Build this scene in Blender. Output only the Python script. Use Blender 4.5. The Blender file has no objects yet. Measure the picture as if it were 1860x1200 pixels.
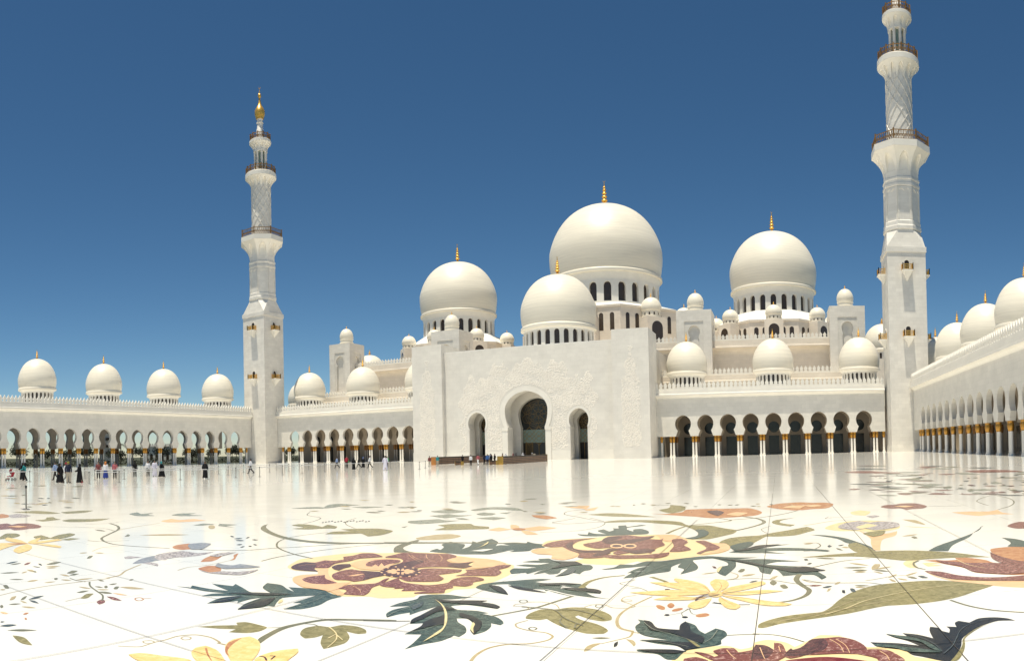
import bpy, bmesh, math, random
from mathutils import Matrix, Vector
random.seed(7)
R = math.radians
PI = math.pi
C = bpy.context.scene.collection
SC = bpy.context.scene

# ------------------------------------------------------------------ camera, sky, sun, exposure
EYE = (0.0, 0.0, 2.1691)
ROLL, PITCH, YAW = -0.0253, 0.0039, (1415.2328 - 930.0) / 1247.2832
F = 1247.2832
cam = bpy.data.cameras.new("camera")
cam_ob = bpy.data.objects.new("camera", cam)
C.objects.link(cam_ob)
cam.type = 'PANO'
cam.panorama_type = 'CENTRAL_CYLINDRICAL'
HALF = 930.0 / F
cam.central_cylindrical_range_u_min = -HALF
cam.central_cylindrical_range_u_max = HALF
cam.central_cylindrical_range_v_min = -(1200.0 - 801.62) / F
cam.central_cylindrical_range_v_max = 801.62 / F
cam.central_cylindrical_radius = 1.0
cam.clip_start, cam.clip_end = 0.1, 6000.0
ca, sa, cb, sb = math.cos(ROLL), math.sin(ROLL), math.cos(PITCH), math.sin(PITCH)
TILT = Matrix(((1, 0, 0), (0, cb, sb), (0, -sb, cb))) @ Matrix(((ca, 0, sa), (0, 1, 0), (-sa, 0, ca)))
basis = TILT.transposed() @ Matrix.Rotation(YAW, 3, 'Z') @ Matrix.Rotation(PI / 2, 3, 'X')
cam_ob.matrix_world = Matrix.Translation(EYE) @ basis.to_4x4()
SC.camera = cam_ob

SUN_EL, SUN_AZ = R(79.3), R(17.0)          # azimuth: from the courtyard side, a little to the left
world = bpy.data.worlds.new("World")
SC.world = world
world.use_nodes = True
nt = world.node_tree
for n in list(nt.nodes):
    nt.nodes.remove(n)
w_out = nt.nodes.new('ShaderNodeOutputWorld')
w_bg = nt.nodes.new('ShaderNodeBackground')
w_sky = nt.nodes.new('ShaderNodeTexSky')
w_sky.sky_type = 'NISHITA'
w_sky.sun_disc = False
w_sky.sun_elevation = SUN_EL
w_sky.sun_rotation = PI + SUN_AZ
w_sky.altitude = 2000
w_sky.air_density = 1.0
w_sky.dust_density = 0.7
w_sky.ozone_density = 1.0
w_bg.inputs['Strength'].default_value = 0.05
w_hs = nt.nodes.new('ShaderNodeHueSaturation')
w_hs.inputs['Hue'].default_value = 0.488
w_hs.inputs['Saturation'].default_value = 1.14
w_hs.inputs['Value'].default_value = 1.05
w_gm = nt.nodes.new('ShaderNodeGamma')
w_gm.inputs['Gamma'].default_value = 1.22
nt.links.new(w_sky.outputs[0], w_hs.inputs['Color'])
nt.links.new(w_hs.outputs[0], w_gm.inputs['Color'])
nt.links.new(w_gm.outputs[0], w_bg.inputs[0])
nt.links.new(w_bg.outputs[0], w_out.inputs[0])

sun = bpy.data.lights.new("sun", 'SUN')
sun.energy = 5.0
sun.angle = R(0.5)
sun.color = (1.0, 0.92, 0.75)
sun_ob = bpy.data.objects.new("sun", sun)
C.objects.link(sun_ob)
sdir = Vector((-math.sin(SUN_AZ) * math.cos(SUN_EL), -math.cos(SUN_AZ) * math.cos(SUN_EL), math.sin(SUN_EL)))
sun_ob.rotation_euler = sdir.to_track_quat('Z', 'Y').to_euler()
sun_ob.location = (0, 0, 150)

SC.view_settings.view_transform = 'Standard'
SC.view_settings.look = 'None'
SC.view_settings.exposure = 0.2
SC.view_settings.gamma = 1.0
SC.render.engine = 'CYCLES'
SC.cycles.max_bounces = 8
SC.cycles.diffuse_bounces = 4
SC.cycles.use_denoising = True

# ------------------------------------------------------------------ materials
def new_mat(name):
    m = bpy.data.materials.new(name)
    m.use_nodes = True
    t = m.node_tree
    b = t.nodes['Principled BSDF']
    return m, t, b

def node(t, kind, **kw):
    n = t.nodes.new(kind)
    for k, v in kw.items():
        setattr(n, k, v)
    return n

def plain(name, col, rough=0.5, metal=0.0, var=0.0, scale=3.0, spec=0.5):
    m, t, b = new_mat(name)
    b.inputs['Roughness'].default_value = rough
    b.inputs['Metallic'].default_value = metal
    b.inputs['Specular IOR Level'].default_value = spec
    if var > 0:
        tc = node(t, 'ShaderNodeTexCoord')
        nz = node(t, 'ShaderNodeTexNoise')
        nz.inputs['Scale'].default_value = scale
        nz.inputs['Detail'].default_value = 5
        rp = node(t, 'ShaderNodeValToRGB')
        rp.color_ramp.elements[0].position = 0.3
        rp.color_ramp.elements[1].position = 0.7
        rp.color_ramp.elements[0].color = tuple(c * (1 - var) for c in col) + (1,)
        rp.color_ramp.elements[1].color = tuple(min(1, c * (1 + var * 0.6)) for c in col) + (1,)
        t.links.new(tc.outputs['Object'], nz.inputs['Vector'])
        t.links.new(nz.outputs[0], rp.inputs[0])
        t.links.new(rp.outputs[0], b.inputs['Base Color'])
    else:
        b.inputs['Base Color'].default_value = tuple(col) + (1,)
    return m

def slab_marble(name, c1, c2, joint, bw, bh, rough=0.45, bump=0.0, offset=0.5):
    """Marble cladding: slabs of slightly different tone with thin joints, laid on world x+y and height."""
    m, t, b = new_mat(name)
    g = node(t, 'ShaderNodeNewGeometry')
    sep = node(t, 'ShaderNodeSeparateXYZ')
    add = node(t, 'ShaderNodeMath', operation='ADD')
    com = node(t, 'ShaderNodeCombineXYZ')
    br = node(t, 'ShaderNodeTexBrick')
    br.offset = offset
    br.inputs['Scale'].default_value = 1.0
    br.inputs['Brick Width'].default_value = bw
    br.inputs['Row Height'].default_value = bh
    br.inputs['Mortar Size'].default_value = 0.012
    br.inputs['Mortar Smooth'].default_value = 0.3
    br.inputs['Bias'].default_value = 0.2
    br.inputs['Color1'].default_value = tuple(c1) + (1,)
    br.inputs['Color2'].default_value = tuple(c2) + (1,)
    br.inputs['Mortar'].default_value = tuple(joint) + (1,)
    nz = node(t, 'ShaderNodeTexNoise')
    nz.inputs['Scale'].default_value = 0.35
    nz.inputs['Detail'].default_value = 8
    nz.inputs['Roughness'].default_value = 0.65
    mp = node(t, 'ShaderNodeMapRange')
    mp.inputs[1].default_value, mp.inputs[2].default_value = 0.3, 0.7
    mp.inputs[3].default_value, mp.inputs[4].default_value = 0.9, 1.04
    mul = node(t, 'ShaderNodeMix', data_type='RGBA', blend_type='MULTIPLY')
    mul.inputs[0].default_value = 1.0
    L = t.links.new
    L(g.outputs['Position'], sep.inputs[0])
    L(sep.outputs[0], add.inputs[0]); L(sep.outputs[1], add.inputs[1])
    L(add.outputs[0], com.inputs[0]); L(sep.outputs[2], com.inputs[1])
    L(com.outputs[0], br.inputs['Vector'])
    L(g.outputs['Position'], nz.inputs['Vector'])
    L(nz.outputs[0], mp.inputs[0])
    L(br.outputs['Color'], mul.inputs[6]); L(mp.outputs[0], mul.inputs[7])
    L(mul.outputs[2], b.inputs['Base Color'])
    b.inputs['Roughness'].default_value = rough
    if bump:
        bp = node(t, 'ShaderNodeBump')
        bp.inputs['Strength'].default_value = bump
        bp.inputs['Distance'].default_value = 0.05
        n2 = node(t, 'ShaderNodeTexNoise')
        n2.inputs['Scale'].default_value = 2.2
        n2.inputs['Detail'].default_value = 6
        L(g.outputs['Position'], n2.inputs['Vector'])
        L(n2.outputs[0], bp.inputs['Height'])
        L(bp.outputs[0], b.inputs['Normal'])
    return m

def dome_marble(name, col):
    m, t, b = new_mat(name)
    L = t.links.new
    g = node(t, 'ShaderNodeNewGeometry')
    mp = node(t, 'ShaderNodeMapping')
    mp.inputs['Scale'].default_value = (0.12, 0.12, 2.2)
    nz = node(t, 'ShaderNodeTexNoise')
    nz.inputs['Scale'].default_value = 1.0
    nz.inputs['Detail'].default_value = 7
    nz.inputs['Roughness'].default_value = 0.7
    rp = node(t, 'ShaderNodeMapRange')
    rp.inputs[1].default_value, rp.inputs[2].default_value = 0.3, 0.7
    rp.inputs[3].default_value, rp.inputs[4].default_value = 0.91, 1.05
    mul = node(t, 'ShaderNodeMix', data_type='RGBA', blend_type='MULTIPLY')
    mul.inputs[0].default_value = 1.0
    mul.inputs[6].default_value = tuple(col) + (1,)
    L(g.outputs['Position'], mp.inputs[0]); L(mp.outputs[0], nz.inputs['Vector'])
    L(nz.outputs[0], rp.inputs[0]); L(rp.outputs[0], mul.inputs[7])
    sp = node(t, 'ShaderNodeSeparateXYZ')
    wv = node(t, 'ShaderNodeMath', operation='FRACT')
    sc_ = node(t, 'ShaderNodeMath', operation='MULTIPLY')
    sc_.inputs[1].default_value = 1.15
    gt = node(t, 'ShaderNodeMath', operation='GREATER_THAN')
    gt.inputs[1].default_value = 0.93
    jm_ = node(t, 'ShaderNodeMix', data_type='RGBA', blend_type='MIX')
    jm_.inputs[7].default_value = tuple(c * 0.88 for c in col) + (1,)
    L(g.outputs['Position'], sp.inputs[0]); L(sp.outputs[2], sc_.inputs[0]); L(sc_.outputs[0], wv.inputs[0]); L(wv.outputs[0], gt.inputs[0])
    L(gt.outputs[0], jm_.inputs[0]); L(mul.outputs[2], jm_.inputs[6])
    L(jm_.outputs[2], b.inputs['Base Color'])
    b.inputs['Roughness'].default_value = 0.42
    return m

def floor_marble():
    m, t, b = new_mat('floor_marble')
    L = t.links.new
    g = node(t, 'ShaderNodeNewGeometry')
    # large panels with thin dark joints, parallel to the facade
    br = node(t, 'ShaderNodeTexBrick')
    br.offset = 0.0
    br.inputs['Scale'].default_value = 1.0
    br.inputs['Brick Width'].default_value = 2.1
    br.inputs['Row Height'].default_value = 2.1
    br.inputs['Mortar Size'].default_value = 0.004
    br.inputs['Mortar Smooth'].default_value = 0.0
    br.inputs['Color1'].default_value = (0.87, 0.85, 0.79, 1)
    br.inputs['Color2'].default_value = (0.84, 0.82, 0.76, 1)
    br.inputs['Mortar'].default_value = (0.25, 0.21, 0.16, 1)
    mpb = node(t, 'ShaderNodeMapping')
    mpb.inputs['Location'].default_value = (0.33 + 2.1 * 30, -0.82 + 2.1 * 30, 0)
    nz = node(t, 'ShaderNodeTexNoise')
    nz.inputs['Scale'].default_value = 0.5
    nz.inputs['Detail'].default_value = 7
    mr = node(t, 'ShaderNodeMapRange')
    mr.inputs[1].default_value, mr.inputs[2].default_value = 0.3, 0.7
    mr.inputs[3].default_value, mr.inputs[4].default_value = 0.95, 1.02
    mul = node(t, 'ShaderNodeMix', data_type='RGBA', blend_type='MULTIPLY')
    mul.inputs[0].default_value = 1.0
    L(g.outputs['Position'], mpb.inputs[0]); L(mpb.outputs[0], br.inputs['Vector'])
    L(g.outputs['Position'], nz.inputs['Vector'])
    L(nz.outputs[0], mr.inputs[0])
    L(br.outputs['Color'], mul.inputs[6]); L(mr.outputs[0], mul.inputs[7])
    L(mul.outputs[2], b.inputs['Base Color'])
    # slightly uneven polish
    n2 = node(t, 'ShaderNodeTexNoise')
    n2.inputs['Scale'].default_value = 0.9
    n2.inputs['Detail'].default_value = 3
    bp = node(t, 'ShaderNodeBump')
    bp.inputs['Strength'].default_value = 0.05
    bp.inputs['Distance'].default_value = 0.02
    L(g.outputs['Position'], n2.inputs['Vector']); L(n2.outputs[0], bp.inputs['Height'])
    L(bp.outputs[0], b.inputs['Normal'])
    b.inputs['Roughness'].default_value = 0.095
    b.inputs['Specular IOR Level'].default_value = 0.5
    return m

M = {}
M['wall'] = slab_marble('wall_marble', (0.78, 0.745, 0.675), (0.72, 0.69, 0.625), (0.62, 0.59, 0.53), 1.6, 0.8, 0.45)
M['portal'] = slab_marble('portal_marble', (0.795, 0.76, 0.69), (0.755, 0.72, 0.655), (0.66, 0.63, 0.57), 1.8, 0.9, 0.5)
M['relief'] = plain('relief_marble', (0.84, 0.79, 0.71), 0.55, var=0.06, scale=0.4)
M['tower'] = slab_marble('minaret_marble', (0.84, 0.805, 0.735), (0.76, 0.725, 0.66), (0.67, 0.64, 0.57), 1.4, 0.75, 0.45)
M['trim'] = plain('trim_marble', (0.82, 0.785, 0.71), 0.45, var=0.05, scale=0.6)
M['hall'] = slab_marble('bounce_tinted_hall_stone', (0.82, 0.745, 0.64), (0.78, 0.705, 0.60), (0.66, 0.6, 0.52), 1.6, 0.8, 0.6)  # peach cast of warm bounced light put into the wall colour
M['dome'] = dome_marble('dome_marble', (0.83, 0.775, 0.655))
M['roof'] = plain('roof_paint', (0.8, 0.78, 0.73), 0.6, var=0.05, scale=0.3)
M['inside'] = plain('shade_toned_inner_stone', (0.40, 0.33, 0.25), 0.6, var=0.1, scale=0.5)  # darkened beige: shade of the arcade interior put into the colour
M['pier'] = plain('shade_toned_pier', (0.42, 0.38, 0.33), 0.5, var=0.1, scale=1.0)  # darkened so that the shade under the arcade sits in the colour
M['gold'] = plain('gold_leaf', (0.80, 0.47, 0.10), 0.36, 0.6, var=0.25, scale=6.0)
M['capital'] = plain('shade_toned_capital_gold', (0.52, 0.27, 0.05), 0.42, 0.7, var=0.35, scale=9.0)  # lower gold than the finials: shade on the capitals painted into the colour
M['tracery'] = plain('tracery_gold', (0.30, 0.19, 0.06), 0.5, 0.4)
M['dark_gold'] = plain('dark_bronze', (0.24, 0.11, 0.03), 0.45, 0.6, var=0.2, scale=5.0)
M['rail'] = plain('bronze_rail', (0.34, 0.19, 0.07), 0.45, 0.6, var=0.3, scale=2.0)
M['glass'] = plain('dark_glass', (0.020, 0.024, 0.024), 0.15, var=0.4, scale=0.8)
M['drum_glass'] = plain('drum_glass', (0.05, 0.035, 0.025), 0.2)
M['teal_glass'] = plain('teal_glass', (0.24, 0.33, 0.29), 0.2, var=0.1, scale=2)
M['door'] = plain('black_door', (0.015, 0.012, 0.010), 0.3)
M['floor'] = floor_marble()

# ------------------------------------------------------------------ mesh helpers
class MB:
    def __init__(s):
        s.v, s.f, s.m = [], [], []
    def add(s, vs, fs, mi=0):
        o = len(s.v)
        s.v += [tuple(p) for p in vs]
        for f in fs:
            s.f.append([i + o for i in f])
            s.m.append(mi)
    def box(s, x0, x1, y0, y1, z0, z1, mi=0):
        vs = [(x0, y0, z0), (x1, y0, z0), (x1, y1, z0), (x0, y1, z0), (x0, y0, z1), (x1, y0, z1), (x1, y1, z1), (x0, y1, z1)]
        s.add(vs, [(0, 3, 2, 1), (4, 5, 6, 7), (0, 1, 5, 4), (1, 2, 6, 5), (2, 3, 7, 6), (3, 0, 4, 7)], mi)
    def plate(s, poly, y0, y1, mi=0, T=None):
        """poly of (x, z) pushed from y0 to y1"""
        n = len(poly)
        vs = [(x, y0, z) for x, z in poly] + [(x, y1, z) for x, z in poly]
        if T:
            vs = [tuple(T @ Vector(p)) for p in vs]
        fs = [list(range(n)), list(range(2 * n - 1, n - 1, -1))]
        fs += [(i, i + n, (i + 1) % n + n, (i + 1) % n) for i in range(n)]
        s.add(vs, fs, mi)
    def prism(s, poly, z0, z1, mi=0):
        n = len(poly)
        vs = [(x, y, z0) for x, y in poly] + [(x, y, z1) for x, y in poly]
        s.add(vs, [list(range(n - 1, -1, -1)), list(range(n, 2 * n))] + [(i, (i + 1) % n, (i + 1) % n + n, i + n) for i in range(n)], mi)
    def lathe(s, prof, n=32, c=(0, 0), mi=0, rot=0.0, sq=None):
        """prof of (r, z) bottom to top"""
        k = len(prof)
        vs, fs = [], []
        for (r, z) in prof:
            for i in range(n):
                a = rot + 2 * PI * i / n
                vs.append((c[0] + r * math.cos(a), c[1] + r * math.sin(a), z))
        for j in range(k - 1):
            for i in range(n):
                i2 = (i + 1) % n
                fs.append((j * n + i, j * n + i2, (j + 1) * n + i2, (j + 1) * n + i))
        if prof[0][0] > 1e-4:
            fs.append(list(range(n - 1, -1, -1)))
        if prof[-1][0] > 1e-4:
            fs.append([(k - 1) * n + i for i in range(n)])
        s.add(vs, fs, mi)
    def tube(s, pts, r, n=6, mi=0, r1=None):
        pts = [Vector(p) for p in pts]
        k = len(pts)
        vs, fs = [], []
        for j, p in enumerate(pts):
            d = (pts[min(j + 1, k - 1)] - pts[max(j - 1, 0)]).normalized()
            u = d.orthogonal().normalized() if j == 0 else (u - d * u.dot(d)).normalized()
            w = d.cross(u)
            rr = r if r1 is None else r + (r1 - r) * j / (k - 1)
            for i in range(n):
                a = 2 * PI * i / n
                vs.append(p + (u * math.cos(a) + w * math.sin(a)) * rr)
        for j in range(k - 1):
            for i in range(n):
                fs.append((j * n + i, j * n + (i + 1) % n, (j + 1) * n + (i + 1) % n, (j + 1) * n + i))
        fs += [list(range(n - 1, -1, -1)), [(k - 1) * n + i for i in range(n)]]
        s.add(vs, fs, mi)
    def ring_windows(s, r, t, z0, z1, zs, zt, n, frac, rot=0.0, mi=0, seg=8):
        """a round wall from z0 to z1 with n arched openings from zs to zt, wall thickness t"""
        da = 2 * PI / n
        def P(a, rr, z):
            return (rr * math.cos(a), rr * math.sin(a), z)
        def quad(a0, a1, zl0, zl1, zh):
            s.add([P(a0, r, zl0), P(a1, r, zl1), P(a1, r, zh), P(a0, r, zh)], [(0, 1, 2, 3)], mi)
        ww = r * da * frac / 2
        for k in range(n):
            c = rot + da * k
            h = da * frac / 2
            quad(c + h, c + da / 2, z0, z0, z1); quad(c + da / 2, c + da - h, z0, z0, z1)
            if zs > z0:
                s.add([P(c - h, r, z0), P(c + h, r, z0), P(c + h, r, zs), P(c - h, r, zs)], [(0, 1, 2, 3)], mi)
                s.add([P(c - h, r, zs), P(c + h, r, zs), P(c + h, r - t, zs), P(c - h, r - t, zs)], [(0, 1, 2, 3)], mi)
            top = []
            for i in range(seg + 1):
                u = -1 + 2 * i / seg
                top.append((c + h * u, zt - ww * (1 - math.sqrt(max(0, 1 - u * u)))))
            for (a0, h0), (a1, h1) in zip(top, top[1:]):
                quad(a0, a1, h0, h1, z1)
                s.add([P(a0, r, h0), P(a1, r, h1), P(a1, r - t, h1), P(a0, r - t, h0)], [(3, 2, 1, 0)], mi)
            for sg in (-1, 1):
                a = c + sg * h
                zz = top[0][1]
                s.add([P(a, r, zs), P(a, r - t, zs), P(a, r - t, zz), P(a, r, zz)], [(0, 1, 2, 3)], mi)
    def build(s, name, mats, parent=None, loc=(0, 0, 0), rotz=0.0, smooth=False, fix=True):
        me = bpy.data.meshes.new(name)
        me.from_pydata(s.v, [], s.f)
        if not isinstance(mats, (list, tuple)):
            mats = [mats]
        for m in mats:
            me.materials.append(m)
        me.polygons.foreach_set('material_index', s.m)
        if fix:
            bm = bmesh.new(); bm.from_mesh(me)
            bmesh.ops.recalc_face_normals(bm, faces=bm.faces)
            bm.to_mesh(me); bm.free()
        if smooth:
            me.polygons.foreach_set('use_smooth', [True] * len(me.polygons))
            me.set_sharp_from_angle(angle=R(38))
        me.update()
        o = bpy.data.objects.new(name, me)
        C.objects.link(o)
        o.location = loc
        o.rotation_euler = (0, 0, rotz)
        if parent:
            o.parent = parent
        return o

def tag(o, label=None, cat=None, group=None, kind=None):
    if label: o['label'] = label
    if cat: o['category'] = cat
    if group: o['group'] = group
    if kind: o['kind'] = kind
    return o

def thing(name, label, cat, loc=(0, 0, 0), rotz=0.0, group=None):
    o = bpy.data.objects.new(name, None)
    C.objects.link(o)
    o.location = loc
    o.rotation_euler = (0, 0, rotz)
    o.empty_display_size = 0.5
    return tag(o, label, cat, group)

def clone(o, parent=None, loc=None):
    c = o.copy()
    C.objects.link(c)
    if parent: c.parent = parent
    if loc: c.location = loc
    return c

def clone_tree(o, parent=None, loc=None, rotz=None):
    c = clone(o, parent, loc)
    if rotz is not None: c.rotation_euler = (0, 0, rotz)
    for ch in list(o.children):
        clone_tree(ch, c)
    return c

def arc_pts(hw, zc, zn, neck, ztop, n=14):
    """horseshoe arch outline, left neck over the crown to the right neck: half width hw at height zc, neck half width at zn"""
    a0 = -math.acos(neck / hw)
    rz_low = (zc - zn) / math.sin(-a0)
    out = []
    for i in range(2 * n + 1):
        a = PI - a0 + (a0 - (PI - a0)) * i / (2 * n)
        c_, s_ = math.cos(a), math.sin(a)
        if s_ < 0:
            z = zc + rz_low * s_
            x = hw * c_
        else:
            z = zc + (ztop - zc) * (s_ * 0.92 + 0.08 * (1 - abs(c_)))
            x = hw * c_
        out.append((x, z))
    return out

def arch_plate(mb, x0, x1, zb, z1, xc, jamb, zj, hw, zc, zn, neck, ztop, y0, y1, mi=0, T=None):
    """wall bay with a horseshoe opening that is open at the bottom"""
    pts = [(x0, zb), (xc - jamb, zb)]
    pts += [(xc - jamb, zj)] if zj > zb + 0.01 else []
    pts += [(xc + x, z) for x, z in arc_pts(hw, zc, zn, neck, ztop)]
    pts += [(xc + jamb, zj)] if zj > zb + 0.01 else []
    pts += [(xc + jamb, zb), (x1, zb), (x1, z1), (x0, z1)]
    mb.plate(pts, y0, y1, mi, T)

def merlons(mb, x0, x1, y0, y1, z, h, pitch, mi=0, T=None):
    n = max(1, round((x1 - x0) / pitch))
    p = (x1 - x0) / n
    shape = [(-0.5, 0), (-0.5, 0.20), (-0.38, 0.26), (-0.27, 0.36), (-0.36, 0.46), (-0.42, 0.58), (-0.30, 0.72), (-0.12, 0.84), (0, 1.0),
             (0.12, 0.84), (0.30, 0.72), (0.42, 0.58), (0.36, 0.46), (0.27, 0.36), (0.38, 0.26), (0.5, 0.20), (0.5, 0)]
    for k in range(n):
        c = x0 + p * (k + 0.5)
        mb.plate([(c + a * p, z + b * h) for a, b in shape], y0, y1, mi, T)

# ------------------------------------------------------------------ domes
def dome_profile(rim, Rw, zr, zw, zt, n=22, point=0.10):
    prof = []
    a0 = -math.acos(min(1, rim / Rw))
    zl = (zw - zr) / max(1e-3, math.sin(-a0))
    for i in range(n + 1):
        a = a0 + (PI / 2 - a0) * i / n
        s_, c_ = math.sin(a), math.cos(a)
        z = zw + (zl * s_ if s_ < 0 else (zt - zw) * s_)
        r = Rw * c_
        if s_ > 0:
            r *= 1 - point * 0.35 * math.sin(PI * s_) 
        prof.append((max(r, 0.0), z))
    return prof

def finial_profile(r, z0, z1):
    h = z1 - z0
    pr = [(r * 1.0, 0), (r * 0.98, 0.02), (r * 0.55, 0.05), (r * 0.28, 0.11), (r * 0.2, 0.16)]
    for k, (zc, rr) in enumerate(((0.24, 0.52), (0.38, 0.46), (0.51, 0.40), (0.63, 0.33), (0.73, 0.25))):
        hh = 0.055 - 0.004 * k
        for a in (-60, -25, 0, 25, 60):
            pr.append((r * rr * math.cos(R(a)), zc + hh * math.sin(R(a)) / 0.87))
        pr.append((r * 0.10, zc + hh + 0.004))
    pr += [(r * 0.07, 0.86), (r * 0.05, 0.93), (0.0, 0.94)]
    return [(a, z0 + b * h) for a, b in pr]

def crescent(mb, r, zc, w):
    # the horned moon on the finial tip, standing upright
    n = 14
    for i in range(n):
        a0, a1 = [R(120 - 300 * (i + d) / n) for d in (0, 1)]
        a0, a1 = [R(-90 - 140 + 280 * (i + d) / n) for d in (0, 1)]
        t0, t1 = [w * max(0.1, math.sin(PI * (i + d) / n)) for d in (0, 1)]
        vs = []
        for a, t in ((a0, t0), (a1, t1)):
            for rr, yy in ((r - t, -w / 3), (r, -w / 3), (r, w / 3), (r - t, w / 3)):
                vs.append((rr * math.cos(a), yy, zc + rr * math.sin(a)))
        mb.add(vs, [(0, 1, 5, 4), (1, 2, 6, 5), (2, 3, 7, 6), (3, 0, 4, 7), (0, 3, 2, 1), (4, 5, 6, 7)])

def dome_part(root, loc, Rw, rim, zb, zr0, zr1, zw, zt, ztip, n_win, zs, zwt, drum_r, seg=56, name='dome', frac=0.52, lip=0.0, fin_r=None):
    """dome (part) > drum, finial (sub-parts); loc in the root's space"""
    d = MB()
    pr = [(rim * 0.985, zr0), (rim + lip, zr0 + (zr1 - zr0) * 0.12), (rim + lip, zr0 + (zr1 - zr0) * 0.72), (rim, zr1)]
    pr += dome_profile(rim * 0.985, Rw, zr1, zw, zt)
    d.lathe(pr, seg)
    dome = d.build(name, M['dome'], root, loc, smooth=True)
    m = MB()
    h = zr0 - zwt
    m.ring_windows(drum_r, Rw * 0.05, zb, zwt + h * 0.25, zs, zwt, n_win, frac, rot=-PI / 2)
    zf = zwt + h * 0.25
    m.lathe([(drum_r, zf), (drum_r + (rim - drum_r) * 0.12, zf + (zr0 - zf) * 0.35), (drum_r + (rim - drum_r) * 0.5, zf + (zr0 - zf) * 0.75), (rim * 0.985, zr0 - 0.01)], seg)
    m.lathe([(drum_r - Rw * 0.05, zb), (drum_r - Rw * 0.05, zf)], seg, mi=1)
    m.build('drum', [M['trim'], M['drum_glass']], dome, smooth=True)
    f = MB()
    fr = fin_r or Rw * 0.17
    f.lathe(finial_profile(fr, zt - Rw * 0.012, ztip), 16)
    crescent(f, fr * 0.2, zt + (ztip - zt) * 0.97, fr * 0.07)
    f.build('finial', M['gold'], dome, smooth=True)
    return dome

# ------------------------------------------------------------------ arcades
HK, HW = 4.35, 13.0                      # top of the capitals, underside of the cornice
ARCH = dict(jamb=1.60, zj=HK, hw=1.72, zc=7.05, zn=5.55, neck=1.18, ztop=8.85)
_col = {}

def column_mesh(parent, loc):
    if not _col:
        m = MB()
        m.lathe([(0.34, 0.0), (0.34, 0.14), (0.28, 0.16), (0.28, 0.30), (0.235, 0.34), (0.215, 0.42), (0.205, HK - 1.35), (0.20, HK - 1.28)], 10)
        c = m.build('column', M['column'], parent, loc, smooth=True)
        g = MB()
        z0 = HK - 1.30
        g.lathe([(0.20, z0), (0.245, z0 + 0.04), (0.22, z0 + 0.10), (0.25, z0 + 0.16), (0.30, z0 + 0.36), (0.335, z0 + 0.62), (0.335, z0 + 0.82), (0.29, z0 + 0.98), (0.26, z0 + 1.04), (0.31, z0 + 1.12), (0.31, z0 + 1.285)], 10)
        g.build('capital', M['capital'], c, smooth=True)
        _col['c'] = c
        return c
    return clone_tree(_col['c'], parent, loc)

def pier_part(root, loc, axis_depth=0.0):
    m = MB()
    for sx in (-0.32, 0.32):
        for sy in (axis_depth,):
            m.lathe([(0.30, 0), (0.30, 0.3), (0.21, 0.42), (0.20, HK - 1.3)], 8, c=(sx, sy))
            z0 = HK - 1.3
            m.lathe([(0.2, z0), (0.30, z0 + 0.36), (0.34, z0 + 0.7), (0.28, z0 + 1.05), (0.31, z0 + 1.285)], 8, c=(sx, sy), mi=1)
    return m.build('inner_column', [M['pier'], M['dark_gold']], root, loc, smooth=True)

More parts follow.
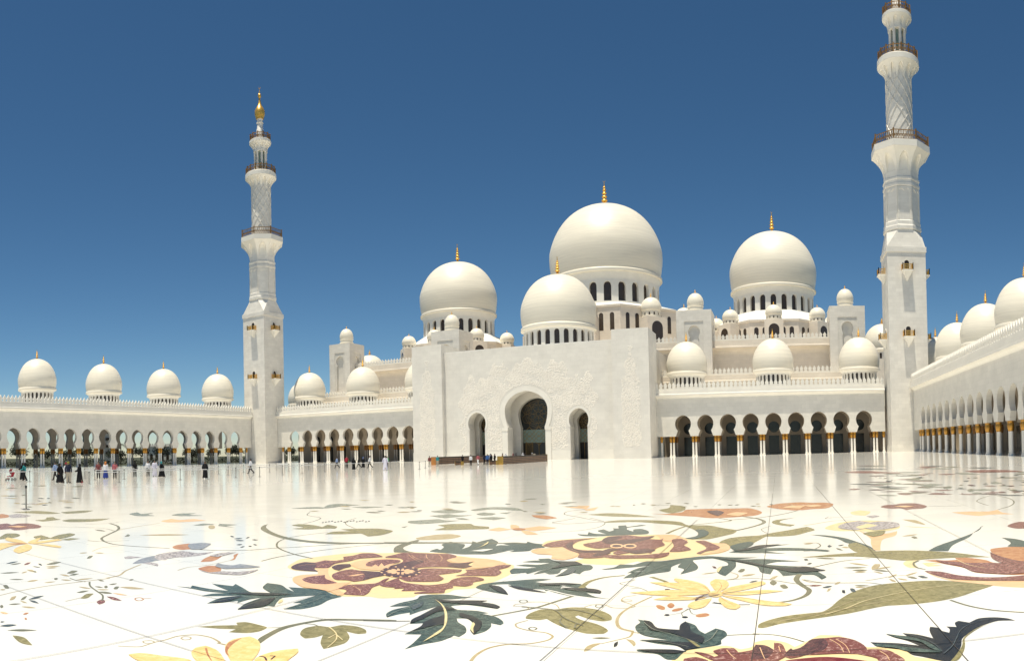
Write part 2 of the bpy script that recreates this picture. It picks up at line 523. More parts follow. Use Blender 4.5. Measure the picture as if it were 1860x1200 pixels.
def arcade(label, loc, rotz, x0, x1, arches, domes, kind, depth, ext=(0.0, 0.0)):
    root = thing('arcade_wing', label, 'arcade', loc, rotz, 'arcaded wings round the courtyard')
    th = 0.8
    w = MB()
    edges = [(a + b) / 2 for a, b in zip(arches, arches[1:])]
    p0 = arches[1] - arches[0]
    edges = [arches[0] - p0 / 2] + edges + [arches[-1] + p0 / 2]
    w.box(x0, edges[0], 0, th, HK, HW)
    w.box(edges[-1], x1, 0, th, HK, HW)
    for k, a in enumerate(arches):
        arch_plate(w, edges[k], edges[k + 1], HK, HW, a, y0=0, y1=th, **ARCH)
    w.build('arch_wall', M['wall'], root)
    # raised moulding round each opening
    c = MB()
    o = 0.8
    prof = [(0.02, HW - 0.6), (-0.10, HW - 0.35), (-0.35, HW - 0.12), (-o, HW), (-o, HW + 0.30), (-o + 0.25, HW + 0.42), (-o + 0.25, HW + 1.10), (th, HW + 1.10), (th, HW - 0.6)]
    n = len(prof)
    vs = [(x0, y, z) for y, z in prof] + [(x1, y, z) for y, z in prof]
    c.add(vs, [list(range(n)), list(range(2 * n - 1, n - 1, -1))] + [(i, i + n, (i + 1) % n + n, (i + 1) % n) for i in range(n)])
    c.build('cornice', M['trim'], root)
    p = MB()
    merlons(p, x0, x1, -o + 0.42, -o + 0.70, HW + 1.10, 1.9, 0.93)
    p.build('crenellation', M['trim'], root)
    r = MB()
    r.box(x0, x1, th + 0.01, depth + 4, HW + 0.5, HW + 1.0)
    r.build('roof', M['roof'], root)
    r = MB()
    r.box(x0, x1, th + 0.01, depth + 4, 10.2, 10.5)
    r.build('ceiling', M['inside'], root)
    # columns: two by two under every springing
    xs = []
    for e in edges:
        xs += [e - 0.32, e + 0.32]
    if x0 < edges[0] - 1.2: xs.append(max(x0 + 0.3, edges[0] - 2.3))
    if x1 > edges[-1] + 1.2: xs.append(min(x1 - 0.3, edges[-1] + 2.3))
    for x in xs:
        column_mesh(root, (x, 0.4, 0))
    if kind == 'open':
        b = MB()
        for k, a in enumerate(arches):
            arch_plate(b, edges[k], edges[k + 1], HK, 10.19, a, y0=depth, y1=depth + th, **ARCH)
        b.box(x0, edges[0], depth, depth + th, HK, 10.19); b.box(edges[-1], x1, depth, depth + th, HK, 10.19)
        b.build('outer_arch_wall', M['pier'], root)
        first = None
        for e in edges:
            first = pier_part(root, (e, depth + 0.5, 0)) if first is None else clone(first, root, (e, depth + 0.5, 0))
        q = MB(); q.box(x0, x1, depth + 1.02, depth + 4, HK + 1, 13.4)
    else:
        b = MB()
        # inner wall with round windows over doorways, all dark glass
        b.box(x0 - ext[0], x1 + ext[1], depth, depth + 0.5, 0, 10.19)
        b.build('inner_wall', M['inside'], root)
        first = None
        for a in arches:
            g = MB()
            g.box(a - 1.15, a + 1.15, depth - 0.06, depth - 0.004, 0.05, 4.2)
            g.build('glass_door', M['glass'], root)
            g = MB()
            g.plate([(a + 1.25 * math.cos(2 * PI * i / 24), 6.1 + 1.25 * math.sin(2 * PI * i / 24)) for i in range(24)], depth - 0.06, depth - 0.004)
            g.build('round_window', M['glass'], root)
        for e in edges:
            first = pier_part(root, (e, depth * 0.5, 0)) if first is None else clone(first, root, (e, depth * 0.5, 0))
        b2 = MB()
        for k, a in enumerate(arches):
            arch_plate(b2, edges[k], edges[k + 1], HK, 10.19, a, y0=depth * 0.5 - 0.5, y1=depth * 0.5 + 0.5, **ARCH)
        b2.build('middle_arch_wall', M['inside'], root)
    fd = None
    for (dx, dy) in domes:
        if fd is None:
            fd = dome_part(root, (dx, dy, 0), 4.6, 4.45, 14.0, 18.0, 18.65, 20.6, 25.6, 27.9, 24, 15.3, 17.35, 3.85, fin_r=0.62, lip=0.12)
        else:
            clone_tree(fd, root, (dx, dy, 0))
    return root

def speckled_column():
    m, t, b = new_mat('column_marble')
    L = t.links.new
    tc = node(t, 'ShaderNodeTexCoord')
    vo = node(t, 'ShaderNodeTexVoronoi')
    vo.inputs['Scale'].default_value = 7.0
    rp = node(t, 'ShaderNodeValToRGB')
    rp.color_ramp.interpolation = 'CONSTANT'
    rp.color_ramp.elements[0].color = (0.28, 0.22, 0.17, 1)
    rp.color_ramp.elements[1].position = 0.13
    rp.color_ramp.elements[1].color = (0.82, 0.785, 0.72, 1)
    L(tc.outputs['Object'], vo.inputs['Vector'])
    L(vo.outputs['Distance'], rp.inputs[0])
    L(rp.outputs[0], b.inputs['Base Color'])
    b.inputs['Roughness'].default_value = 0.3
    return m
M['column'] = speckled_column()

D, XL, XR, AX = 144.63, -134.82, 27.87, -53.3
arches_r = [-20.3 + 4.8 * k for k in range(9)]
arches_l = [-123.2 + 4.575 * k for k in range(9)]
arcade('arcaded wing between the carved portal and the nearer minaret, three small domes above', (0, D, 0), 0, -26.2, 22.6, arches_r,
       [(-20.2, 7.9), (-0.9, 7.9), (18.3, 7.9)], 'closed', 10.0, (0, 16.0))
arcade('arcaded wing between the far minaret and the carved portal, behind barrier posts', (0, D, 0), 0, -129.4, -81.0, arches_l,
       [(-123.9, 7.9), (-105.3, 7.9), (-86.8, 7.9)], 'closed', 10.0)
# left wing: front faces +x
arches_w = [133.2 - 4.78 * k for k in range(18)][::-1]
arcade('long open arcade with garden trees showing through its arches and four domes on top', (XL, 0, 0), PI / 2, arches_w[0] - 2.4, 139.5, arches_w,
       [(57.0, 8), (76.4, 8), (95.3, 8), (114.5, 8), (134.2, 8), (171.8, 8)], 'open', 12.0)
arches_e = [-130.3 + 4.745 * k for k in range(17)]
arcade('steeply receding arcade beside the nearer minaret with dark gold capitals', (XR, 0, 0), -PI / 2, -139.5, arches_e[-1] + 2.4, arches_e,
       [(-152.3, 8), (-133.0, 8), (-113.7, 8), (-94.4, 8), (-75.1, 8)], 'closed', 11.0, (15.0, 0))

# ------------------------------------------------------------------ minarets
def oct_pts(ap, rot=PI / 8):
    rr = ap / math.cos(PI / 8)
    return [(rr * math.cos(rot + PI / 4 * k), rr * math.sin(rot + PI / 4 * k)) for k in range(8)]

def loft8(mb, levels, mi=0):
    vs, fs = [], []
    for ap, z in levels:
        vs += [(x, y, z) for x, y in oct_pts(ap)]
    for j in range(len(levels) - 1):
        for i in range(8):
            fs.append((j * 8 + i, j * 8 + (i + 1) % 8, (j + 1) * 8 + (i + 1) % 8, (j + 1) * 8 + i))
    fs += [list(range(7, -1, -1)), [(len(levels) - 1) * 8 + i for i in range(8)]]
    mb.add(vs, fs, mi)

def railing(mb, pts, z0, z1, step=0.42):
    n = len(pts)
    for i in range(n):
        a, b = Vector((*pts[i], 0)), Vector((*pts[(i + 1) % n], 0))
        L = (b - a).length
        d = (b - a) / L
        k = max(1, round(L / step))
        ang = math.atan2(d.y, d.x)
        T = Matrix.Translation((a.x, a.y, 0)) @ Matrix.Rotation(ang, 4, 'Z')
        mb.plate([(0, z1 - 0.13), (L, z1 - 0.13), (L, z1), (0, z1)], -0.07, 0.07, 0, T)
        mb.plate([(0, z0 + 0.05), (L, z0 + 0.05), (L, z0 + 0.18), (0, z0 + 0.18)], -0.06, 0.06, 0, T)
        mb.plate([(0, (z0 + z1) / 2), (L, (z0 + z1) / 2), (L, (z0 + z1) / 2 + 0.1), (0, (z0 + z1) / 2 + 0.1)], -0.05, 0.05, 0, T)
        for j in range(k):
            s = L * j / k
            hgt = 0.25 if j == 0 else 0.0
            ww = 0.13 if j == 0 else 0.05
            mb.plate([(s - ww, z0), (s + ww, z0), (s + ww, z1 + hgt), (s - ww, z1 + hgt)], -ww, ww, 0, T)
            if j or True:
                s2 = s + L / k / 2
                zc = (z0 + z1) / 2 - 0.2
                mb.plate([(s2 - 0.14, zc), (s2, zc - 0.3), (s2 + 0.14, zc), (s2, zc + 0.3)], -0.03, 0.03, 0, T)

def circle_pts(r, n):
    return [(r * math.cos(2 * PI * i / n), r * math.sin(2 * PI * i / n)) for i in range(n)]

def gallery(mb, n, flat, r0, r1, z0, z1, rot, power=2.0, top=0.84, ribw=0.70, drop=0.0):
    """flaring gallery: a core behind, and in front of it a shell cut by n pointed arches whose ribs run down the shaft"""
    K = 12
    da = 2 * PI / n
    def out_r(v): return r0 + 0.06 + (r1 - r0) * v ** power
    def in_r(v): return r0 - 0.05 + (r1 - r0) * 0.86 * v ** (power * 2.2)
    def P(k, u, r, v):
        c = rot + da * k
        a = u * da / 2
        rr = r / math.cos(a) if flat else r
        return (rr * math.cos(c + a), rr * math.sin(c + a), z0 + (z1 - z0) * v)
    def w(v):
        return ribw * (1 - (v / top) ** 2.6) ** 0.62 if v < top else 0.0
    vs_ = [top * math.sin(PI / 2 * i / K) for i in range(K + 1)] + [top + (1 - top) * (i + 1) / 3 for i in range(3)]
    for k in range(n):
        for a, b in zip(vs_, vs_[1:]):
            M_ = 4
            for sg in (-1, 1):
                for m in range(M_):
                    def ua(v, t): return sg * (w(v) + (1 - w(v)) * t)
                    t0, t1 = m / M_, (m + 1) / M_
                    mb.add([P(k, ua(a, t0), out_r(a), a), P(k, ua(a, t1), out_r(a), a), P(k, ua(b, t1), out_r(b), b), P(k, ua(b, t0), out_r(b), b)], [(0, 1, 2, 3)])
                if a < top:
                    mb.add([P(k, sg * w(a), out_r(a), a), P(k, sg * w(b), out_r(b), b), P(k, sg * w(b), in_r(b), b), P(k, sg * w(a), in_r(a), a)], [(0, 1, 2, 3)])
            M_ = 6
            for m in range(M_):
                u0, u1 = -1 + 2 * m / M_, -1 + 2 * (m + 1) / M_
                mb.add([P(k, u0, in_r(a), a), P(k, u1, in_r(a), a), P(k, u1, in_r(b), b), P(k, u0, in_r(b), b)], [(0, 1, 2, 3)])

def minaret(label, loc):
    root = thing('minaret', label, 'minaret', loc)
    hs = 4.05
    m = MB()
    m.box(-hs, hs, -hs, hs, 0, 41.3)
    m.prism([(-hs - 0.18, -hs - 0.18), (hs + 0.18, -hs - 0.18), (hs + 0.18, hs + 0.18), (-hs - 0.18, hs + 0.18)], 41.3, 42.4)
    m.box(-hs - 0.12, hs + 0.12, -hs - 0.12, hs + 0.12, 0.0, 1.2)
    m.build('square_shaft', M['tower'], root)
    # broached transition from the square to the eight-sided shaft
    t = MB()
    ap = 3.62
    sq = [(hs, hs), (-hs, hs), (-hs, -hs), (hs, -hs)]
    o8 = oct_pts(ap)
    vs = [(x, y, 42.41) for x, y in sq] + [(x, y, 46.2) for x, y in o8]
    fs = [(4, 5, 0), (0, 5, 6, 1), (6, 7, 1), (1, 7, 8, 2), (8, 9, 2), (2, 9, 10, 3), (10, 11, 3), (3, 11, 4, 0)]
    # corner k of the square faces octagon edge between vertices 2k and 2k+1
    fs = []
    for k in range(4):
        fs.append((k, 4 + 2 * k, 4 + 2 * k + 1))
        fs.append((k, 4 + (2 * k + 1), 4 + (2 * k + 2) % 8, (k + 1) % 4))
    t.add(vs, fs)
    t.build('broach', M['tower'], root)
    o = MB()
    loft8(o, [(3.62, 46.2), (3.86, 46.3), (3.86, 47.0), (3.72, 47.2), (3.72, 48.0), (3.55, 48.2), (3.52, 55.2), (3.72, 55.4), (3.72, 55.9), (3.6, 56.1), (3.6, 56.6),
              (3.72, 56.7), (3.72, 57.1), (3.52, 57.3), (3.5, 58.7)])
    for k in range(8):
        T = Matrix.Rotation(PI / 4 * k, 4, 'Z')
        for (a0, a1, z0, z1) in ((-1.42, -1.15, 48.3, 55.1), (1.15, 1.42, 48.3, 55.1)):
            o.plate([(a0, z0), (a1, z0), (a1, z1), (a0, z1)], -3.66, -3.5, 0, T)
        o.plate([(-1.15, 54.4), (-0.6, 54.8), (0, 54.2), (0.6, 54.8), (1.15, 54.4), (1.15, 55.1), (-1.15, 55.1)], -3.66, -3.5, 0, T)
    o.build('octagonal_shaft', M['tower'], root)
    g = MB()
    gallery(g, 8, True, 3.5, 5.75, 58.5, 62.6, 0, 2.0)
    loft8(g, [(5.6, 62.6), (5.9, 62.62), (5.9, 64.0), (5.7, 64.02)])
    g.build('octagonal_gallery', M['trim'], root)
    rl = MB(); railing(rl, oct_pts(5.6), 64.02, 66.0, 0.5)
    rl.build('railing', M['rail'], root)
    c = MB()
    c.lathe([(2.75, 64.0), (2.72, 79.4)], 32)
    for sgn in (-1, 1):
        for k in range(8):
            pts = [(2.78 * math.cos(2 * PI * k / 10 + sgn * 3.3 * i / 26), 2.78 * math.sin(2 * PI * k / 10 + sgn * 3.3 * i / 26), 64.1 + 15.0 * i / 26) for i in range(27)]
            c.tube(pts, 0.09, 4)
    c.build('lattice_shaft', M['tower'], root, smooth=True)
    g2 = MB()
    gallery(g2, 12, False, 2.74, 4.38, 78.4, 81.5, 0, 2.2)
    g2.lathe([(4.2, 81.5), (4.48, 81.52), (4.48, 82.6), (4.3, 82.8)], 40)
    g2.build('round_gallery', M['trim'], root, smooth=True)
    rl = MB(); railing(rl, circle_pts(4.2, 16), 82.8, 84.5, 0.55)
    rl.build('railing', M['rail'], root)
    l = MB()
    l.lathe([(1.15, 82.8), (1.15, 89.7)], 16, mi=1)
    for k in range(8):
        a = 2 * PI * k / 8 + 0.2
        l.lathe([(0.42, 82.8), (0.42, 83.4), (0.33, 83.6), (0.33, 88.9), (0.45, 89.4), (0.45, 89.8)], 10, c=(1.62 * math.cos(a), 1.62 * math.sin(a)))
    l.build('lantern', [M['tower'], M['teal_glass']], root, smooth=True)
    g3 = MB()
    gallery(g3, 10, False, 1.95, 3.05, 89.4, 91.7, 0, 2.2)
    g3.lathe([(2.9, 91.7), (3.15, 91.72), (3.15, 92.4), (3.05, 92.5)], 32)
    g3.lathe([(2.0, 89.2), (2.0, 89.45)], 24)
    g3.build('upper_gallery', M['trim'], root, smooth=True)
    rl = MB(); railing(rl, circle_pts(2.95, 12), 92.5, 94.1, 0.5)
    rl.build('railing', M['rail'], root)
    nk = MB()
    nk.lathe([(1.0, 92.5), (1.0, 96.0), (0.85, 96.2), (0.85, 97.6), (1.0, 97.75), (1.0, 98.1), (0.85, 98.3), (0.9, 99.0)], 20)
    nk.build('neck', M['tower'], root, smooth=True)
    f = MB()
    f.lathe([(0.9, 98.9), (1.1, 99.0), (1.1, 99.3), (1.3, 99.7), (1.5, 100.6), (1.45, 101.4), (1.1, 102.2), (0.6, 103.0), (0.38, 103.8), (0.28, 104.6), (0.24, 105.2), (0.45, 105.5), (0.5, 105.9), (0.36, 106.3), (0.12, 106.6),
             (0.2, 106.9), (0.1, 107.2), (0.06, 107.6), (0, 108.0)], 20)
    crescent(f, 0.38, 108.2, 0.13)
    f.build('finial', M['gold'], root, smooth=True)
    # small balconies, two levels on each face
    for zb in (23.7, 37.4):
        for k in range(4):
            a = PI / 2 * k
            b = MB()
            b.box(-1.15, 1.15, -hs - 1.5, -hs - 0.005, zb - 0.25, zb)
            b.add([(-1.0, -hs - 1.35, zb - 0.25), (1.0, -hs - 1.35, zb - 0.25), (1.0, -hs - 0.005, zb - 0.25), (-1.0, -hs - 0.005, zb - 0.25), (-0.12, -hs - 0.05, zb - 2.1), (0.12, -hs - 0.05, zb - 2.1)],
                  [(0, 1, 5, 4), (0, 4, 3), (1, 2, 5), (2, 3, 4, 5)])
            bo = b.build('balcony', M['trim'], root, rotz=a)
            r2 = MB()
            ex = [(-1.05, -hs - 0.02), (-1.05, -hs - 1.4), (1.05, -hs - 1.4), (1.05, -hs - 0.02)]
            for (p, q) in zip(ex, ex[1:]):
                pa, pb = Vector((*p, 0)), Vector((*q, 0))
                L = (pb - pa).length
                T = Matrix.Translation(pa) @ Matrix.Rotation(math.atan2(pb.y - pa.y, pb.x - pa.x), 4, 'Z')
                for (u0, u1) in ((0.05, 0.16), (0.55, 0.63), (1.0, 1.12)):
                    r2.plate([(0, zb + u0), (L, zb + u0), (L, zb + u1), (0, zb + u1)], -0.05, 0.05, 0, T)
                kk = max(2, round(L / 0.3))
                for j in range(kk + 1):
                    s = L * j / kk
                    ww = 0.08 if j in (0, kk) else 0.035
                    r2.plate([(s - ww, zb), (s + ww, zb), (s + ww, zb + (1.35 if j in (0, kk) else 1.05)), (s - ww, zb + (1.35 if j in (0, kk) else 1.05))], -ww, ww, 0, T)
            r2.build('balcony_railing', M['gold'], bo)
            d = MB()
            d.plate([(-0.5, zb + 0.01)] + [(0.5 * math.cos(PI - PI * i / 10), zb + 1.7 + 0.5 * math.sin(PI * i / 10)) for i in range(11)] + [(0.5, zb + 0.01)], -hs - 0.02, -hs - 0.004)
            d.build('balcony_door', M['drum_glass'], bo)
            e = MB()
            pts = [(-0.66, zb + 0.01), (-0.66, zb + 1.7)] + [(0.66 * math.cos(PI - PI * i / 10), zb + 1.7 + 0.66 * math.sin(PI * i / 10)) for i in range(1, 10)] + [(0.66, zb + 1.7), (0.66, zb + 0.01), (0.5, zb + 0.01), (0.5, zb + 1.7)]
            pts += [(0.5 * math.cos(PI * i / 10), zb + 1.7 + 0.5 * math.sin(PI * i / 10)) for i in range(1, 10)] + [(-0.5, zb + 1.7), (-0.5, zb + 0.01)]
            e.plate(pts, -hs - 0.12, -hs - 0.006)
            e.build('door_surround', M['trim'], bo)
    return root

minaret('slender white marble minaret with gold bulb tip, farther of the two', (-133.5, 143.7, 0))
minaret('tall white minaret whose top runs out of the picture, nearer of the two', (27.2, 143.75, 0))

# ------------------------------------------------------------------ entrance portal
def portal():
    root = thing('entrance_portal', 'massive carved white marble entrance portal with one tall arch and two small arches', 'portal', (AX, 137.0, 0))
    hw, tw = 27.4, 7.75
    t = MB()
    for sg in (-1, 1):
        xa, xb = sorted((sg * hw, sg * (hw - tw)))
        t.box(xa, xb, 0, 9.0, 0, 26.6)
        t.box(xa - 0.06, xb + 0.06, -0.06, 8.0, 0, 2.1)
        t.build('side_tower', M['portal'], root)
        t = MB()
    # front wall with three openings, 1.2 m behind the towers
    w = MB()
    y0, y1 = 1.2, 4.2
    e = hw - tw
    big = dict(jamb=4.35, zj=6.9, hw=4.95, zc=10.9, zn=7.2, neck=4.25, ztop=15.0)
    sm = dict(jamb=1.9, zj=6.7, hw=2.15, zc=8.4, zn=6.95, neck=1.85, ztop=10.8)
    arch_plate(w, -6.6, 6.6, 0, 24.6, 0.1, y0=y0, y1=y1, **big)
    arch_plate(w, -e, -6.6, 0, 24.6, -11.65, y0=y0, y1=y1, **sm)
    arch_plate(w, 6.6, e, 0, 24.6, 11.9, y0=y0, y1=y1, **sm)
    w.build('front_wall', M['portal'], root)
    for (xa, xb) in ((-e + 0.01, -13.7), (-9.6, -5.72), (5.92, 9.9), (14.0, e - 0.01)):
        pl = MB()
        pl.box(xa, xb, y0 - 0.06, y0 - 0.005, 0, 2.0)
        pl.build('plinth', M['trim'], root)
    sl = MB(); sl.box(e - 0.09, e + 0.03, y0 - 0.10, y0 - 0.02, 6.6, 17.4); sl.build('gap_shadow_strip', M['drum_glass'], root)  # dark strip standing in for the shadow in the wall and tower gap
    # raised frames round the arches
    fr = MB()
    def frame(xc, d, wd, z_in, pr):
        inner = [(xc + x, z) for x, z in arc_pts(d['hw'], d['zc'], d['zn'], d['neck'], d['ztop'], 16)]
        outer = [(xc + x * (d['hw'] + wd) / d['hw'], d['zc'] + (z - d['zc']) * ((d['ztop'] - d['zc'] + wd) / (d['ztop'] - d['zc']) if z > d['zc'] else 1.0)) for x, z in arc_pts(d['hw'], d['zc'], d['zn'], d['neck'], d['ztop'], 16)]
        n = len(inner)
        vs = [(x, y0 - pr, z) for x, z in inner] + [(x, y0 - pr, z) for x, z in outer] + [(x, y0 + 0.0, z) for x, z in outer] + [(x, y0 + 0.3, z) for x, z in inner]
        fs = []
        for i in range(n - 1):
            fs += [(i, i + 1, n + i + 1, n + i), (n + i, n + i + 1, 2 * n + i + 1, 2 * n + i), (i + 1, i, 3 * n + i, 3 * n + i + 1)]
        fr.add(vs, fs)
    frame(0.1, big, 1.05, 0, 0.12)
    frame(-11.65, sm, 0.45, 0, 0.07)
    frame(11.9, sm, 0.45, 0, 0.07)
    for sg in (-1, 1):
        xa, xb = sorted((0.1 + sg * 4.36, 0.1 + sg * 5.6))
        fr.box(xa, xb, y0 - 0.14, y0 + 0.5, 0, 6.55)
        fr.box(xa - 0.1, xb + 0.1, y0 - 0.22, y0 + 0.5, 6.55, 7.2)
    fr.build('arch_surround', M['trim'], root)
    # deep recess behind the tall arch, second arch order, glazed screen
    def glazing(xc, d, dep, sc, big_):
        m = MB()
        y2 = y1 + dep
        o = dict(d); o['jamb'] *= sc; o['hw'] *= sc; o['neck'] *= sc
        o['ztop'] = d['zj'] + (d['ztop'] - d['zj']) * sc; o['zc'] = d['zj'] + (d['zc'] - d['zj']) * sc; o['zn'] = d['zj'] + 0.3 * sc
        wd = d['hw'] + 1.2
        arch_plate(m, xc - wd, xc + wd, 0.0, d['ztop'] + 1.5, xc, y0=y2 - 1.4, y1=y2, **o)
        m.box(xc - wd - 0.5, xc - wd, y1 + 0.005, y2 + 1.5, 0, d['ztop'] + 1.5)
        m.box(xc + wd, xc + wd + 0.5, y1 + 0.005, y2 + 1.5, 0, d['ztop'] + 1.5)
        m.box(xc - wd, xc + wd, y1 + 0.005, y2 - 1.405, d['ztop'] + 0.5, d['ztop'] + 1.5)
        m.build('recess', M['portal'], root)
        ws = o['hw'] + 0.3
        zt = o['ztop'] + 0.3
        g = MB()
        zb = 3.9 * (1 if big_ else 0.95)
        zm = o['zj'] * 0.98
        g.box(xc - ws, xc + ws, y2 + 0.30, y2 + 0.36, zm, zt, 0)
        g.box(xc - ws, xc + ws, y2 + 0.30, y2 + 0.36, zb, zm - 0.01, 1)
        g.box(xc - ws, xc + ws, y2 + 0.30, y2 + 0.36, 0, zb - 0.01, 2)
        sc_ob = g.build('glass_screen', [M['glass'], M['teal_glass'], M['door']], root)
        # gilt tracery: interlaced rings and rays
        l = MB()
        rr = random.Random(3)
        cx, cz = xc, o['zc']
        span = zt - zm
        for (ox, oz, r_) in [(0, 0, 1.1), (0, 0, 2.3), (0, 0, 3.3)] + [(1.7 * math.cos(PI / 4 * k), 1.7 * math.sin(PI / 4 * k), 1.25) for k in range(8)] + [(2.9 * math.cos(PI / 4 * k + 0.39), 2.9 * math.sin(PI / 4 * k + 0.39), 1.1) for k in range(8)]:
            s_ = span / 8.0
            pts = [(cx + (ox + r_ * math.cos(2 * PI * i / 18)) * s_ * 1.1, y2 + 0.24, cz + (oz + r_ * math.sin(2 * PI * i / 18)) * s_) for i in range(19)]
            pts = [p for p in pts if abs(p[0] - xc) < ws and p[2] < zt]
            if len(pts) > 2: l.tube(pts, 0.026, 4)
        for k in range(4):
            x_ = xc - ws + 2 * ws * (k + 0.5) / 4
            for j in range(3):
                z_ = zb + (zm - zb) * (j + 0.5) / 3
                q = ws / 4
                l.tube([(x_ - q, y2 + 0.24, z_ - q), (x_ + q, y2 + 0.24, z_ + q)], 0.05, 4)
                l.tube([(x_ + q, y2 + 0.24, z_ - q), (x_ - q, y2 + 0.24, z_ + q)], 0.05, 4)
        for k in range(7 if big_ else 4):
            n_ = 6 if big_ else 3
            x_ = xc - ws + 2 * ws * k / n_
            l.box(x_ - 0.05, x_ + 0.05, y2 + 0.2, y2 + 0.28, 0, zb)
        if big_:
            for k in range(9):       # scrolls on the fixed side leaves
                zc_ = 0.5 + 0.4 * k
                for x_ in (xc - 2.9, xc - 1.9, xc + 2.2, xc + 3.1):
                    l.tube([(x_ + 0.42 * math.cos(2 * PI * i / 10), y2 + 0.24, zc_ + 0.3 * math.sin(2 * PI * i / 10)) for i in range(11)], 0.03, 4)
        l.build('gilt_tracery', M['tracery'], sc_ob)
    glazing(0.1, big, 4.5, 0.86, True)
    glazing(-11.65, sm, 3.2, 0.84, False)
    glazing(11.9, sm, 3.2, 0.84, False)
    # block behind: roof, sides with slit windows
    b = MB()
    b.box(-e, e, y0 + 0.02, 4.18, 24.6, 24.75)
    b.box(-e, e, 4.25, 33.0, 23.2, 23.6)
    b.build('roof', M['roof'], root)
    s = MB()
    for sg in (-1, 1):
        xa, xb = sorted((sg * (hw - 1.3), sg * (hw - 2.3)))
        s.box(xa, xb, 9.005, 33.0, 0, 24.4)
    s.box(-e, e, 9.3, 9.8, 15.5, 23.19)
    s.build('side_wall', M['wall'], root)
    # carved relief: low leaf and petal shapes over the wall round the arches and up the towers
    rl = MB()
    rd = random.Random(11)
    def leaf(x, z, L, W, a, y, h):
        c_, s_ = math.cos(a), math.sin(a)
        pts = [(-L, 0, 0), (-L * 0.2, W, 0), (L, 0, 0), (-L * 0.2, -W, 0)]
        vs = [(x + px * c_ - pz * s_, y - 0.002, z + px * s_ + pz * c_) for px, pz, _ in pts]
        vs += [(x + 0.1 * L * c_, y - h, z + 0.1 * L * s_), (x - 0.45 * L * c_, y - h * 0.7, z - 0.45 * L * s_)]
        rl.add(vs, [(0, 1, 5), (1, 4, 5), (1, 2, 4), (2, 3, 4), (3, 5, 4), (3, 0, 5)])
    def inside_arch(x, z):
        for xc, d, mg in ((0.1, big, 1.4), (-11.65, sm, 0.7), (11.9, sm, 0.7)):
            if z <= d['zj'] + 0.4 and abs(x - xc) < max(d['jamb'], d['neck']) + mg: return True
            if z > d['zj'] and ((x - xc) / (d['hw'] + mg)) ** 2 + ((z - d['zc']) / (d['ztop'] - d['zc'] + mg if z > d['zc'] else 99)) ** 2 < 1: return True
        return False
    cnt = 0
    while cnt < 8200:
        x, z = rd.uniform(-17.6, 17.6), rd.uniform(2.4, 22)
        top = 21.2 - 0.022 * x * x + 1.1 * math.sin(x * 0.9 + 1) + 0.7 * math.sin(x * 2.3)
        if abs(x) > 15.5 + 0.8 * math.sin(z * 1.1): continue
        if z > top or inside_arch(x, z): continue
        dens = 0.55 + 0.45 * math.sin(x * 0.8 + math.sin(z * 0.7) * 2) * math.cos(z * 0.9)
        if rd.random() > dens: continue
        L = rd.uniform(0.13, 0.34)
        leaf(x, z, L, L * rd.uniform(0.3, 0.55), rd.uniform(0, 2 * PI), y0, rd.uniform(0.025, 0.068))
        cnt += 1
    for sg in (-1, 1):
        xc = sg * (hw - tw / 2)
        cnt = 0
        while cnt < 2300:
            x, z = rd.uniform(-2.0, 2.0), rd.uniform(2.5, 23)
            w_ = 2.0 if z < 14 else 2.0 - (z - 14) * 0.2
            w_ += 0.3 * math.sin(z * 1.7)
            if abs(x) > w_: continue
            L = rd.uniform(0.12, 0.30)
            leaf(xc + x, z, L, L * rd.uniform(0.3, 0.55), rd.uniform(0, 2 * PI), 0.0, rd.uniform(0.025, 0.065))
            cnt += 1
    rl.build('carved_relief', M['relief'], root, fix=False)
    return root
portal()

# ------------------------------------------------------------------ prayer hall
def cove_block(root, x0, x1, y0, y1, z0, zc, over, zp, mer_h, mat, sides=True):
    """box with an overhanging cove cornice and crenellation on the courtyard side"""
    w = MB(); w.box(x0, x1, y0, y1, z0, zc); w.build('wall', mat, root)
    c = MB()
    pr = [(0, zc - over * 0.9), (-over * 0.12, zc - over * 0.5), (-over * 0.45, zc - over * 0.12), (-over, zc), (-over, zc + 0.3), (-over + 0.2, zc + 0.4), (-over + 0.2, zp), (0.0, zp)]
    def ring(d):
        return [(x0 + d, y0 + d), (x1 - d, y0 + d), (x1 - d, y1), (x0 + d, y1)]
    vs, fs = [], []
    for d, z in pr:
        vs += [(x, y, z) for x, y in ring(d - 0.004)]
    for j in range(len(pr) - 1):
        for i in (0, 1, 3):
            fs.append((j * 4 + i, j * 4 + (i + 1) % 4, (j + 1) * 4 + (i + 1) % 4, (j + 1) * 4 + i))
    fs.append([(len(pr) - 1) * 4 + i for i in range(4)])
    c.add(vs, fs)
    c.build('cornice', M['hall'], root)
    p = MB()
    merlons(p, x0 - over + 0.3, x1 + over - 0.3, y0 - over + 0.4, y0 - over + 0.65, zp, mer_h, 1.0)
    p.build('crenellation', M['trim'], root)

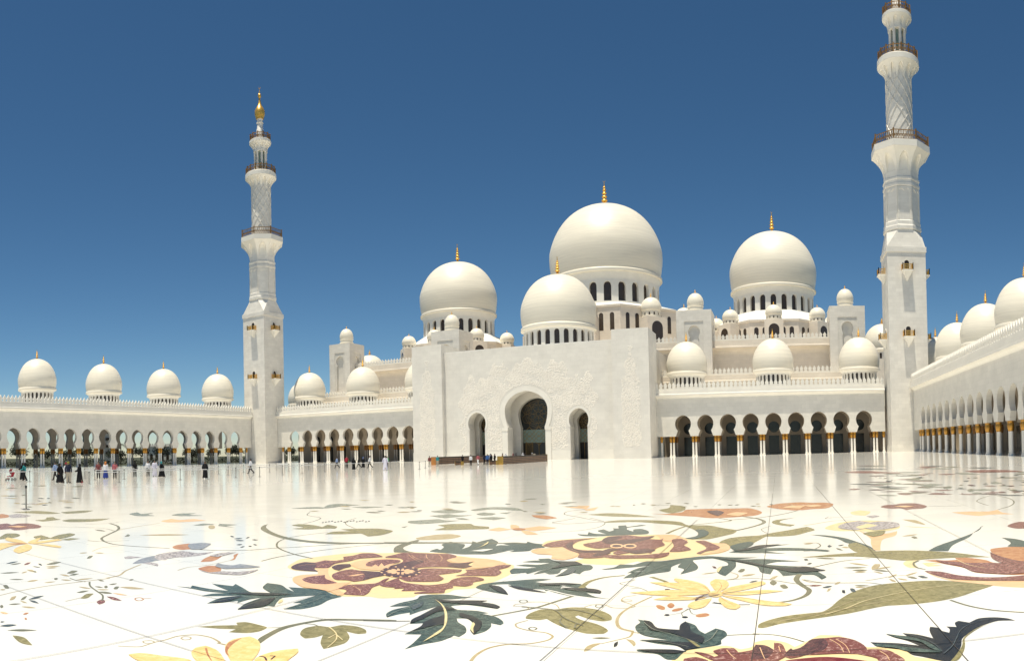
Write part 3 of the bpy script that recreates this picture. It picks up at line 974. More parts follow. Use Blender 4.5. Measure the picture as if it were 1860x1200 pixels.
def oct_base(root, cx, cy, ap, z0, z1, nw, drum_r, zsk, skirt=True):
    m = MB()
    m.prism([(cx + x, cy + y) for x, y in oct_pts(ap)], z0, z1)
    m.prism([(cx + x, cy + y) for x, y in oct_pts(ap + 0.25)], z1, z1 + 0.5)
    ow = m.build('octagon_wall', M['hall'], root)
    k = MB()
    vs = []
    n = 8
    o = oct_pts(ap + 0.2)
    vs = [(cx + x, cy + y, z1 + 0.55) for x, y in o] + [(cx + x * (drum_r + 0.3) / (ap), cy + y * (drum_r + 0.3) / (ap), zsk) for x, y in o]
    k.add(vs, [(i, (i + 1) % n, (i + 1) % n + n, i + n) for i in range(n)] + [list(range(n, 2 * n))])
    k.build('skirt_roof', M['roof'], root)
    # arched windows of the octagon
    edge = 2 * ap * math.tan(PI / 8)
    for f in (0, 1, 2, 6, 7):
        T = Matrix.Translation((cx, cy, 0)) @ Matrix.Rotation(PI / 4 * f, 4, 'Z')
        for u in nw:
            x = u * edge / 2
            hw_ = 0.62
            zt = z1 - 1.6
            zb = max(z0, zt - 5.0)
            g = MB()
            g.plate([(x - hw_, zb), (x - hw_, zt - hw_)] + [(x + hw_ * math.cos(PI - PI * i / 8), zt - hw_ + hw_ * math.sin(PI * i / 8)) for i in range(1, 8)] + [(x + hw_, zt - hw_), (x + hw_, zb)], -ap - 0.02, -ap - 0.004, 0, T)
            g.build('window', M['drum_glass'], ow)

def turret(root, x, y, ang, r, z0, zt, ztip, zw0):
    """little domed turret on the middle of an octagon face"""
    hw_ = r * 1.12
    m = MB()
    T = Matrix.Rotation(ang, 4, 'Z')
    m.plate([(-hw_, z0), (hw_, z0), (hw_, zw0), (-hw_, zw0)], -hw_ * 0.9, hw_, 0, T)
    tu = m.build('turret', M['hall'], root, (x, y, 0))
    d = MB()
    h = zt - zw0
    dh = h * 0.30
    d.ring_windows(r * 0.93, 0.3, zw0 + 0.004, zw0 + dh, zw0 + dh * 0.3, zw0 + dh * 0.8, 12, 0.34, -PI / 2)
    d.lathe([(r * 0.93 - 0.3, zw0 + 0.004), (r * 0.93 - 0.3, zw0 + dh)], 24, mi=1)
    d.lathe([(r * 0.93, zw0 + dh + 0.002), (r * 1.0, zw0 + dh + 0.25)] + dome_profile(r * 0.97, r * 1.02, zw0 + dh + 0.26, zw0 + dh + h * 0.2, zt, 14), 32)
    d.build('turret_dome', [M['dome'], M['drum_glass']], tu, smooth=True)
    f = MB()
    f.lathe(finial_profile(r * 0.16, zt - 0.05, ztip), 10)
    f.build('finial', M['gold'], tu, smooth=True)
    g = MB()
    aw = r * 0.62
    zt_ = zw0 - 1.2
    g.plate([(-aw, z0), (-aw, zt_ - aw)] + [(aw * math.cos(PI - PI * i / 10), zt_ - aw + aw * math.sin(PI * i / 10)) for i in range(1, 10)] + [(aw, zt_ - aw), (aw, z0)], -hw_ * 0.9 - 0.03, -hw_ * 0.9 - 0.004, 0, T)
    g.build('window', M['drum_glass'], tu)

def prayer_hall():
    root = thing('prayer_hall', 'vast prayer hall behind the arcades with three great white domes and domed turrets', 'mosque', (0, 0, 0))
    cove_block(root, -125.0, 18.5, 160.0, 168.0, 13.0, 17.0, 0.9, 18.6, 1.8, M['hall'])
    cove_block(root, -120.5, 14.0, 170.0, 245.0, 13.0, 26.2, 1.7, 28.0, 1.6, M['hall'])
    # main dome
    cx, cy = AX + 1.1, 208.0
    oct_base(root, cx, cy, 23.0, 28.0, 41.6, (-0.75, -0.42, 0.42, 0.75), 16.6, 44.2)
    dome_part(root, (cx, cy, 0), 17.75, 17.2, 44.0, 53.4, 54.6, 62.0, 77.9, 86.2, 24, 44.9, 50.6, 16.4, seg=96, frac=0.52, lip=0.3, fin_r=1.9)
    for k in range(8):
        a = PI / 4 * k
        turret(root, cx + 24.2 * math.sin(a), cy - 24.2 * math.cos(a), a, 2.95, 30.0, 44.6, 46.0, 38.7)
    for sx in (-51.7, 51.7):
        cx2, cy2 = AX + 1.0 + sx, 208.5
        oct_base(root, cx2, cy2, 16.6, 28.0, 36.6, (-0.72, -0.38, 0.38, 0.72), 12.3, 40.4)
        dome_part(root, (cx2, cy2, 0), 13.2, 12.75, 40.2, 47.6, 48.5, 54.3, 66.4, 73.0, 24, 40.8, 45.3, 12.1, seg=80, frac=0.52, lip=0.25, fin_r=1.45)
        for k in range(8):
            a = PI / 4 * k
            turret(root, cx2 + 17.6 * math.sin(a), cy2 - 17.6 * math.cos(a), a, 2.35, 28.0, 41.0, 42.0, 36.6)
    # dome over the entrance
    dome_part(root, (AX + 0.7, 160.3, 0), 9.35, 9.05, 23.6, 31.0, 32.1, 36.2, 45.1, 49.8, 24, 26.0, 30.5, 8.65, seg=72, frac=0.55, lip=0.3, fin_r=1.2)
    # outlying domes beyond the side walls
    for sx in (-85.1, 85.1):
        b = MB(); b.box(AX + sx - 6.2, AX + sx + 6.2, 199, 211.5, 13.0, 26.5); b.build('wall', M['hall'], root)
        dome_part(root, (AX + sx, 205, 0), 5.7, 5.5, 26.5, 29.0, 29.7, 31.8, 37.6, 39.6, 24, 26.7, 28.4, 4.9, fin_r=0.9, lip=0.15)
    return root
prayer_hall()

# ------------------------------------------------------------------ pylons with niches
def pylon(label, x, w=8.6, z1=35.2):
    root = thing('pylon', label, 'tower', (x, 165.0, 0), 0, 'square towers with blind arches on the prayer hall')
    d = w
    h = w / 2
    z0 = 18.5
    m = MB()
    m.box(-h + 0.75, h - 0.75, 0.75, d - 0.75, 13.0, z1 - 0.3)
    m.box(-h, h, 0, d, z1 - 0.29, z1)
    m.box(-h, h, 0, d, 13.0, z0)
    pw = h - 1.95
    for k in range(4):
        T = Matrix.Translation((0, h, 0)) @ Matrix.Rotation(PI / 2 * k, 4, 'Z')
        ww = h if k % 2 == 0 else h - 0.145
        m.plate([(-ww, z0), (-pw, z0), (-pw, z1 - 2.7), (pw, z1 - 2.7), (pw, z0), (ww, z0), (ww, z1 - 0.295), (-ww, z1 - 0.295)], -h, -h + 0.14, 0, T)
    m.build('shaft', M['tower'], root)
    n = MB()
    for k in range(4):
        T = Matrix.Translation((0, h, 0)) @ Matrix.Rotation(PI / 2 * k, 4, 'Z')
        ww = h - 0.145 if k % 2 == 0 else h - 0.755
        zc = z1 - 5.3
        arch_plate(n, -ww, ww, z0, z1 - 0.31, 0, 1.22, zc - 1.7, 1.42, zc, zc - 1.25, 1.0, zc + 1.6, -h + 0.14, -h + 0.75, 0, T)
    n.build('niche_panel', M['wall'], root)
    dm = MB()
    r = 2.0
    dm.lathe([(r * 0.95, z1), (r * 0.95, z1 + 0.5), (r * 1.05, z1 + 0.6), (r * 1.05, z1 + 0.8), (r * 0.95, z1 + 0.9), (r * 0.95, z1 + 1.4), (r * 1.03, z1 + 1.5), (r * 1.03, z1 + 1.7)] + dome_profile(r * 0.97, r * 1.05, z1 + 1.72, z1 + 2.7, z1 + 5.0, 16), 36, c=(0, h))
    o = dm.build('dome', M['dome'], root, smooth=True)
    f = MB(); f.lathe(finial_profile(0.4, z1 + 4.95, z1 + 6.0), 10, c=(0, h)); f.build('finial', M['gold'], o, smooth=True)
    return root
pylon('square marble tower with blind arch between the far minaret and the portal', -122.3, 7.6)
pylon('square marble tower half hidden by the top edge of the portal', -86.6)
pylon('square marble tower with blind arch between the portal and the second largest dome', -19.9)
pylon('square marble tower with blind arch standing closest to the nearer minaret', 17.2)

# ------------------------------------------------------------------ ground
g = MB()
g.add([(-147, -120, 0), (60, -120, 0), (60, 250, 0), (-147, 250, 0)], [(0, 1, 2, 3)])
floor_ob = g.build('courtyard_floor', M['floor'])
tag(floor_ob, 'polished white marble courtyard floor with flower inlays', 'floor', kind='structure')
M['ground'] = plain('lawn_ground', (0.045, 0.05, 0.022), 0.9, var=0.3, scale=0.05)
g = MB()
g.add([(-3000, -3000, -0.05), (3000, -3000, -0.05), (3000, 3000, -0.05), (-3000, 3000, -0.05)], [(0, 1, 2, 3)])
tag(g.build('ground', M['ground']), kind='structure')

# floor inlay outlines, millimetres on the floor: (stone, layer, 0 = filled shape or (start, end) width of a band, points)
INLAY = [
 ('flower_inlay', 'large maroon and cream flower inlay left of the middle', [
  ('cream',0,0,"-8830,10100 -9030,10490 -9220,11000 -9150,11270 -9080,11600 -8970,11900 -8830,12200 -8650,12450 -8220,12510 -8010,12670 -7960,12780 -7740,12900 -7330,12970 -6970,13040 -6580,12850 -6160,12670 -5760,12610 -5370,12380 -5080,12140 -4940,12020 -4770,11470 -4660,11180 -4640,10800 -4650,10420 -4740,10120 -4730,9850 -4840,9740 -4970,9620 -4960,9360 -5090,9200 -5310,9150 -5300,8940 -5280,8910 -5510,8730 -5700,8600 -5920,8620 -6100,8520 -6250,8430 -6440,8430 -6610,8560 -6810,8550 -6900,8620 -7170,8610 -7470,8780 -7770,9010 -8000,9320 -8000,9540 -7820,9770 -7980,9950 -8160,9880 -8420,9830 -8680,9950"),
  ('peach',1,0,"-7920,9220 -7970,9500 -7800,9730 -7940,9920 -8130,10140 -8040,10370 -7570,9770 -6980,9240 -6820,9430 -6630,8830 -6320,8540 -6360,8420 -6630,8590 -6920,8650 -7200,8640 -7480,8790 -7760,9010"),
  ('peach',1,0,"-6430,12160 -6490,12680 -6140,12620 -5740,12580 -5370,12380 -5140,12120 -5260,11720 -5660,11390 -5690,11690 -5850,12180 -6050,11890"),
  ('peach',1,0,"-7980,11020 -8000,11520 -7780,11830 -7380,11880 -7110,11110 -6990,10620 -7470,10590"),
  ('maroon',2,0,"-8640,9980 -8860,10410 -8870,10670 -8660,10740 -8670,11070 -8480,11120 -8410,11360 -8620,11650 -8550,11910 -8570,12260 -8360,12370 -7890,12040 -8010,11850 -8190,11620 -8180,11290 -8240,10870 -8050,10370 -8260,10240 -8140,10070 -7960,9960 -8230,9890 -8440,9880"),
  ('dark_maroon',3,0,"-8640,9980 -8860,10410 -8870,10670 -8670,10700 -8370,10410 -8210,10150 -7960,9960 -8230,9890 -8440,9880"),
  ('maroon',2,0,"-7840,12060 -7820,12410 -7820,12700 -7500,12810 -6990,12900 -6840,12950 -6570,12780 -6440,12580 -6470,12200 -6180,11900 -6010,11960 -5860,12200 -5800,11810 -5640,11660 -5710,11430 -6060,11450 -6470,11240 -6590,10920 -6900,11100 -7110,11110 -7140,11560 -7260,11820 -7490,12030 -7760,11970"),
  ('dark_maroon',3,0,"-7100,11060 -7090,11470 -7020,12040 -6830,11940 -6700,11300 -6570,10880 -6820,10920"),
  ('dark_maroon',3,0,"-6160,11870 -6010,11960 -5860,12200 -5800,11810 -5640,11660 -5720,11450 -5990,11480 -6150,11630"),
  ('dark_maroon',2,0,"-8070,10530 -8110,10820 -7960,10960 -7760,10710 -7750,10490 -7690,10240 -7860,10310"),
  ('maroon',2,0,"-7630,11030 -7780,11380 -7760,11640 -7550,11810 -7310,11790 -7180,11490 -7260,11330 -7220,11060 -7470,11350 -7290,10960 -7490,11160 -7400,10910 -7510,10910"),
  ('maroon',2,0,"-7520,9800 -7630,10270 -7570,10480 -7350,10430 -7080,10470 -6870,10470 -6670,10270 -6730,9950 -6730,9660 -6810,9480 -6970,9530 -7160,9460"),
  ('dark_maroon',3,0,"-7350,10430 -7080,10470 -6870,10470 -6670,10270 -6730,9950 -6750,9650 -7000,10090"),
  ('peach',4,0,"-7190,9840 -7180,10050 -7060,10170 -7100,9920"),
  ('maroon',2,0,"-7690,9170 -7750,9440 -7620,9730 -7400,9460 -6980,9240 -7080,9040 -7330,8970"),
  ('maroon',2,0,"-6670,8850 -6720,9210 -6550,9360 -6400,9530 -6480,9980 -6450,10040 -6280,9540 -6250,9220 -6070,8840 -6020,8640 -6180,8580 -6350,8560 -6450,8780 -6570,8870"),
  ('maroon',2,0,"-6250,9430 -6320,9880 -6330,10150 -6090,9850 -5820,9770 -5520,9780 -5330,10060 -5390,10370 -5340,10610 -5140,10720 -4940,10620 -4860,10480 -4950,10280 -4880,10070 -4920,9900 -5040,9890 -5140,9890 -5060,9730 -5110,9600 -5010,9340 -5150,9250 -5400,9110 -5440,9160 -5380,9260 -5300,9410 -5690,9190 -5750,9400 -5890,9280 -5910,9390 -6090,9350"),
  ('maroon',2,0,"-6190,10030 -6400,10210 -6320,10440 -6400,11110 -6210,11240 -5820,11280 -5680,11290 -5600,11070 -5730,10830 -5820,10660 -5570,10390 -5540,10140 -5790,9990 -6020,9930"),
  ('maroon',2,0,"-5590,11270 -5360,11540 -5260,11720 -5210,11940 -5000,12030 -4960,11760 -5020,11500 -4870,11260 -4830,10910 -5190,10800 -5510,10680 -5460,10880 -5480,11110"),
  ('dark_maroon',4,0,"-6260,10810 -6190,10650 -6160,10490 -6180,10360 -6230,10250 -6320,10180 -6430,10160 -6560,10180 -6700,10240 -6830,10350 -6940,10490 -7020,10650 -7070,10810 -7060,10970 -7010,11090 -6920,11170 -6800,11190 -6650,11160 -6500,11080 -6370,10960"),
  ('peach',5,0,"-6560,10710 -6480,10680 -6420,10680 -6380,10730 -6370,10790 -6430,10820 -6500,10820 -6540,10780"),
  ('peach',5,0,"-6540,10670 -6460,10620 -6390,10600 -6350,10620 -6320,10660 -6400,10710 -6470,10740 -6520,10720"),
  ('peach',5,0,"-6550,10640 -6470,10570 -6400,10520 -6360,10520 -6340,10540 -6410,10600 -6480,10660 -6520,10670"),
  ('peach',5,0,"-6560,10620 -6500,10510 -6450,10440 -6420,10430 -6410,10450 -6460,10530 -6520,10620 -6550,10640"),
  ('peach',5,0,"-6590,10600 -6620,10600 -6620,10570 -6570,10480 -6510,10390 -6490,10400 -6490,10420 -6530,10500"),
  ('peach',5,0,"-6630,10610 -6660,10600 -6680,10570 -6670,10480 -6640,10400 -6610,10400 -6590,10430 -6600,10510"),
  ('peach',5,0,"-6660,10620 -6720,10630 -6760,10610 -6770,10530 -6770,10450 -6720,10450 -6670,10470 -6650,10530"),
  ('peach',5,0,"-6680,10650 -6760,10680 -6820,10670 -6850,10620 -6870,10560 -6800,10530 -6730,10530 -6700,10580"),
  ('peach',5,0,"-6690,10680 -6780,10730 -6850,10760 -6900,10730 -6920,10690 -6840,10640 -6760,10610 -6720,10630"),
  ('peach',5,0,"-6690,10710 -6770,10790 -6840,10840 -6890,10840 -6910,10820 -6840,10750 -6760,10690 -6720,10690"),
  ('peach',5,0,"-6670,10740 -6740,10850 -6800,10920 -6830,10940 -6840,10920 -6780,10820 -6720,10740 -6690,10720"),
  ('peach',5,0,"-6650,10750 -6620,10750 -6620,10780 -6670,10880 -6730,10970 -6750,10970 -6750,10940 -6710,10860"),
  ('peach',5,0,"-6610,10750 -6570,10750 -6560,10790 -6570,10880 -6590,10970 -6620,10960 -6650,10930 -6640,10850"),
  ('peach',5,0,"-6580,10730 -6520,10720 -6480,10750 -6460,10820 -6460,10900 -6520,10910 -6570,10890 -6580,10830"),
  ('peach',5,0,"-6240,10750 -6220,10700 -6240,10690 -6280,10730 -6290,10780 -6270,10790"),
  ('dark_maroon',5,0,"-6190,10630 -6180,10590 -6200,10580 -6230,10620 -6250,10660 -6230,10670"),
  ('peach',5,0,"-6170,10520 -6160,10480 -6180,10470 -6210,10510 -6230,10550 -6210,10560"),
  ('dark_maroon',5,0,"-6180,10420 -6160,10380 -6180,10370 -6220,10400 -6230,10450 -6210,10460"),
  ('peach',5,0,"-6200,10340 -6190,10290 -6210,10280 -6240,10320 -6250,10360 -6230,10370"),
  ('dark_maroon',5,0,"-6250,10270 -6240,10230 -6250,10220 -6290,10250 -6300,10290 -6280,10300"),
  ('peach',5,0,"-6310,10220 -6300,10180 -6320,10170 -6350,10200 -6370,10250 -6350,10260"),
  ('dark_maroon',5,0,"-6390,10200 -6380,10160 -6400,10150 -6430,10180 -6450,10220 -6430,10230"),
  ('peach',5,0,"-6480,10200 -6470,10160 -6490,10150 -6520,10180 -6540,10230 -6520,10240"),
  ('dark_maroon',5,0,"-6580,10230 -6570,10190 -6590,10180 -6620,10210 -6640,10260 -6620,10270"),
  ('peach',5,0,"-6680,10280 -6660,10240 -6680,10230 -6720,10260 -6740,10310 -6720,10320"),
  ('dark_maroon',5,0,"-6770,10360 -6760,10320 -6780,10310 -6810,10340 -6830,10390 -6810,10400"),
  ('peach',5,0,"-6860,10460 -6840,10410 -6860,10400 -6900,10440 -6920,10480 -6900,10490"),
  ('dark_maroon',5,0,"-6930,10570 -6920,10520 -6940,10510 -6970,10550 -6990,10590 -6970,10600"),
  ('peach',5,0,"-6980,10680 -6970,10640 -6990,10630 -7030,10660 -7040,10710 -7020,10720"),
  ('dark_maroon',5,0,"-7010,10800 -7000,10760 -7020,10740 -7060,10780 -7070,10830 -7050,10840"),
  ('peach',5,0,"-7020,10920 -7000,10870 -7020,10860 -7060,10900 -7080,10940 -7060,10950"),
  ('dark_maroon',5,0,"-7000,11010 -6980,10970 -7000,10950 -7040,10990 -7060,11040 -7030,11050"),
  ('peach',5,0,"-6950,11090 -6930,11040 -6950,11030 -6990,11070 -7010,11120 -6990,11130"),
  ('dark_maroon',5,0,"-6880,11140 -6860,11090 -6880,11080 -6920,11120 -6940,11170 -6920,11180"),
  ('peach',5,0,"-6790,11170 -6770,11120 -6800,11110 -6830,11150 -6850,11200 -6830,11210"),
  ('dark_maroon',5,0,"-6690,11160 -6670,11110 -6700,11100 -6730,11140 -6750,11190 -6730,11200"),
  ('peach',5,0,"-6580,11120 -6570,11070 -6590,11060 -6630,11100 -6640,11150 -6620,11160"),
  ('dark_maroon',5,0,"-6480,11050 -6460,11000 -6490,10990 -6520,11030 -6540,11080 -6520,11090"),
  ('peach',5,0,"-6380,10960 -6370,10920 -6390,10910 -6420,10950 -6440,10990 -6420,11000"),
  ('dark_maroon',5,0,"-6300,10860 -6290,10810 -6310,10810 -6340,10840 -6360,10890 -6330,10900"),
 ]),
 ('flower_inlay', 'maroon and cream flower inlay right of the middle', [
  ('cream',0,0,"-5350,14720 -5450,15470 -5200,15750 -4930,15950 -4360,16330 -4250,16510 -3770,16700 -3340,16800 -3120,16810 -2690,16760 -2360,16310 -2000,15880 -1790,15760 -1560,15360 -1280,15250 -1110,14700 -1100,14200 -1280,13750 -1610,13480 -1920,13200 -2340,12920 -2660,12770 -2740,12860 -2990,12440 -3510,12430 -3800,12540 -3960,12720 -3880,13110 -4050,13260 -4110,13020 -4220,12790 -4480,12900 -4660,13390 -4980,13450 -5280,13830 -5260,14170 -4860,14380 -5180,14460"),
  ('peach',1,0,"-5280,13830 -5260,14170 -4860,14380 -4620,14280 -4320,13940 -4170,13710 -4100,13370 -4110,13020 -4220,12790 -4480,12900 -4660,13390 -4980,13450"),
  ('peach',1,0,"-3110,16760 -2690,16760 -2360,16270 -2170,15690 -2370,15410 -2750,15700 -2940,16320"),
  ('peach',1,0,"-1540,15180 -1270,15160 -1110,14670 -1100,14240 -1290,13830 -1630,13620 -1430,14070 -1330,14550"),
  ('maroon',2,0,"-5270,14590 -5300,15180 -5130,15590 -4880,15790 -4420,16110 -4680,15570 -4650,14830 -4450,14310 -4160,14090 -3880,14120 -3780,13760 -3530,13550 -3520,13210 -3770,13070 -4020,13150 -4130,13600 -4490,14040 -4800,14530 -5000,14430"),
  ('dark_maroon',3,0,"-4840,14950 -4810,15400 -4610,14700 -4390,14190 -4140,14030 -3820,14130 -3500,13790 -3660,13310 -3780,13290 -3780,13760 -4150,13710 -4520,14170"),
  ('maroon',2,0,"-4210,16340 -3760,16620 -3370,16380 -3070,16550 -3180,15980 -2810,15830 -2790,16110 -2720,15510 -2570,14950 -2660,14590 -2670,14090 -2660,13780 -2920,14090 -3020,13920 -3130,13820 -3300,13570 -3460,13790 -3450,14290 -3720,14520 -3940,14370 -4290,14670 -4450,15000 -4220,15470 -4150,15860"),
  ('dark_maroon',3,0,"-4190,16260 -3850,16450 -3860,15650 -3580,15820 -3060,16380 -3270,15380 -3520,15090 -3860,15060 -4140,15480"),
  ('dark_maroon',3,0,"-3690,14400 -3450,14350 -3100,14180 -2840,14450 -2640,14200 -2760,13840 -2960,13710 -3450,14220 -3590,13780 -3690,13310 -3780,13290 -3790,13880"),
  ('maroon',2,0,"-3570,13550 -3160,13530 -2720,13610 -2560,13730 -2300,13940 -2270,13490 -2410,13200 -2600,13190 -2810,13170 -3150,13090 -3520,13270"),
  ('maroon',2,0,"-2530,15900 -2350,16000 -2110,15400 -2140,14940 -1990,14590 -1900,14250 -2110,14020 -2310,14020 -2340,14770"),
  ('maroon',2,0,"-1960,15580 -1780,15670 -1500,15080 -1310,14550 -1370,14230 -1530,14080 -1630,13700 -1720,13780 -1590,14400 -1700,14920"),
  ('peach',4,0,"-3470,14780 -3450,14630 -3460,14510 -3500,14450 -3570,14440 -3640,14500 -3710,14610 -3760,14760 -3790,14920 -3780,15040 -3730,15120 -3670,15120 -3590,15060 -3520,14940"),
  ('peach',4,0,"-3170,14800 -3150,14650 -3170,14530 -3210,14460 -3280,14460 -3350,14520 -3420,14640 -3470,14780 -3490,14940 -3470,15060 -3430,15140 -3360,15140 -3280,15070 -3220,14950"),
  ('dark_maroon',5,0,"-3510,14780 -3500,14700 -3520,14630 -3550,14600 -3590,14590 -3640,14620 -3690,14690 -3720,14770 -3730,14850 -3720,14920 -3680,14960 -3640,14960 -3590,14930 -3540,14860"),
  ('dark_maroon',5,0,"-3210,14800 -3210,14720 -3220,14650 -3260,14610 -3300,14610 -3350,14640 -3390,14710 -3420,14790 -3430,14870 -3420,14940 -3380,14980 -3340,14980 -3290,14940 -3240,14880"),
 ]),
 ('flower_inlay', 'dark red flower inlay cut off by the bottom edge', [
  ('cream',0,0,"-1140,6880 -1110,7080 -1000,7290 -820,7390 -620,7430 -460,7300 -350,7380 -320,7550 -190,7640 10,7530 110,7340 260,7550 410,7760 660,7690 620,7680 770,7510 870,7220 1000,7190 1120,7120 1240,7000 1300,6780 1520,6600 1570,6330 1350,6130 170,6180 -390,6410 -850,6570"),
  ('maroon',1,0,"-1020,6950 -910,7010 -770,6900 -780,6750 -990,6740"),
  ('maroon',1,0,"-950,7190 -870,7170 -740,7050 -650,6900 -710,6900 -810,7010"),
  ('maroon',1,0,"-750,7220 -660,7320 -540,7320 -480,7170 -340,7250 -310,7440 -210,7410 -110,7240 -110,7500 -40,7470 10,7230 20,7030 -60,6880 -170,6600 -650,6610 -720,7020 -680,7060"),
  ('dark_maroon',2,0,"-330,7250 -310,7440 -210,7410 -120,7240 -180,6960 -340,6930"),
  ('maroon',1,0,"-10,7030 70,7280 90,7220 170,7290 310,7590 440,7610 600,7630 610,7630 780,7460 860,7100 780,6990 560,7030 320,7030 200,7030 190,7010 60,6940"),
  ('dark_maroon',2,0,"-10,7030 70,7280 90,7220 170,7290 310,7590 440,7610 470,7380 410,7180 290,7070 120,7000"),
  ('maroon',1,0,"730,7000 890,7110 1060,7050 1140,6870 1180,6670 890,6450 920,6800"),
  ('red',1,0,"270,6940 430,6940 660,6840 980,6570 930,6240 -50,6390 10,6870"),
 ]),
 ('flower_inlay', 'orange and maroon tulip inlay at the right edge', [
  ('peach',0,0,"2340,11140 2530,10450 3000,10070 3590,9780 3480,9290 3190,9520 2920,9820 2570,10240 2400,10700"),
  ('maroon',1,0,"2340,11160 2570,11000 2770,10610 3070,10310 3410,10170 3810,10170 3680,9730 3330,9910 3000,10070 2610,10370 2420,10790"),
  ('rust',0,0,"4060,12910 4380,12990 4820,12830 4870,12000 4280,10580 4070,11070 3810,11320 3770,11870 3910,12370"),
  ('maroon',2,0,"3920,12510 3940,12060 4070,11450 4270,11080 4110,10680 3960,11120 3770,11340 3750,11880"),
  ('rust',0,0,"3140,12360 3390,12110 3600,11750 3640,11470 4140,11030 4200,10630 3930,10210 3640,10260 3400,10430 3100,10730 3030,11210 2830,11640 2690,11950 2530,12140 2730,12160 2920,12010 3120,12010"),
  ('maroon',2,0,"2740,12080 3000,11820 3240,11590 3620,11420 4050,11010 4090,10570 3880,10350 3590,10340 3330,10520 3090,10790 3020,11330 2820,11710"),
  ('cream',3,(0.02,0.01),"3120,12010 3180,11370 3360,11000"),
  ('pale_yellow',0,0,"2140,12020 2330,12340 2560,12390 2340,11950 2310,11490 2170,11530"),
  ('pale_yellow',0,0,"2460,11910 2630,11910 2780,11790 2590,11740 2740,11560 2490,11540"),
  ('stem',1,(0.05,0.02),"2450,12160 2320,11960 2290,11490 2390,11290"),
 ]),
 ('flower_inlay', 'yellow star shaped lily inlay with thin brown veins', [
  ('yellow',1,0,"-1060,10080 -1340,10200 -1670,10280 -1960,10180 -2280,10050 -2010,9930 -1640,9870 -1300,9920 -1060,10040"),
  ('yellow',1,0,"-1080,10120 -1350,10550 -1700,10820 -2130,10840 -1900,10620 -1530,10280 -1240,10080"),
  ('yellow',1,0,"-1060,10120 -1210,10640 -1430,10960 -1760,11190 -1760,11060 -1460,10550 -1200,10250"),
  ('yellow',1,0,"-980,10200 -1090,10550 -1150,10870 -1090,11120 -940,11050 -840,10720 -860,10410 -940,10160"),
  ('yellow',1,0,"-920,10040 -820,10450 -560,10700 -330,10910 -260,10720 -460,10380 -710,10150"),
  ('yellow',1,0,"-910,10000 -630,10140 -280,10240 10,10130 -270,10000 -610,9900"),
  ('yellow',1,0,"-890,9920 -610,9790 -260,9540 30,9370 120,9290 30,9200 -260,9260 -590,9570 -850,9840"),
  ('yellow',1,0,"-900,9800 -760,9570 -570,9220 -630,9050 -720,9090 -840,9360 -910,9650"),
  ('yellow',1,0,"-1080,9800 -1290,9800 -1610,9870 -1840,9610 -1600,9580 -1330,9610 -1140,9690"),
  ('yellow',1,0,"-1100,9650 -1250,9510 -1290,9220 -1180,9060 -1080,9160 -1020,9510 -1010,9730"),
  ('rust',3,(0.012,0.004),"-1080,10080 -1400,10100 -1710,10070"),
  ('rust',3,(0.012,0.004),"-1080,10100 -1440,10420 -1780,10720"),
  ('rust',3,(0.012,0.004),"-1080,10140 -1240,10590 -1500,10900"),
  ('rust',3,(0.012,0.004),"-970,10100 -940,10540 -1010,10910"),
  ('rust',3,(0.012,0.004),"-900,10100 -640,10440 -330,10820"),
  ('rust',3,(0.012,0.004),"-900,10020 -540,10080 -140,10100"),
  ('rust',3,(0.012,0.004),"-870,9890 -430,9630 90,9280"),
  ('rust',3,(0.012,0.004),"-880,9760 -770,9470 -670,9290"),
  ('rust',3,(0.012,0.004),"-1110,9710 -1450,9740 -1640,9650"),
  ('yellow',2,0,"-880,10000 -880,9900 -900,9830 -940,9790 -980,9790 -1030,9830 -1070,9900 -1090,10000 -1090,10100 -1060,10180 -1030,10220 -980,10220 -930,10170 -900,10090"),
  ('dark_maroon',4,(0.02,0.008),"-910,9960 -1070,10040 -1220,9800 -1270,9670"),
  ('dark_maroon',4,(0.02,0.008),"-920,9930 -1100,9960 -1220,9740 -1240,9640"),
  ('dark_maroon',4,(0.02,0.008),"-930,9910 -1130,9880 -1220,9670 -1220,9610"),
  ('dark_maroon',4,(0.02,0.008),"-940,9890 -1150,9800 -1230,9600 -1190,9580"),
  ('dark_maroon',4,(0.02,0.008),"-960,9860 -1180,9730 -1230,9540 -1160,9550"),
  ('rust',0,0,"-1580,9100 -1580,9050 -1610,9030 -1640,9060 -1680,9110 -1710,9180 -1730,9250 -1730,9300 -1700,9310 -1670,9290 -1630,9240 -1590,9160"),
  ('rust',0,0,"-1480,9290 -1480,9210 -1490,9150 -1510,9130 -1530,9150 -1560,9210 -1580,9280 -1580,9360 -1570,9420 -1550,9440 -1530,9420 -1500,9360"),
  ('rust',0,0,"-1340,9120 -1340,9070 -1360,9020 -1390,8970 -1430,8950 -1460,8960 -1470,8990 -1470,9030 -1450,9090 -1420,9130 -1390,9150 -1360,9150"),
  ('rust',0,0,"-950,8800 -950,8750 -980,8700 -1020,8670 -1070,8660 -1100,8680 -1120,8720 -1120,8780 -1090,8830 -1050,8860 -1000,8870 -970,8840"),
  ('near_black',0,0,"-1470,8760 -1460,8740 -1470,8720 -1480,8710 -1500,8710 -1510,8720 -1530,8730 -1530,8760 -1530,8780 -1530,8790 -1510,8810 -1500,8810 -1480,8800 -1470,8780"),
  ('near_black',0,0,"-1210,8660 -1210,8640 -1220,8620 -1240,8610 -1250,8610 -1270,8620 -1280,8640 -1290,8660 -1290,8680 -1280,8700 -1270,8710 -1250,8710 -1230,8700 -1220,8680"),
  ('stem',0,(0.015,0.008),"-1180,9470 -1250,9120 -1320,8860 -1270,8680"),
  ('stem',0,(0.015,0.008),"-1250,9120 -1170,8830 -1070,8770"),
  ('stem',0,(0.015,0.008),"-1270,9120 -1330,8890 -1470,8760"),
 ]),
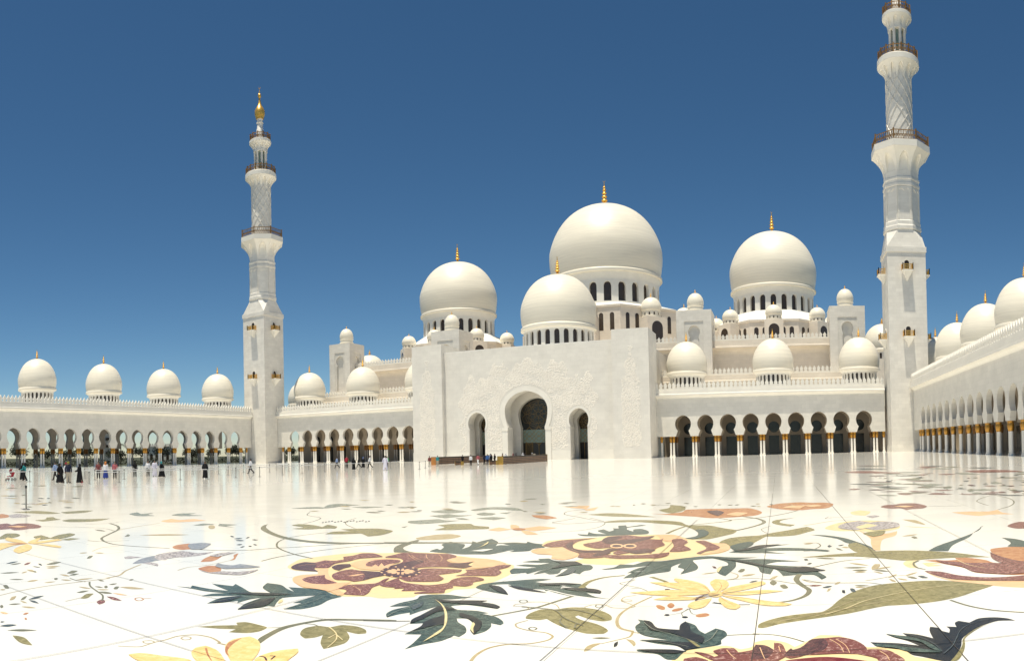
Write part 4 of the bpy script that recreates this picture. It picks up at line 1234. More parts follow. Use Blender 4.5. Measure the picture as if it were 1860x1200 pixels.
 ('flower_inlay', 'pale yellow lily inlay at the bottom left edge', [
  ('yellow',1,0,"-5720,5440 -5840,5680 -5780,5900 -5600,5850 -5390,5670 -5220,5450 -5090,5230 -4960,5020 -5030,4950 -5400,5170"),
  ('rust',2,0,"-5620,5340 -5780,5560 -5810,5810 -5690,5530 -5530,5290 -5370,5170 -5480,5220"),
  ('yellow',1,0,"-5750,4950 -5890,5140 -5870,5270 -5680,5250 -5370,5080 -5100,4890 -5330,4770"),
  ('rust',2,(0.03,0.01),"-5810,5220 -5590,5050 -5400,4930"),
  ('yellow',1,0,"-6180,4410 -6140,4540 -5890,4670 -5600,4790 -5400,4700 -5690,4380 -5970,4360"),
  ('yellow',1,0,"-5100,5270 -5150,5510 -5100,5730 -5000,5870 -4920,5780 -4830,5540 -4750,5290 -4870,5100"),
  ('dark_maroon',3,(0.03,0.02),"-5140,5390 -5080,5400 -4970,5320"),
  ('dark_maroon',3,(0.02,0.02),"-5060,5470 -5010,5500 -4960,5380"),
 ]),
 ('flower_inlay', 'yellow five petal flower inlay at the left edge', [
  ('yellow',1,0,"-15560,8000 -16480,8190 -16990,8120 -16600,7870 -15950,7820"),
  ('yellow',1,0,"-15660,8070 -16250,8570 -16520,8910 -15860,8460 -15500,8100"),
  ('yellow',1,0,"-15550,8020 -15810,8540 -15970,9100 -15720,9130 -15500,8550 -15390,8140"),
  ('yellow',1,0,"-15430,7980 -15140,8350 -14630,8460 -14380,8280 -14750,8200 -15300,8100"),
  ('yellow',1,0,"-15500,7960 -14980,7830 -14360,7410 -14060,7010 -14440,7060 -15060,7480"),
  ('yellow',1,0,"-15510,7950 -15840,7770 -15970,7430 -15250,6900 -14740,6850 -15090,7200 -15470,7680"),
  ('rust',2,0,"-15720,7480 -15750,7820 -15610,8060 -15470,7680"),
  ('olive',0,0,"-16870,8880 -17070,9220 -16690,9170 -16200,9040 -16040,8660 -16340,8680"),
  ('olive',0,0,"-16150,8980 -16870,9680 -17060,10150 -16730,10130 -16300,9730 -15940,9150"),
  ('olive',0,0,"-15840,9100 -15990,9550 -15720,9680 -15570,9220"),
  ('olive',0,0,"-17220,8010 -17980,8590 -17860,8800 -17330,8690 -16900,8290 -16720,7770"),
 ]),
 ('flower_inlay', 'brick red flower inlay at the left edge', [
  ('maroon',0,0,"-19670,8900 -20620,9590 -20760,9920 -20240,9840 -20490,10220 -20410,10500 -20030,10560 -19280,10420 -18790,10030 -18770,9730 -18600,9360 -18640,9140 -19070,9230 -18980,8830 -19180,8680"),
  ('peach',1,0,"-19720,9420 -19790,9830 -19390,9970 -19270,9610"),
  ('rust',0,0,"-23940,10890 -24400,11450 -23660,11380 -22750,10870 -22570,10500 -22990,10460"),
  ('grey_violet',0,0,"-23660,11380 -24130,12000 -23070,12020 -22430,11390 -22530,10960"),
  ('stem',0,(0.03,0.03),"-19240,10360 -18800,10800 -18330,11250"),
  ('olive',0,0,"-24890,12110 -25030,13260 -24480,13510 -23290,13440 -23340,12880 -24090,12500"),
  ('olive',0,0,"-23780,13750 -23950,14320 -24020,14930 -23740,15260 -22990,14290 -23050,13560"),
  ('olive',0,0,"-20620,11960 -20910,12490 -20530,13050 -20260,13730 -19690,12800 -19740,12260 -20030,11880"),
  ('olive',0,0,"-21240,11220 -21370,11700 -22040,12160 -22050,12420 -21330,12160 -21040,12160 -20770,11600 -20700,11240"),
 ]),
 ('flower_inlay', 'grey blue and orange iris inlay beside the left stem', [
  ('rust',0,0,"-12780,10450 -13030,10820 -13030,11200 -12650,11030 -12210,10570 -12240,10310 -12490,10300"),
  ('grey_blue',1,0,"-12910,11100 -12860,11450 -12600,11530 -12250,11100 -11970,10650 -12130,10500"),
  ('grey_blue',0,0,"-11360,8230 -11820,8820 -11960,9320 -11670,9490 -11430,9490 -11360,8950 -11290,8430"),
  ('grey_violet',0,0,"-12030,9370 -12160,9920 -12070,10200 -11570,10230 -11500,10670 -11290,10110 -11320,9590 -11470,9320 -11280,9040 -11460,8960"),
  ('grey_violet',0,0,"-11290,8430 -11320,8630 -11010,8620 -10760,8410 -11070,8440"),
  ('grey_violet',0,0,"-12210,8630 -12290,8820 -11940,8940 -11950,8670 -11970,8510"),
  ('rust',0,0,"-10580,9390 -10880,9770 -11110,10270 -11090,10530 -10800,10190 -10470,9600"),
  ('grey_violet',1,0,"-11060,10080 -11200,10630 -11000,10850 -10900,10450 -10800,10080"),
  ('rust',0,0,"-10280,9910 -10420,10180 -10780,10550 -10900,10810 -10550,10400 -10250,10000"),
  ('rust',0,0,"-10000,8810 -10100,9170 -9980,9280 -9620,9070 -9360,8760 -9490,8640"),
  ('grey_violet',1,0,"-9890,8730 -9490,8640 -9390,8910 -9140,9040 -9020,9480 -8890,9160 -8880,8840 -9160,8690 -9530,8610"),
  ('grey_blue',2,0,"-9910,9190 -10200,9530 -10000,9460 -9750,9510 -9750,9710 -9460,9750 -9200,9730 -9250,9530 -9430,9320 -9550,9130"),
  ('tan',0,(0.03,0.02),"-10120,8400 -10250,8770 -10180,9180 -10230,9710 -10310,10060"),
 ]),
 ('leaf_inlay', 'pair of broad olive green leaves in the inlay near the bottom left', [
  ('olive',0,0,"-6610,5800 -6500,5990 -6300,6210 -6400,6290 -6340,6390 -6120,6400 -5930,6370 -5870,6160 -5930,6010 -6130,5890 -6170,6050 -6350,5920"),
  ('olive',0,0,"-5380,6360 -5530,6640 -5470,6820 -5300,6850 -5240,7010 -5050,7060 -4850,6980 -4750,6840 -4810,6770 -5000,6790 -4810,6590 -4710,6350 -4770,6040 -4940,6200 -5140,6500 -5150,6360 -5220,6260"),
  ('pale_yellow',2,(0.022,0.01),"-5300,6830 -5060,6650 -4880,6420 -4760,6090"),
  ('pale_yellow',2,(0.022,0.01),"-4990,6410 -5020,6590"),
  ('pale_yellow',2,(0.022,0.01),"-5010,6590 -4800,6440"),
 ]),
 ('leaf_inlay', 'three lobed olive leaf inlay crossed by a dark joint', [
  ('olive',0,0,"-3250,8270 -3300,8520 -3230,8800 -3050,8850 -2860,9010 -2630,9020 -2770,9040 -2490,8950 -2220,8660 -2160,8420 -2240,8350 -2420,8410 -2640,8590 -2660,8520 -2520,8360 -2300,8220 -2070,7930 -2090,7790 -2280,7760 -2460,7850 -2650,7980 -2850,8170 -2980,8320 -3050,8240"),
  ('stem',2,(0.03,0.015),"-3540,8860 -3270,8850 -3050,8800 -2750,8380 -2420,8080"),
  ('stem',2,(0.03,0.015),"-3040,8780 -2800,8860 -2520,8710 -2250,8440"),
  ('stem',2,(0.03,0.015),"-2590,7940 -2760,8190 -2810,8420"),
  ('stem',2,(0.03,0.015),"-2490,7960 -2530,8120 -2500,8180"),
 ]),
 ('leaf_inlay', 'long olive leaf inlay in the lower right', [
  ('olive',0,0,"-300,8300 -190,8480 30,8670 260,8760 490,8820 610,9020 780,9470 1040,9950 1390,10290 2140,10400 2490,10280 2790,10010 3060,9670 2710,9400 2370,9140 2100,9020 1670,8950 1360,8970 1440,9000 1190,8890 860,8690 550,8560 250,8440 -40,8300 -250,8130 -300,8140"),
  ('pale_yellow',2,(0.02,0.012),"530,8660 810,8920 1080,9260 1360,9480 1730,9690 2210,9880 2680,9920"),
 ]),
 ('leaf_inlay', 'flat blade shaped olive leaf inlay near the right edge', [
  ('olive',0,0,"370,13090 880,13300 1360,13400 1840,13490 2440,13400 2950,13100 3330,12710 3650,12200 3770,12010 3190,12200 2750,12250 2230,12240 1810,12640 1310,12990 750,13050"),
  ('dark_green',0,0,"670,16330 1030,16130 1400,15620 1640,14880 1830,14130 1860,13480 1740,13830 1560,14640 1440,14670 1250,15470"),
  ('olive',0,0,"1430,14620 1610,14800 1800,13890 1850,13410 1480,13440"),
  ('dark_green',0,0,"2860,13180 3170,13730 3810,14530 4800,16010 4810,16160 4990,16440 4440,15400 4120,14680 3480,13680 3210,12990"),
  ('peach',0,0,"1870,16890 2090,16140 2470,16010 2780,16340 2590,15540 2280,15150 2090,14390 1960,13530 1870,13560 1890,14450 1990,15340"),
  ('olive',1,0,"1930,16190 2320,16510 2530,16550 2320,15740 2090,15510"),
  ('dark_green',0,0,"4730,14270 4930,13960 5000,13440 4760,12780 4450,13040 4660,13440"),
 ]),
 ('flower_inlay', 'grey and pale yellow flower inlay above the blade leaf', [
  ('pale_yellow',0,0,"1110,17380 1430,18330 1930,18880 2450,18840 2850,18400 3020,17500 2890,16790 2540,16450 2130,16370 1850,16690 1420,16820"),
  ('grey_violet',1,0,"1450,17530 1720,18370 2150,18800 2380,18290 2660,18470 3050,18030 2950,17140 2590,16780 2280,16660 2100,17080 1830,16810 1540,17140"),
  ('pale_yellow',2,0,"1900,17390 2290,18050 2470,17580 2250,17280 1970,17000"),
  ('tan',0,0,"3330,18710 3600,18530 3700,17760 3680,17220 3530,17690"),
  ('pale_yellow',0,0,"2180,21280 2500,21740 2780,21240 2480,20100 2200,20380"),
  ('grey_violet',0,0,"2490,19930 2760,20090 2860,19790 2590,19340"),
  ('tan',0,(0.06,0.03),"600,18150 1000,18590 1450,19030 1960,19160"),
  ('stem',0,(0.02,0.02),"1470,19640 1270,19700 1400,20140 1830,19840 2090,20010"),
  ('pale_yellow',0,0,"3090,17210 3410,16950 3910,16480 3380,16840"),
 ]),
 ('flower_inlay', 'small brick red flower inlay far right of the middle', [
  ('maroon',0,0,"3300,22530 3610,23200 3850,23180 4160,23510 4570,23450 4790,22170 4480,21470 4160,21420 3930,21210 3850,21780 3550,21830"),
  ('peach',1,0,"3750,22590 4150,22580 4350,22170 4010,22040"),
  ('maroon',0,0,"5790,16530 6050,16740 6240,16540 6150,15900 5780,15350 5540,15500 5480,16040"),
  ('rust',0,0,"580,24840 1100,25070 1620,24990 1860,24400 1470,22730 1070,22650 670,22360"),
  ('peach',1,0,"810,24050 1230,24140 1450,23700 1020,23300"),
  ('peach',0,0,"5060,19920 5600,19890 6110,19590 6520,19930 6380,19060 6540,18480 5990,18750 5520,18610 5230,19190"),
  ('stem',0,(0.04,0.04),"4790,22170 5360,21870 5890,21750"),
  ('stem',0,(0.05,0.03),"6540,19990 7190,20760 7790,22030 8130,23700 8090,25280 7340,24240 6770,23060 6660,21330"),
 ]),
 ('flower_inlay', 'two rust coloured flower inlays in front of the right arcade', [
  ('rust',0,0,"-4330,22180 -3820,21950 -3280,22490 -3240,23390 -2690,23580 -1950,23540 -1140,23590 -790,22870 -600,21840 -800,21050 -1290,20730 -2060,20520 -2620,21000 -3450,21540"),
  ('dark_maroon',1,0,"-2440,22780 -2140,22940 -1850,22280 -1940,21110 -2280,21970"),
  ('peach',1,0,"-1710,21510 -1460,22210 -1060,21940 -1300,20910"),
  ('olive',0,0,"-4180,23410 -3970,24050 -4120,25370 -3630,24960 -3430,24450 -3300,22890 -3540,22120 -3840,22540"),
  ('stem',0,(0.06,0.06),"-4760,25090 -4600,25430 -4110,25170"),
  ('rust',0,0,"-490,24010 10,25170 710,25460 1220,25030 1620,24630 1700,23430 1100,22760 460,22350 0,22880"),
  ('peach',1,0,"80,23500 420,24080 920,24150 630,22910"),
 ]),
 ('leaf_inlay', 'olive ribbon leaf inlays behind the right peony', [
  ('olive',0,0,"-6290,21800 -5810,22290 -5300,22210 -4690,21800 -3850,21030 -4340,21050 -4930,21140 -5570,21350"),
  ('olive',0,0,"-5140,19700 -4880,20100 -4170,20190 -3490,20000 -2940,19660 -2540,18750 -2010,18700 -1500,17980 -1160,17560 -1180,16860 -1380,16450 -1740,15860 -2230,15990 -2060,16400 -2100,17180 -2290,17800 -2810,18770 -3460,19230 -4230,19650 -5080,19450"),
  ('dark_green',1,0,"-2220,17670 -2010,17780 -1820,17160 -1830,16380 -2050,15880 -2270,16050 -2060,16400 -2070,17060"),
  ('olive',0,0,"-1390,15260 -1230,16010 -940,16290 -520,16440 -250,16830 200,17320 670,17900 840,17170 620,16760 320,16280 -100,16150 -350,16200 -550,15440 -730,14830 -1020,14520"),
  ('dark_green',1,0,"-1110,14700 -880,15210 -710,15370 -620,15170 -720,14490 -940,14030"),
  ('olive',0,0,"-260,19120 -140,19700 130,19940 470,20250 60,19650 -40,19080 180,18600 370,18420 240,18060 -110,18530"),
  ('stem',0,(0.12,0.1),"-1160,17440 -730,18250 -470,19170 -670,20120 -1190,20890"),
  ('olive',0,(0.1,0.06),"-2850,16990 -2740,17830 -2480,18740 -2090,19130 -1630,19510 -1440,19790 -1850,20490"),
  ('stem',0,(0.08,0.06),"-1490,19950 -640,20440 70,21310 540,22320"),
  ('stem',0,(0.02,0.02),"-130,16160 -460,17210 -500,17700 -260,18290"),
  ('stem',0,(0.05,0.03),"-5120,19630 -5590,19440 -6150,19040 -6690,19340 -6490,20120 -6370,20660"),
  ('stem',0,(0.03,0.02),"-5950,20820 -5140,19590 -5000,18250 -5380,17410 -6230,17010"),
 ]),
 ('acanthus_inlay', 'dark green acanthus leaf inlay left of the large peony', [
  ('dark_green',0,0,"-8900,7350 -8650,7450 -8770,7590 -8290,7600 -8000,7690 -8390,7820 -8650,7930 -8230,8020 -8330,8180 -8000,8020 -7610,7840 -7350,7990 -7750,8230 -7970,8580 -7690,8600 -7360,8400 -7110,8280 -7440,8520 -7140,8620 -6870,8680 -6540,8500 -6270,8410 -6290,8140 -6190,7730 -6250,7400 -6440,7260 -6490,7720 -6600,7650 -6660,8260 -6960,7830 -6650,7300 -6740,7280 -6770,7110 -6920,6830 -7120,7180 -7220,7640 -7270,7430 -7230,7130 -7340,7250 -7410,7020 -7540,6810 -7690,7230 -7570,7580 -7750,7350 -8010,7110 -8020,7350 -7890,7530 -8230,7410 -8530,7400"),
  ('near_black',2,0,"-6920,6830 -7060,7120 -7130,7540 -7050,7770 -6800,7290 -6810,7100"),
  ('near_black',2,0,"-7510,6880 -7630,7230 -7520,7530 -7420,7080"),
  ('near_black',2,0,"-7860,7530 -7600,7820 -7300,7990 -6990,8140 -7180,7860 -7540,7660"),
  ('pale_yellow',2,0,"-6740,7480 -6880,7690 -6870,7740 -6750,7570"),
 ]),
 ('acanthus_inlay', 'large dark green acanthus leaf inlay below the large peony', [
  ('dark_green',0,0,"-5080,7810 -5120,8070 -5020,8360 -5150,8270 -5270,8190 -5270,8450 -5180,8800 -5240,9010 -5130,9170 -4850,9260 -4630,9220 -4470,9230 -4700,8980 -4900,8900 -4660,8900 -4470,8970 -4160,9080 -4240,8970 -4000,8930 -3820,8760 -3820,8650 -4080,8710 -4350,8730 -4500,8590 -4320,8430 -4040,8460 -3830,8390 -3900,8330 -3660,8240 -3430,7960 -3430,7860 -3580,7910 -3510,7750 -3490,7500 -3550,7340 -3680,7510 -3800,7830 -3980,8020 -4100,7980 -4000,7820 -3810,7640 -3680,7390 -3670,7190 -3750,7220 -3780,6960 -3910,6740 -3990,6490 -4030,6740 -4130,7110 -4320,7030 -4320,7320 -4360,7600 -4510,7490 -4580,7620 -4620,7890 -4670,8480 -4740,8130 -4760,7890 -4830,8010 -4910,7860 -4960,7640"),
  ('near_black',2,0,"-4520,7500 -4600,7680 -4610,8040 -4660,8520 -4530,8500 -4320,8410 -4440,8340 -4500,8240 -4490,7700"),
  ('near_black',2,0,"-4320,7030 -4320,7420 -4390,7650 -4330,8060 -4100,7650 -4220,7470"),
  ('near_black',2,0,"-4910,8890 -4660,8900 -4400,9000 -4150,9070 -4210,8940 -3840,8790 -3820,8660 -4140,8770 -4590,8760 -4780,8760"),
  ('near_black',2,0,"-4200,8270 -3950,8140 -3720,7930 -3610,7660 -3550,7340 -3690,7540 -3780,7840 -3910,7980 -4100,8080"),
  ('slate',2,0,"-5020,8360 -4990,8670 -4870,8390 -4860,8150"),
  ('pale_yellow',3,0,"-4930,8890 -4700,8670 -4490,8400 -4270,8040 -4060,7600 -3960,7270 -3950,6820 -4000,7200 -4040,7480 -4190,7810 -4440,8270 -4690,8630"),
  ('pale_yellow',3,0,"-3570,7380 -3700,7560 -3810,7860 -3760,7810 -3680,7600"),
 ]),
 ('acanthus_inlay', 'dark green leaf inlay between the two peonies', [
  ('dark_green',0,0,"-4730,9890 -4760,10180 -4640,10380 -4360,10620 -3990,10880 -3790,10870 -3990,10610 -3830,10550 -3480,10600 -3200,10600 -3500,10420 -3290,10320 -2970,10240 -3200,10590 -3440,10400 -3400,10170 -3020,10200 -2830,10190 -2720,10070 -2700,9920 -2920,9950 -2700,9700 -2450,9600 -2840,9680 -3170,9820 -3470,10020 -3740,10140 -2980,9640 -3320,9820 -3660,10100 -3490,9820 -3830,9920 -4080,10040 -4350,10310 -4590,10190 -4240,9850 -4030,9550 -4310,9640"),
  ('near_black',2,0,"-4620,10150 -4420,10090 -4220,9860 -4030,9550 -4290,9740"),
  ('near_black',2,0,"-4310,10200 -4080,10140 -3760,9980 -3500,9820 -3820,9890 -4050,9980"),
  ('near_black',2,0,"-3420,10230 -3080,10260 -2840,10210 -2720,10070 -2710,9940 -2940,10040 -3240,10090"),
  ('near_black',2,0,"-3860,10460 -3500,10600 -3200,10570 -3540,10400 -3810,10320"),
 ]),
 ('acanthus_inlay', 'feathered dark green leaf inlay left of the right peony', [
  ('dark_green',0,0,"-4790,11450 -4830,11730 -4580,11790 -4440,11920 -4900,12010 -4770,12190 -4520,12200 -4370,12440 -4930,12420 -4820,12610 -4670,12700 -4760,12850 -4570,12960 -4390,12750 -4120,12700 -3940,12720 -3690,12360 -3560,12370 -3420,12110 -3400,11830 -3470,11730 -3460,11410 -3630,11530 -3660,11270 -3820,11110 -3820,11580 -3840,11940 -3910,11840 -3860,11400 -3970,11290 -4110,11430 -4250,11230 -4260,11580 -4190,11880 -4290,11570 -4370,11240 -4450,11360 -4640,11170"),
  ('near_black',2,0,"-4460,12740 -4150,12580 -3930,12670 -3690,12360 -3860,12230 -4000,12010 -4160,11790 -4120,12380"),
  ('slate',2,0,"-3810,11150 -3790,11590 -3800,12050 -3680,11880 -3620,11440"),
 ]),
 ('acanthus_inlay', 'dark green leaf inlay behind the large peony', [
  ('dark_green',0,0,"-7400,13160 -7440,13580 -7270,13420 -7430,13890 -7660,14200 -7700,14770 -7430,14530 -7180,14450 -6880,13700 -6900,14140 -7240,15000 -7030,14810 -7020,15150 -6950,15510 -6570,15020 -6350,14370 -6290,14540 -5920,14480 -6060,14520 -6440,14890 -6100,15050 -5820,14960 -5910,15250 -5630,14990 -5370,14860 -5360,14720 -5160,14400 -5340,14150 -5320,13820 -5610,13620 -5700,13600 -5670,13880 -5900,13620 -5970,13490 -5770,13810 -5950,13170 -6270,13080 -6530,12990 -6800,13030 -7110,13050"),
  ('white',2,0,"-6540,13460 -6390,13780 -6190,13910 -6250,13480"),
  ('pale_yellow',2,0,"-6640,14220 -6830,15040 -6660,14600 -6610,13790"),
  ('dark_green',0,0,"-5140,16780 -4840,16720 -4970,17260 -4700,16920 -4380,16850 -4810,17560 -4720,17860 -4450,17390 -4400,17680 -4520,18070 -4350,18080 -4500,18700 -4320,18810 -4200,18390 -3910,18920 -3720,18750 -4130,18290 -4090,17890 -3810,17420 -3890,17890 -3720,17990 -3430,17510 -3340,16890 -3770,16700 -4250,16510 -4610,16400 -4900,16450"),
 ]),
 ('acanthus_inlay', 'dark green leaf inlays sweeping below the right peony', [
  ('dark_green',0,0,"-3220,11950 -3040,12150 -3000,12490 -2740,12460 -2570,12870 -2300,12880 -1950,13200 -1470,13470 -1010,13300 -460,13240 -880,13020 -310,13020 330,12660 -90,12660 -300,12440 140,12200 410,12130 230,12130 740,11740 610,11610 650,11400 710,11080 620,10900 510,11320 350,11350 210,11360 10,11290 -90,11830 -150,11950 -200,11470 -350,11640 -450,12220 -860,12750 -830,12250 -880,11800 -950,11380 -1070,11590 -1140,11930 -1110,12270 -990,12390 -1040,12760 -1340,13180 -1690,12990 -1510,12290 -1510,11940 -1730,11550 -1740,12050 -1870,12230 -1870,12670 -1990,12290 -1960,11820 -2210,11590 -2470,11250 -2630,11150 -2540,11790 -2350,11920 -2670,11610 -2570,12140 -2360,12400 -2790,12130 -3130,11910"),
  ('near_black',2,0,"-1430,13330 -970,13020 -520,12590 -190,12190 140,12020 410,12090 740,11640 210,11570 -110,11950 -450,12340 -860,12820"),
  ('dark_green',0,0,"-1080,13890 -760,14330 -480,14710 190,14860 -220,14590 -520,14380 30,14380 520,14200 980,13860 510,13890 30,13980 -330,13960 100,13590 -450,13750 -810,13790"),
  ('near_black',2,0,"-1040,14040 -760,14330 -480,14800 -20,14860 -580,14230 -750,14090"),
  ('pale_yellow',3,0,"-1130,11810 -1120,12150 -1070,12270 -1090,11700"),
  ('dark_green',0,0,"450,14150 690,14070 960,13760 910,13670 630,13830 440,13840"),
  ('stem',0,(0.05,0.03),"330,11780 700,12170 1160,12560 1640,12690"),
  ('olive',0,(0.08,0.06),"-2190,11310 -1910,10970 -1750,10690"),
  ('stem',0,(0.1,0.06),"290,11420 220,10980 300,10510 390,10150 310,9770 100,9500 -150,9400"),
  ('near_black',0,(0.06,0.03),"-970,9470 -740,9350 -450,9330"),
 ]),
 ('acanthus_inlay', 'dark green leaf inlay above the corner flower', [
  ('dark_green',0,0,"-1830,8500 -1760,8470 -1660,8430 -1500,8100 -1230,8040 -1250,8280 -1210,8430 -1080,8290 -990,8030 -910,7900 -810,8130 -700,8030 -650,7830 -700,7640 -690,7480 -910,7320 -1030,7250 -1110,6920 -1190,6920 -1320,7090 -1550,7170 -1580,7230 -1180,7240 -1030,7190 -1160,7400 -1390,7470 -1620,7590 -1440,7630 -1280,7620 -1580,7760 -1700,7900 -1790,8180 -1770,8360"),
  ('near_black',2,0,"-1740,8450 -1660,8410 -1500,8100 -1230,8040 -1250,8280 -1210,8430 -1130,8230 -1080,7970 -900,7730 -900,7500 -1100,7680 -1320,7910 -1550,7990"),
  ('near_black',2,0,"-1620,7590 -1410,7580 -1180,7530 -1010,7540 -910,7370 -1040,7250 -1200,7440 -1390,7520"),
  ('near_black',2,0,"-1570,7220 -1350,7250 -1170,7250 -1030,7200 -1150,7120 -1380,7140"),
  ('olive',3,0,"-1100,7680 -1000,7560 -900,7370 -930,7360 -1020,7520"),
 ]),
 ('acanthus_inlay', 'nearly black curved leaf inlay in the bottom right corner', [
  ('near_black',0,0,"930,7380 980,7360 1220,7270 1420,7120 1330,7330 1210,7500 1150,7650 1250,7580 1360,7510 1330,7640 1480,7540 1620,7340 1650,7670 1690,7810 1770,7730 1780,7600 1840,7500 1880,7640 1870,7760 1980,7700 2010,7890 2070,7950 2170,7830 2330,7970 2510,7950 2650,7830 2700,7700 2510,7770 2260,7630 2060,7420 1920,7230 1840,6980 1740,6760 1590,6500 1530,6560 1370,6750 1290,6830 1240,7000 1000,7190"),
  ('dark_green',2,0,"1140,7640 1270,7540 1420,7420 1540,7170 1600,6830 1520,6960 1450,7250 1250,7450"),
  ('dark_green',2,0,"950,7290 1090,7240 1310,7070 1570,6860 1580,6820 1280,6930 1140,7110 980,7200"),
  ('olive',2,0,"2500,7760 2250,7610 2050,7400 1920,7200 1850,6980 1730,6730 1600,6500 1660,6510 1810,6780 1890,7010 1940,7200 2080,7410 2280,7620"),
 ]),
 ('stem_inlay', 'long curving grey green stem inlays running left of the peony', [
  ('stem',0,0,"-13960,14780 -14590,15590 -14730,15930 -14170,15240 -13020,14300 -12100,13750 -11340,13490 -10730,13450 -10070,13560 -9530,13790 -8870,14140 -8750,13960 -9430,13640 -9900,13320 -10490,13140 -11070,13160 -11860,13390 -12940,14010"),
  ('stem',0,0,"-9180,14080 -8350,14430 -7520,14700 -6660,14860 -5810,15000 -5770,14900 -6590,14710 -7430,14530 -8210,14180 -9020,13840"),
  ('stem',0,(0.06,0.05),"-11990,10630 -11580,10810 -11080,11270 -10850,11820 -10520,12290 -10060,13060 -9690,13510"),
  ('stem',0,(0.05,0.03),"-9700,10280 -9800,10870 -9730,11760 -9600,12460 -9250,13380 -9040,13830"),
  ('stem',0,(0.06,0.03),"-9070,11160 -9770,11410 -10600,11870 -11010,12210 -11560,12910 -11850,13610 -11870,14370 -11710,15110"),
  ('stem',0,0,"-8180,12920 -8490,13510 -8630,14130 -8650,14790 -8510,14650 -8360,13900 -8230,13410 -7910,13040 -7600,12880 -8010,12700"),
  ('tan',0,0,"-8840,15020 -8840,15400 -8660,15920 -8370,16100 -7960,15830 -7910,15340 -8150,14970 -8540,14760"),
 ]),
 ('stem_inlay', 'winding stem and tendril inlays on the left', [
  ('stem',0,(0.09,0.05),"-18710,12670 -17920,12410 -17010,11820 -16140,10890 -15440,10180 -14850,9870 -14200,9720 -13650,9840 -13060,10100 -12660,10270"),
  ('stem',0,(0.03,0.03),"-18960,11870 -18780,12580 -18860,13110"),
  ('stem',0,(0.04,0.02),"-16670,11460 -17390,11640 -17960,11500 -18350,11220"),
  ('tan',0,(0.04,0.03),"-16870,11730 -17300,12700 -17680,13940"),
  ('peach',0,0,"-18200,14400 -18620,15210 -18060,15120 -18030,15730 -17220,15560 -17330,14920 -17700,14310"),
  ('stem',0,(0.04,0.02),"-15270,9630 -14850,9760 -14740,10050 -14580,10470"),
  ('stem',0,0,"-17410,11230 -17190,11340 -16800,11210 -17020,11140"),
  ('stem',0,0,"-15380,10890 -15790,11300 -15510,11170 -15320,10960"),
  ('tan',0,(0.05,0.03),"-10320,6900 -10390,7210 -10740,7620 -11180,8320"),
  ('tan',0,(0.02,0.03),"-9890,4550 -10090,5000 -10250,5650 -10270,6370 -10260,6930"),
  ('tan',0,(0.02,0.02),"-13440,8600 -13880,9220 -13810,9590"),
  ('tan',0,(0.015,0.03),"-6540,4520 -6360,4700 -6400,4950 -6400,5110 -6430,5320 -6330,5520 -6110,5570 -5860,5490"),
  ('tan',0,(0.03,0.03),"-5880,5460 -5730,5470"),
  ('tan',0,(0.015,0.015),"-6410,4950 -6400,4930 -6390,4900 -6400,4870 -6420,4850 -6440,4840 -6470,4840 -6500,4850 -6520,4870 -6520,4900 -6510,4920 -6490,4950 -6470,4960 -6440,4960 -6410,4950"),
  ('tan',0,(0.015,0.015),"-6250,5380 -6230,5350 -6220,5330 -6230,5300 -6240,5280 -6270,5270 -6300,5280 -6330,5290 -6350,5320 -6360,5350 -6360,5370 -6340,5390 -6310,5400 -6280,5400 -6250,5380"),
 ]),
 ('stem_inlay', 'dark stem and spiral tendril inlays along the bottom', [
  ('stem',0,0,"-5620,5870 -5720,6130 -5800,6510 -5720,6890 -5610,7150 -5290,7350 -4770,7570 -4730,7510 -5240,7280 -5540,7090 -5650,6850 -5700,6470 -5610,6090 -5490,5780"),
  ('near_black',0,(0.03,0.03),"-5130,7340 -4850,7470 -4590,7610"),
  ('stem',0,(0.015,0.015),"-5910,6350 -5790,6480"),
  ('stem',0,(0.02,0.02),"-5680,6790 -5560,6840 -5450,6800"),
  ('tan',0,(0.04,0.02),"-3140,6410 -3180,6620 -3160,6910 -3040,7090 -2780,7220 -2640,7410 -2640,7560 -2770,7690 -2960,7720 -3190,7830 -3270,7980 -3190,8190"),
  ('stem',0,(0.02,0.02),"-2940,7840 -2940,7810 -2940,7790 -2950,7770 -2970,7760 -3000,7770 -3020,7790 -3030,7810 -3040,7840 -3030,7870 -3020,7890 -3000,7890 -2980,7880 -2960,7870 -2940,7840"),
  ('stem',0,(0.045,0.06),"-3730,8250 -3500,8600 -3340,8860 -3210,9230 -3060,9700"),
  ('olive',0,(0.1,0.05),"-3100,10280 -3120,10800 -2960,11190 -2660,11410"),
  ('tan',0,(0.015,0.015),"-3400,8770 -3480,8900 -3670,8880 -3680,8990 -3560,9070"),
  ('stem',0,(0.018,0.018),"-3590,9210 -3580,9180 -3580,9140 -3600,9120 -3630,9110 -3660,9120 -3680,9150 -3700,9180 -3710,9220 -3710,9260 -3690,9280 -3670,9290 -3640,9280 -3610,9250 -3590,9210"),
  ('tan',0,(0.015,0.015),"-3600,9130 -3390,9230 -3140,9130 -3010,8910"),
  ('tan',0,(0.03,0.05),"-1890,9830 -2040,9290 -2110,8810 -2070,8380 -1940,8050 -1770,7940"),
  ('tan',0,(0.03,0.015),"-1770,7940 -1760,7710 -1880,7550 -2010,7390"),
  ('tan',0,0,"-2120,7070 -2140,7250 -2090,7370 -2010,7410 -2060,7260 -2090,7100"),
  ('tan',0,0,"-1780,7610 -1700,7580 -1630,7440 -1630,7340 -1690,7460"),
  ('near_black',0,0,"-1840,7280 -1870,7430 -1850,7510 -1820,7330"),
  ('stem',0,0,"-2180,7590 -2080,7640 -1960,7630 -2060,7570"),
  ('tan',0,(0.02,0.02),"-1680,7870 -1790,7920"),
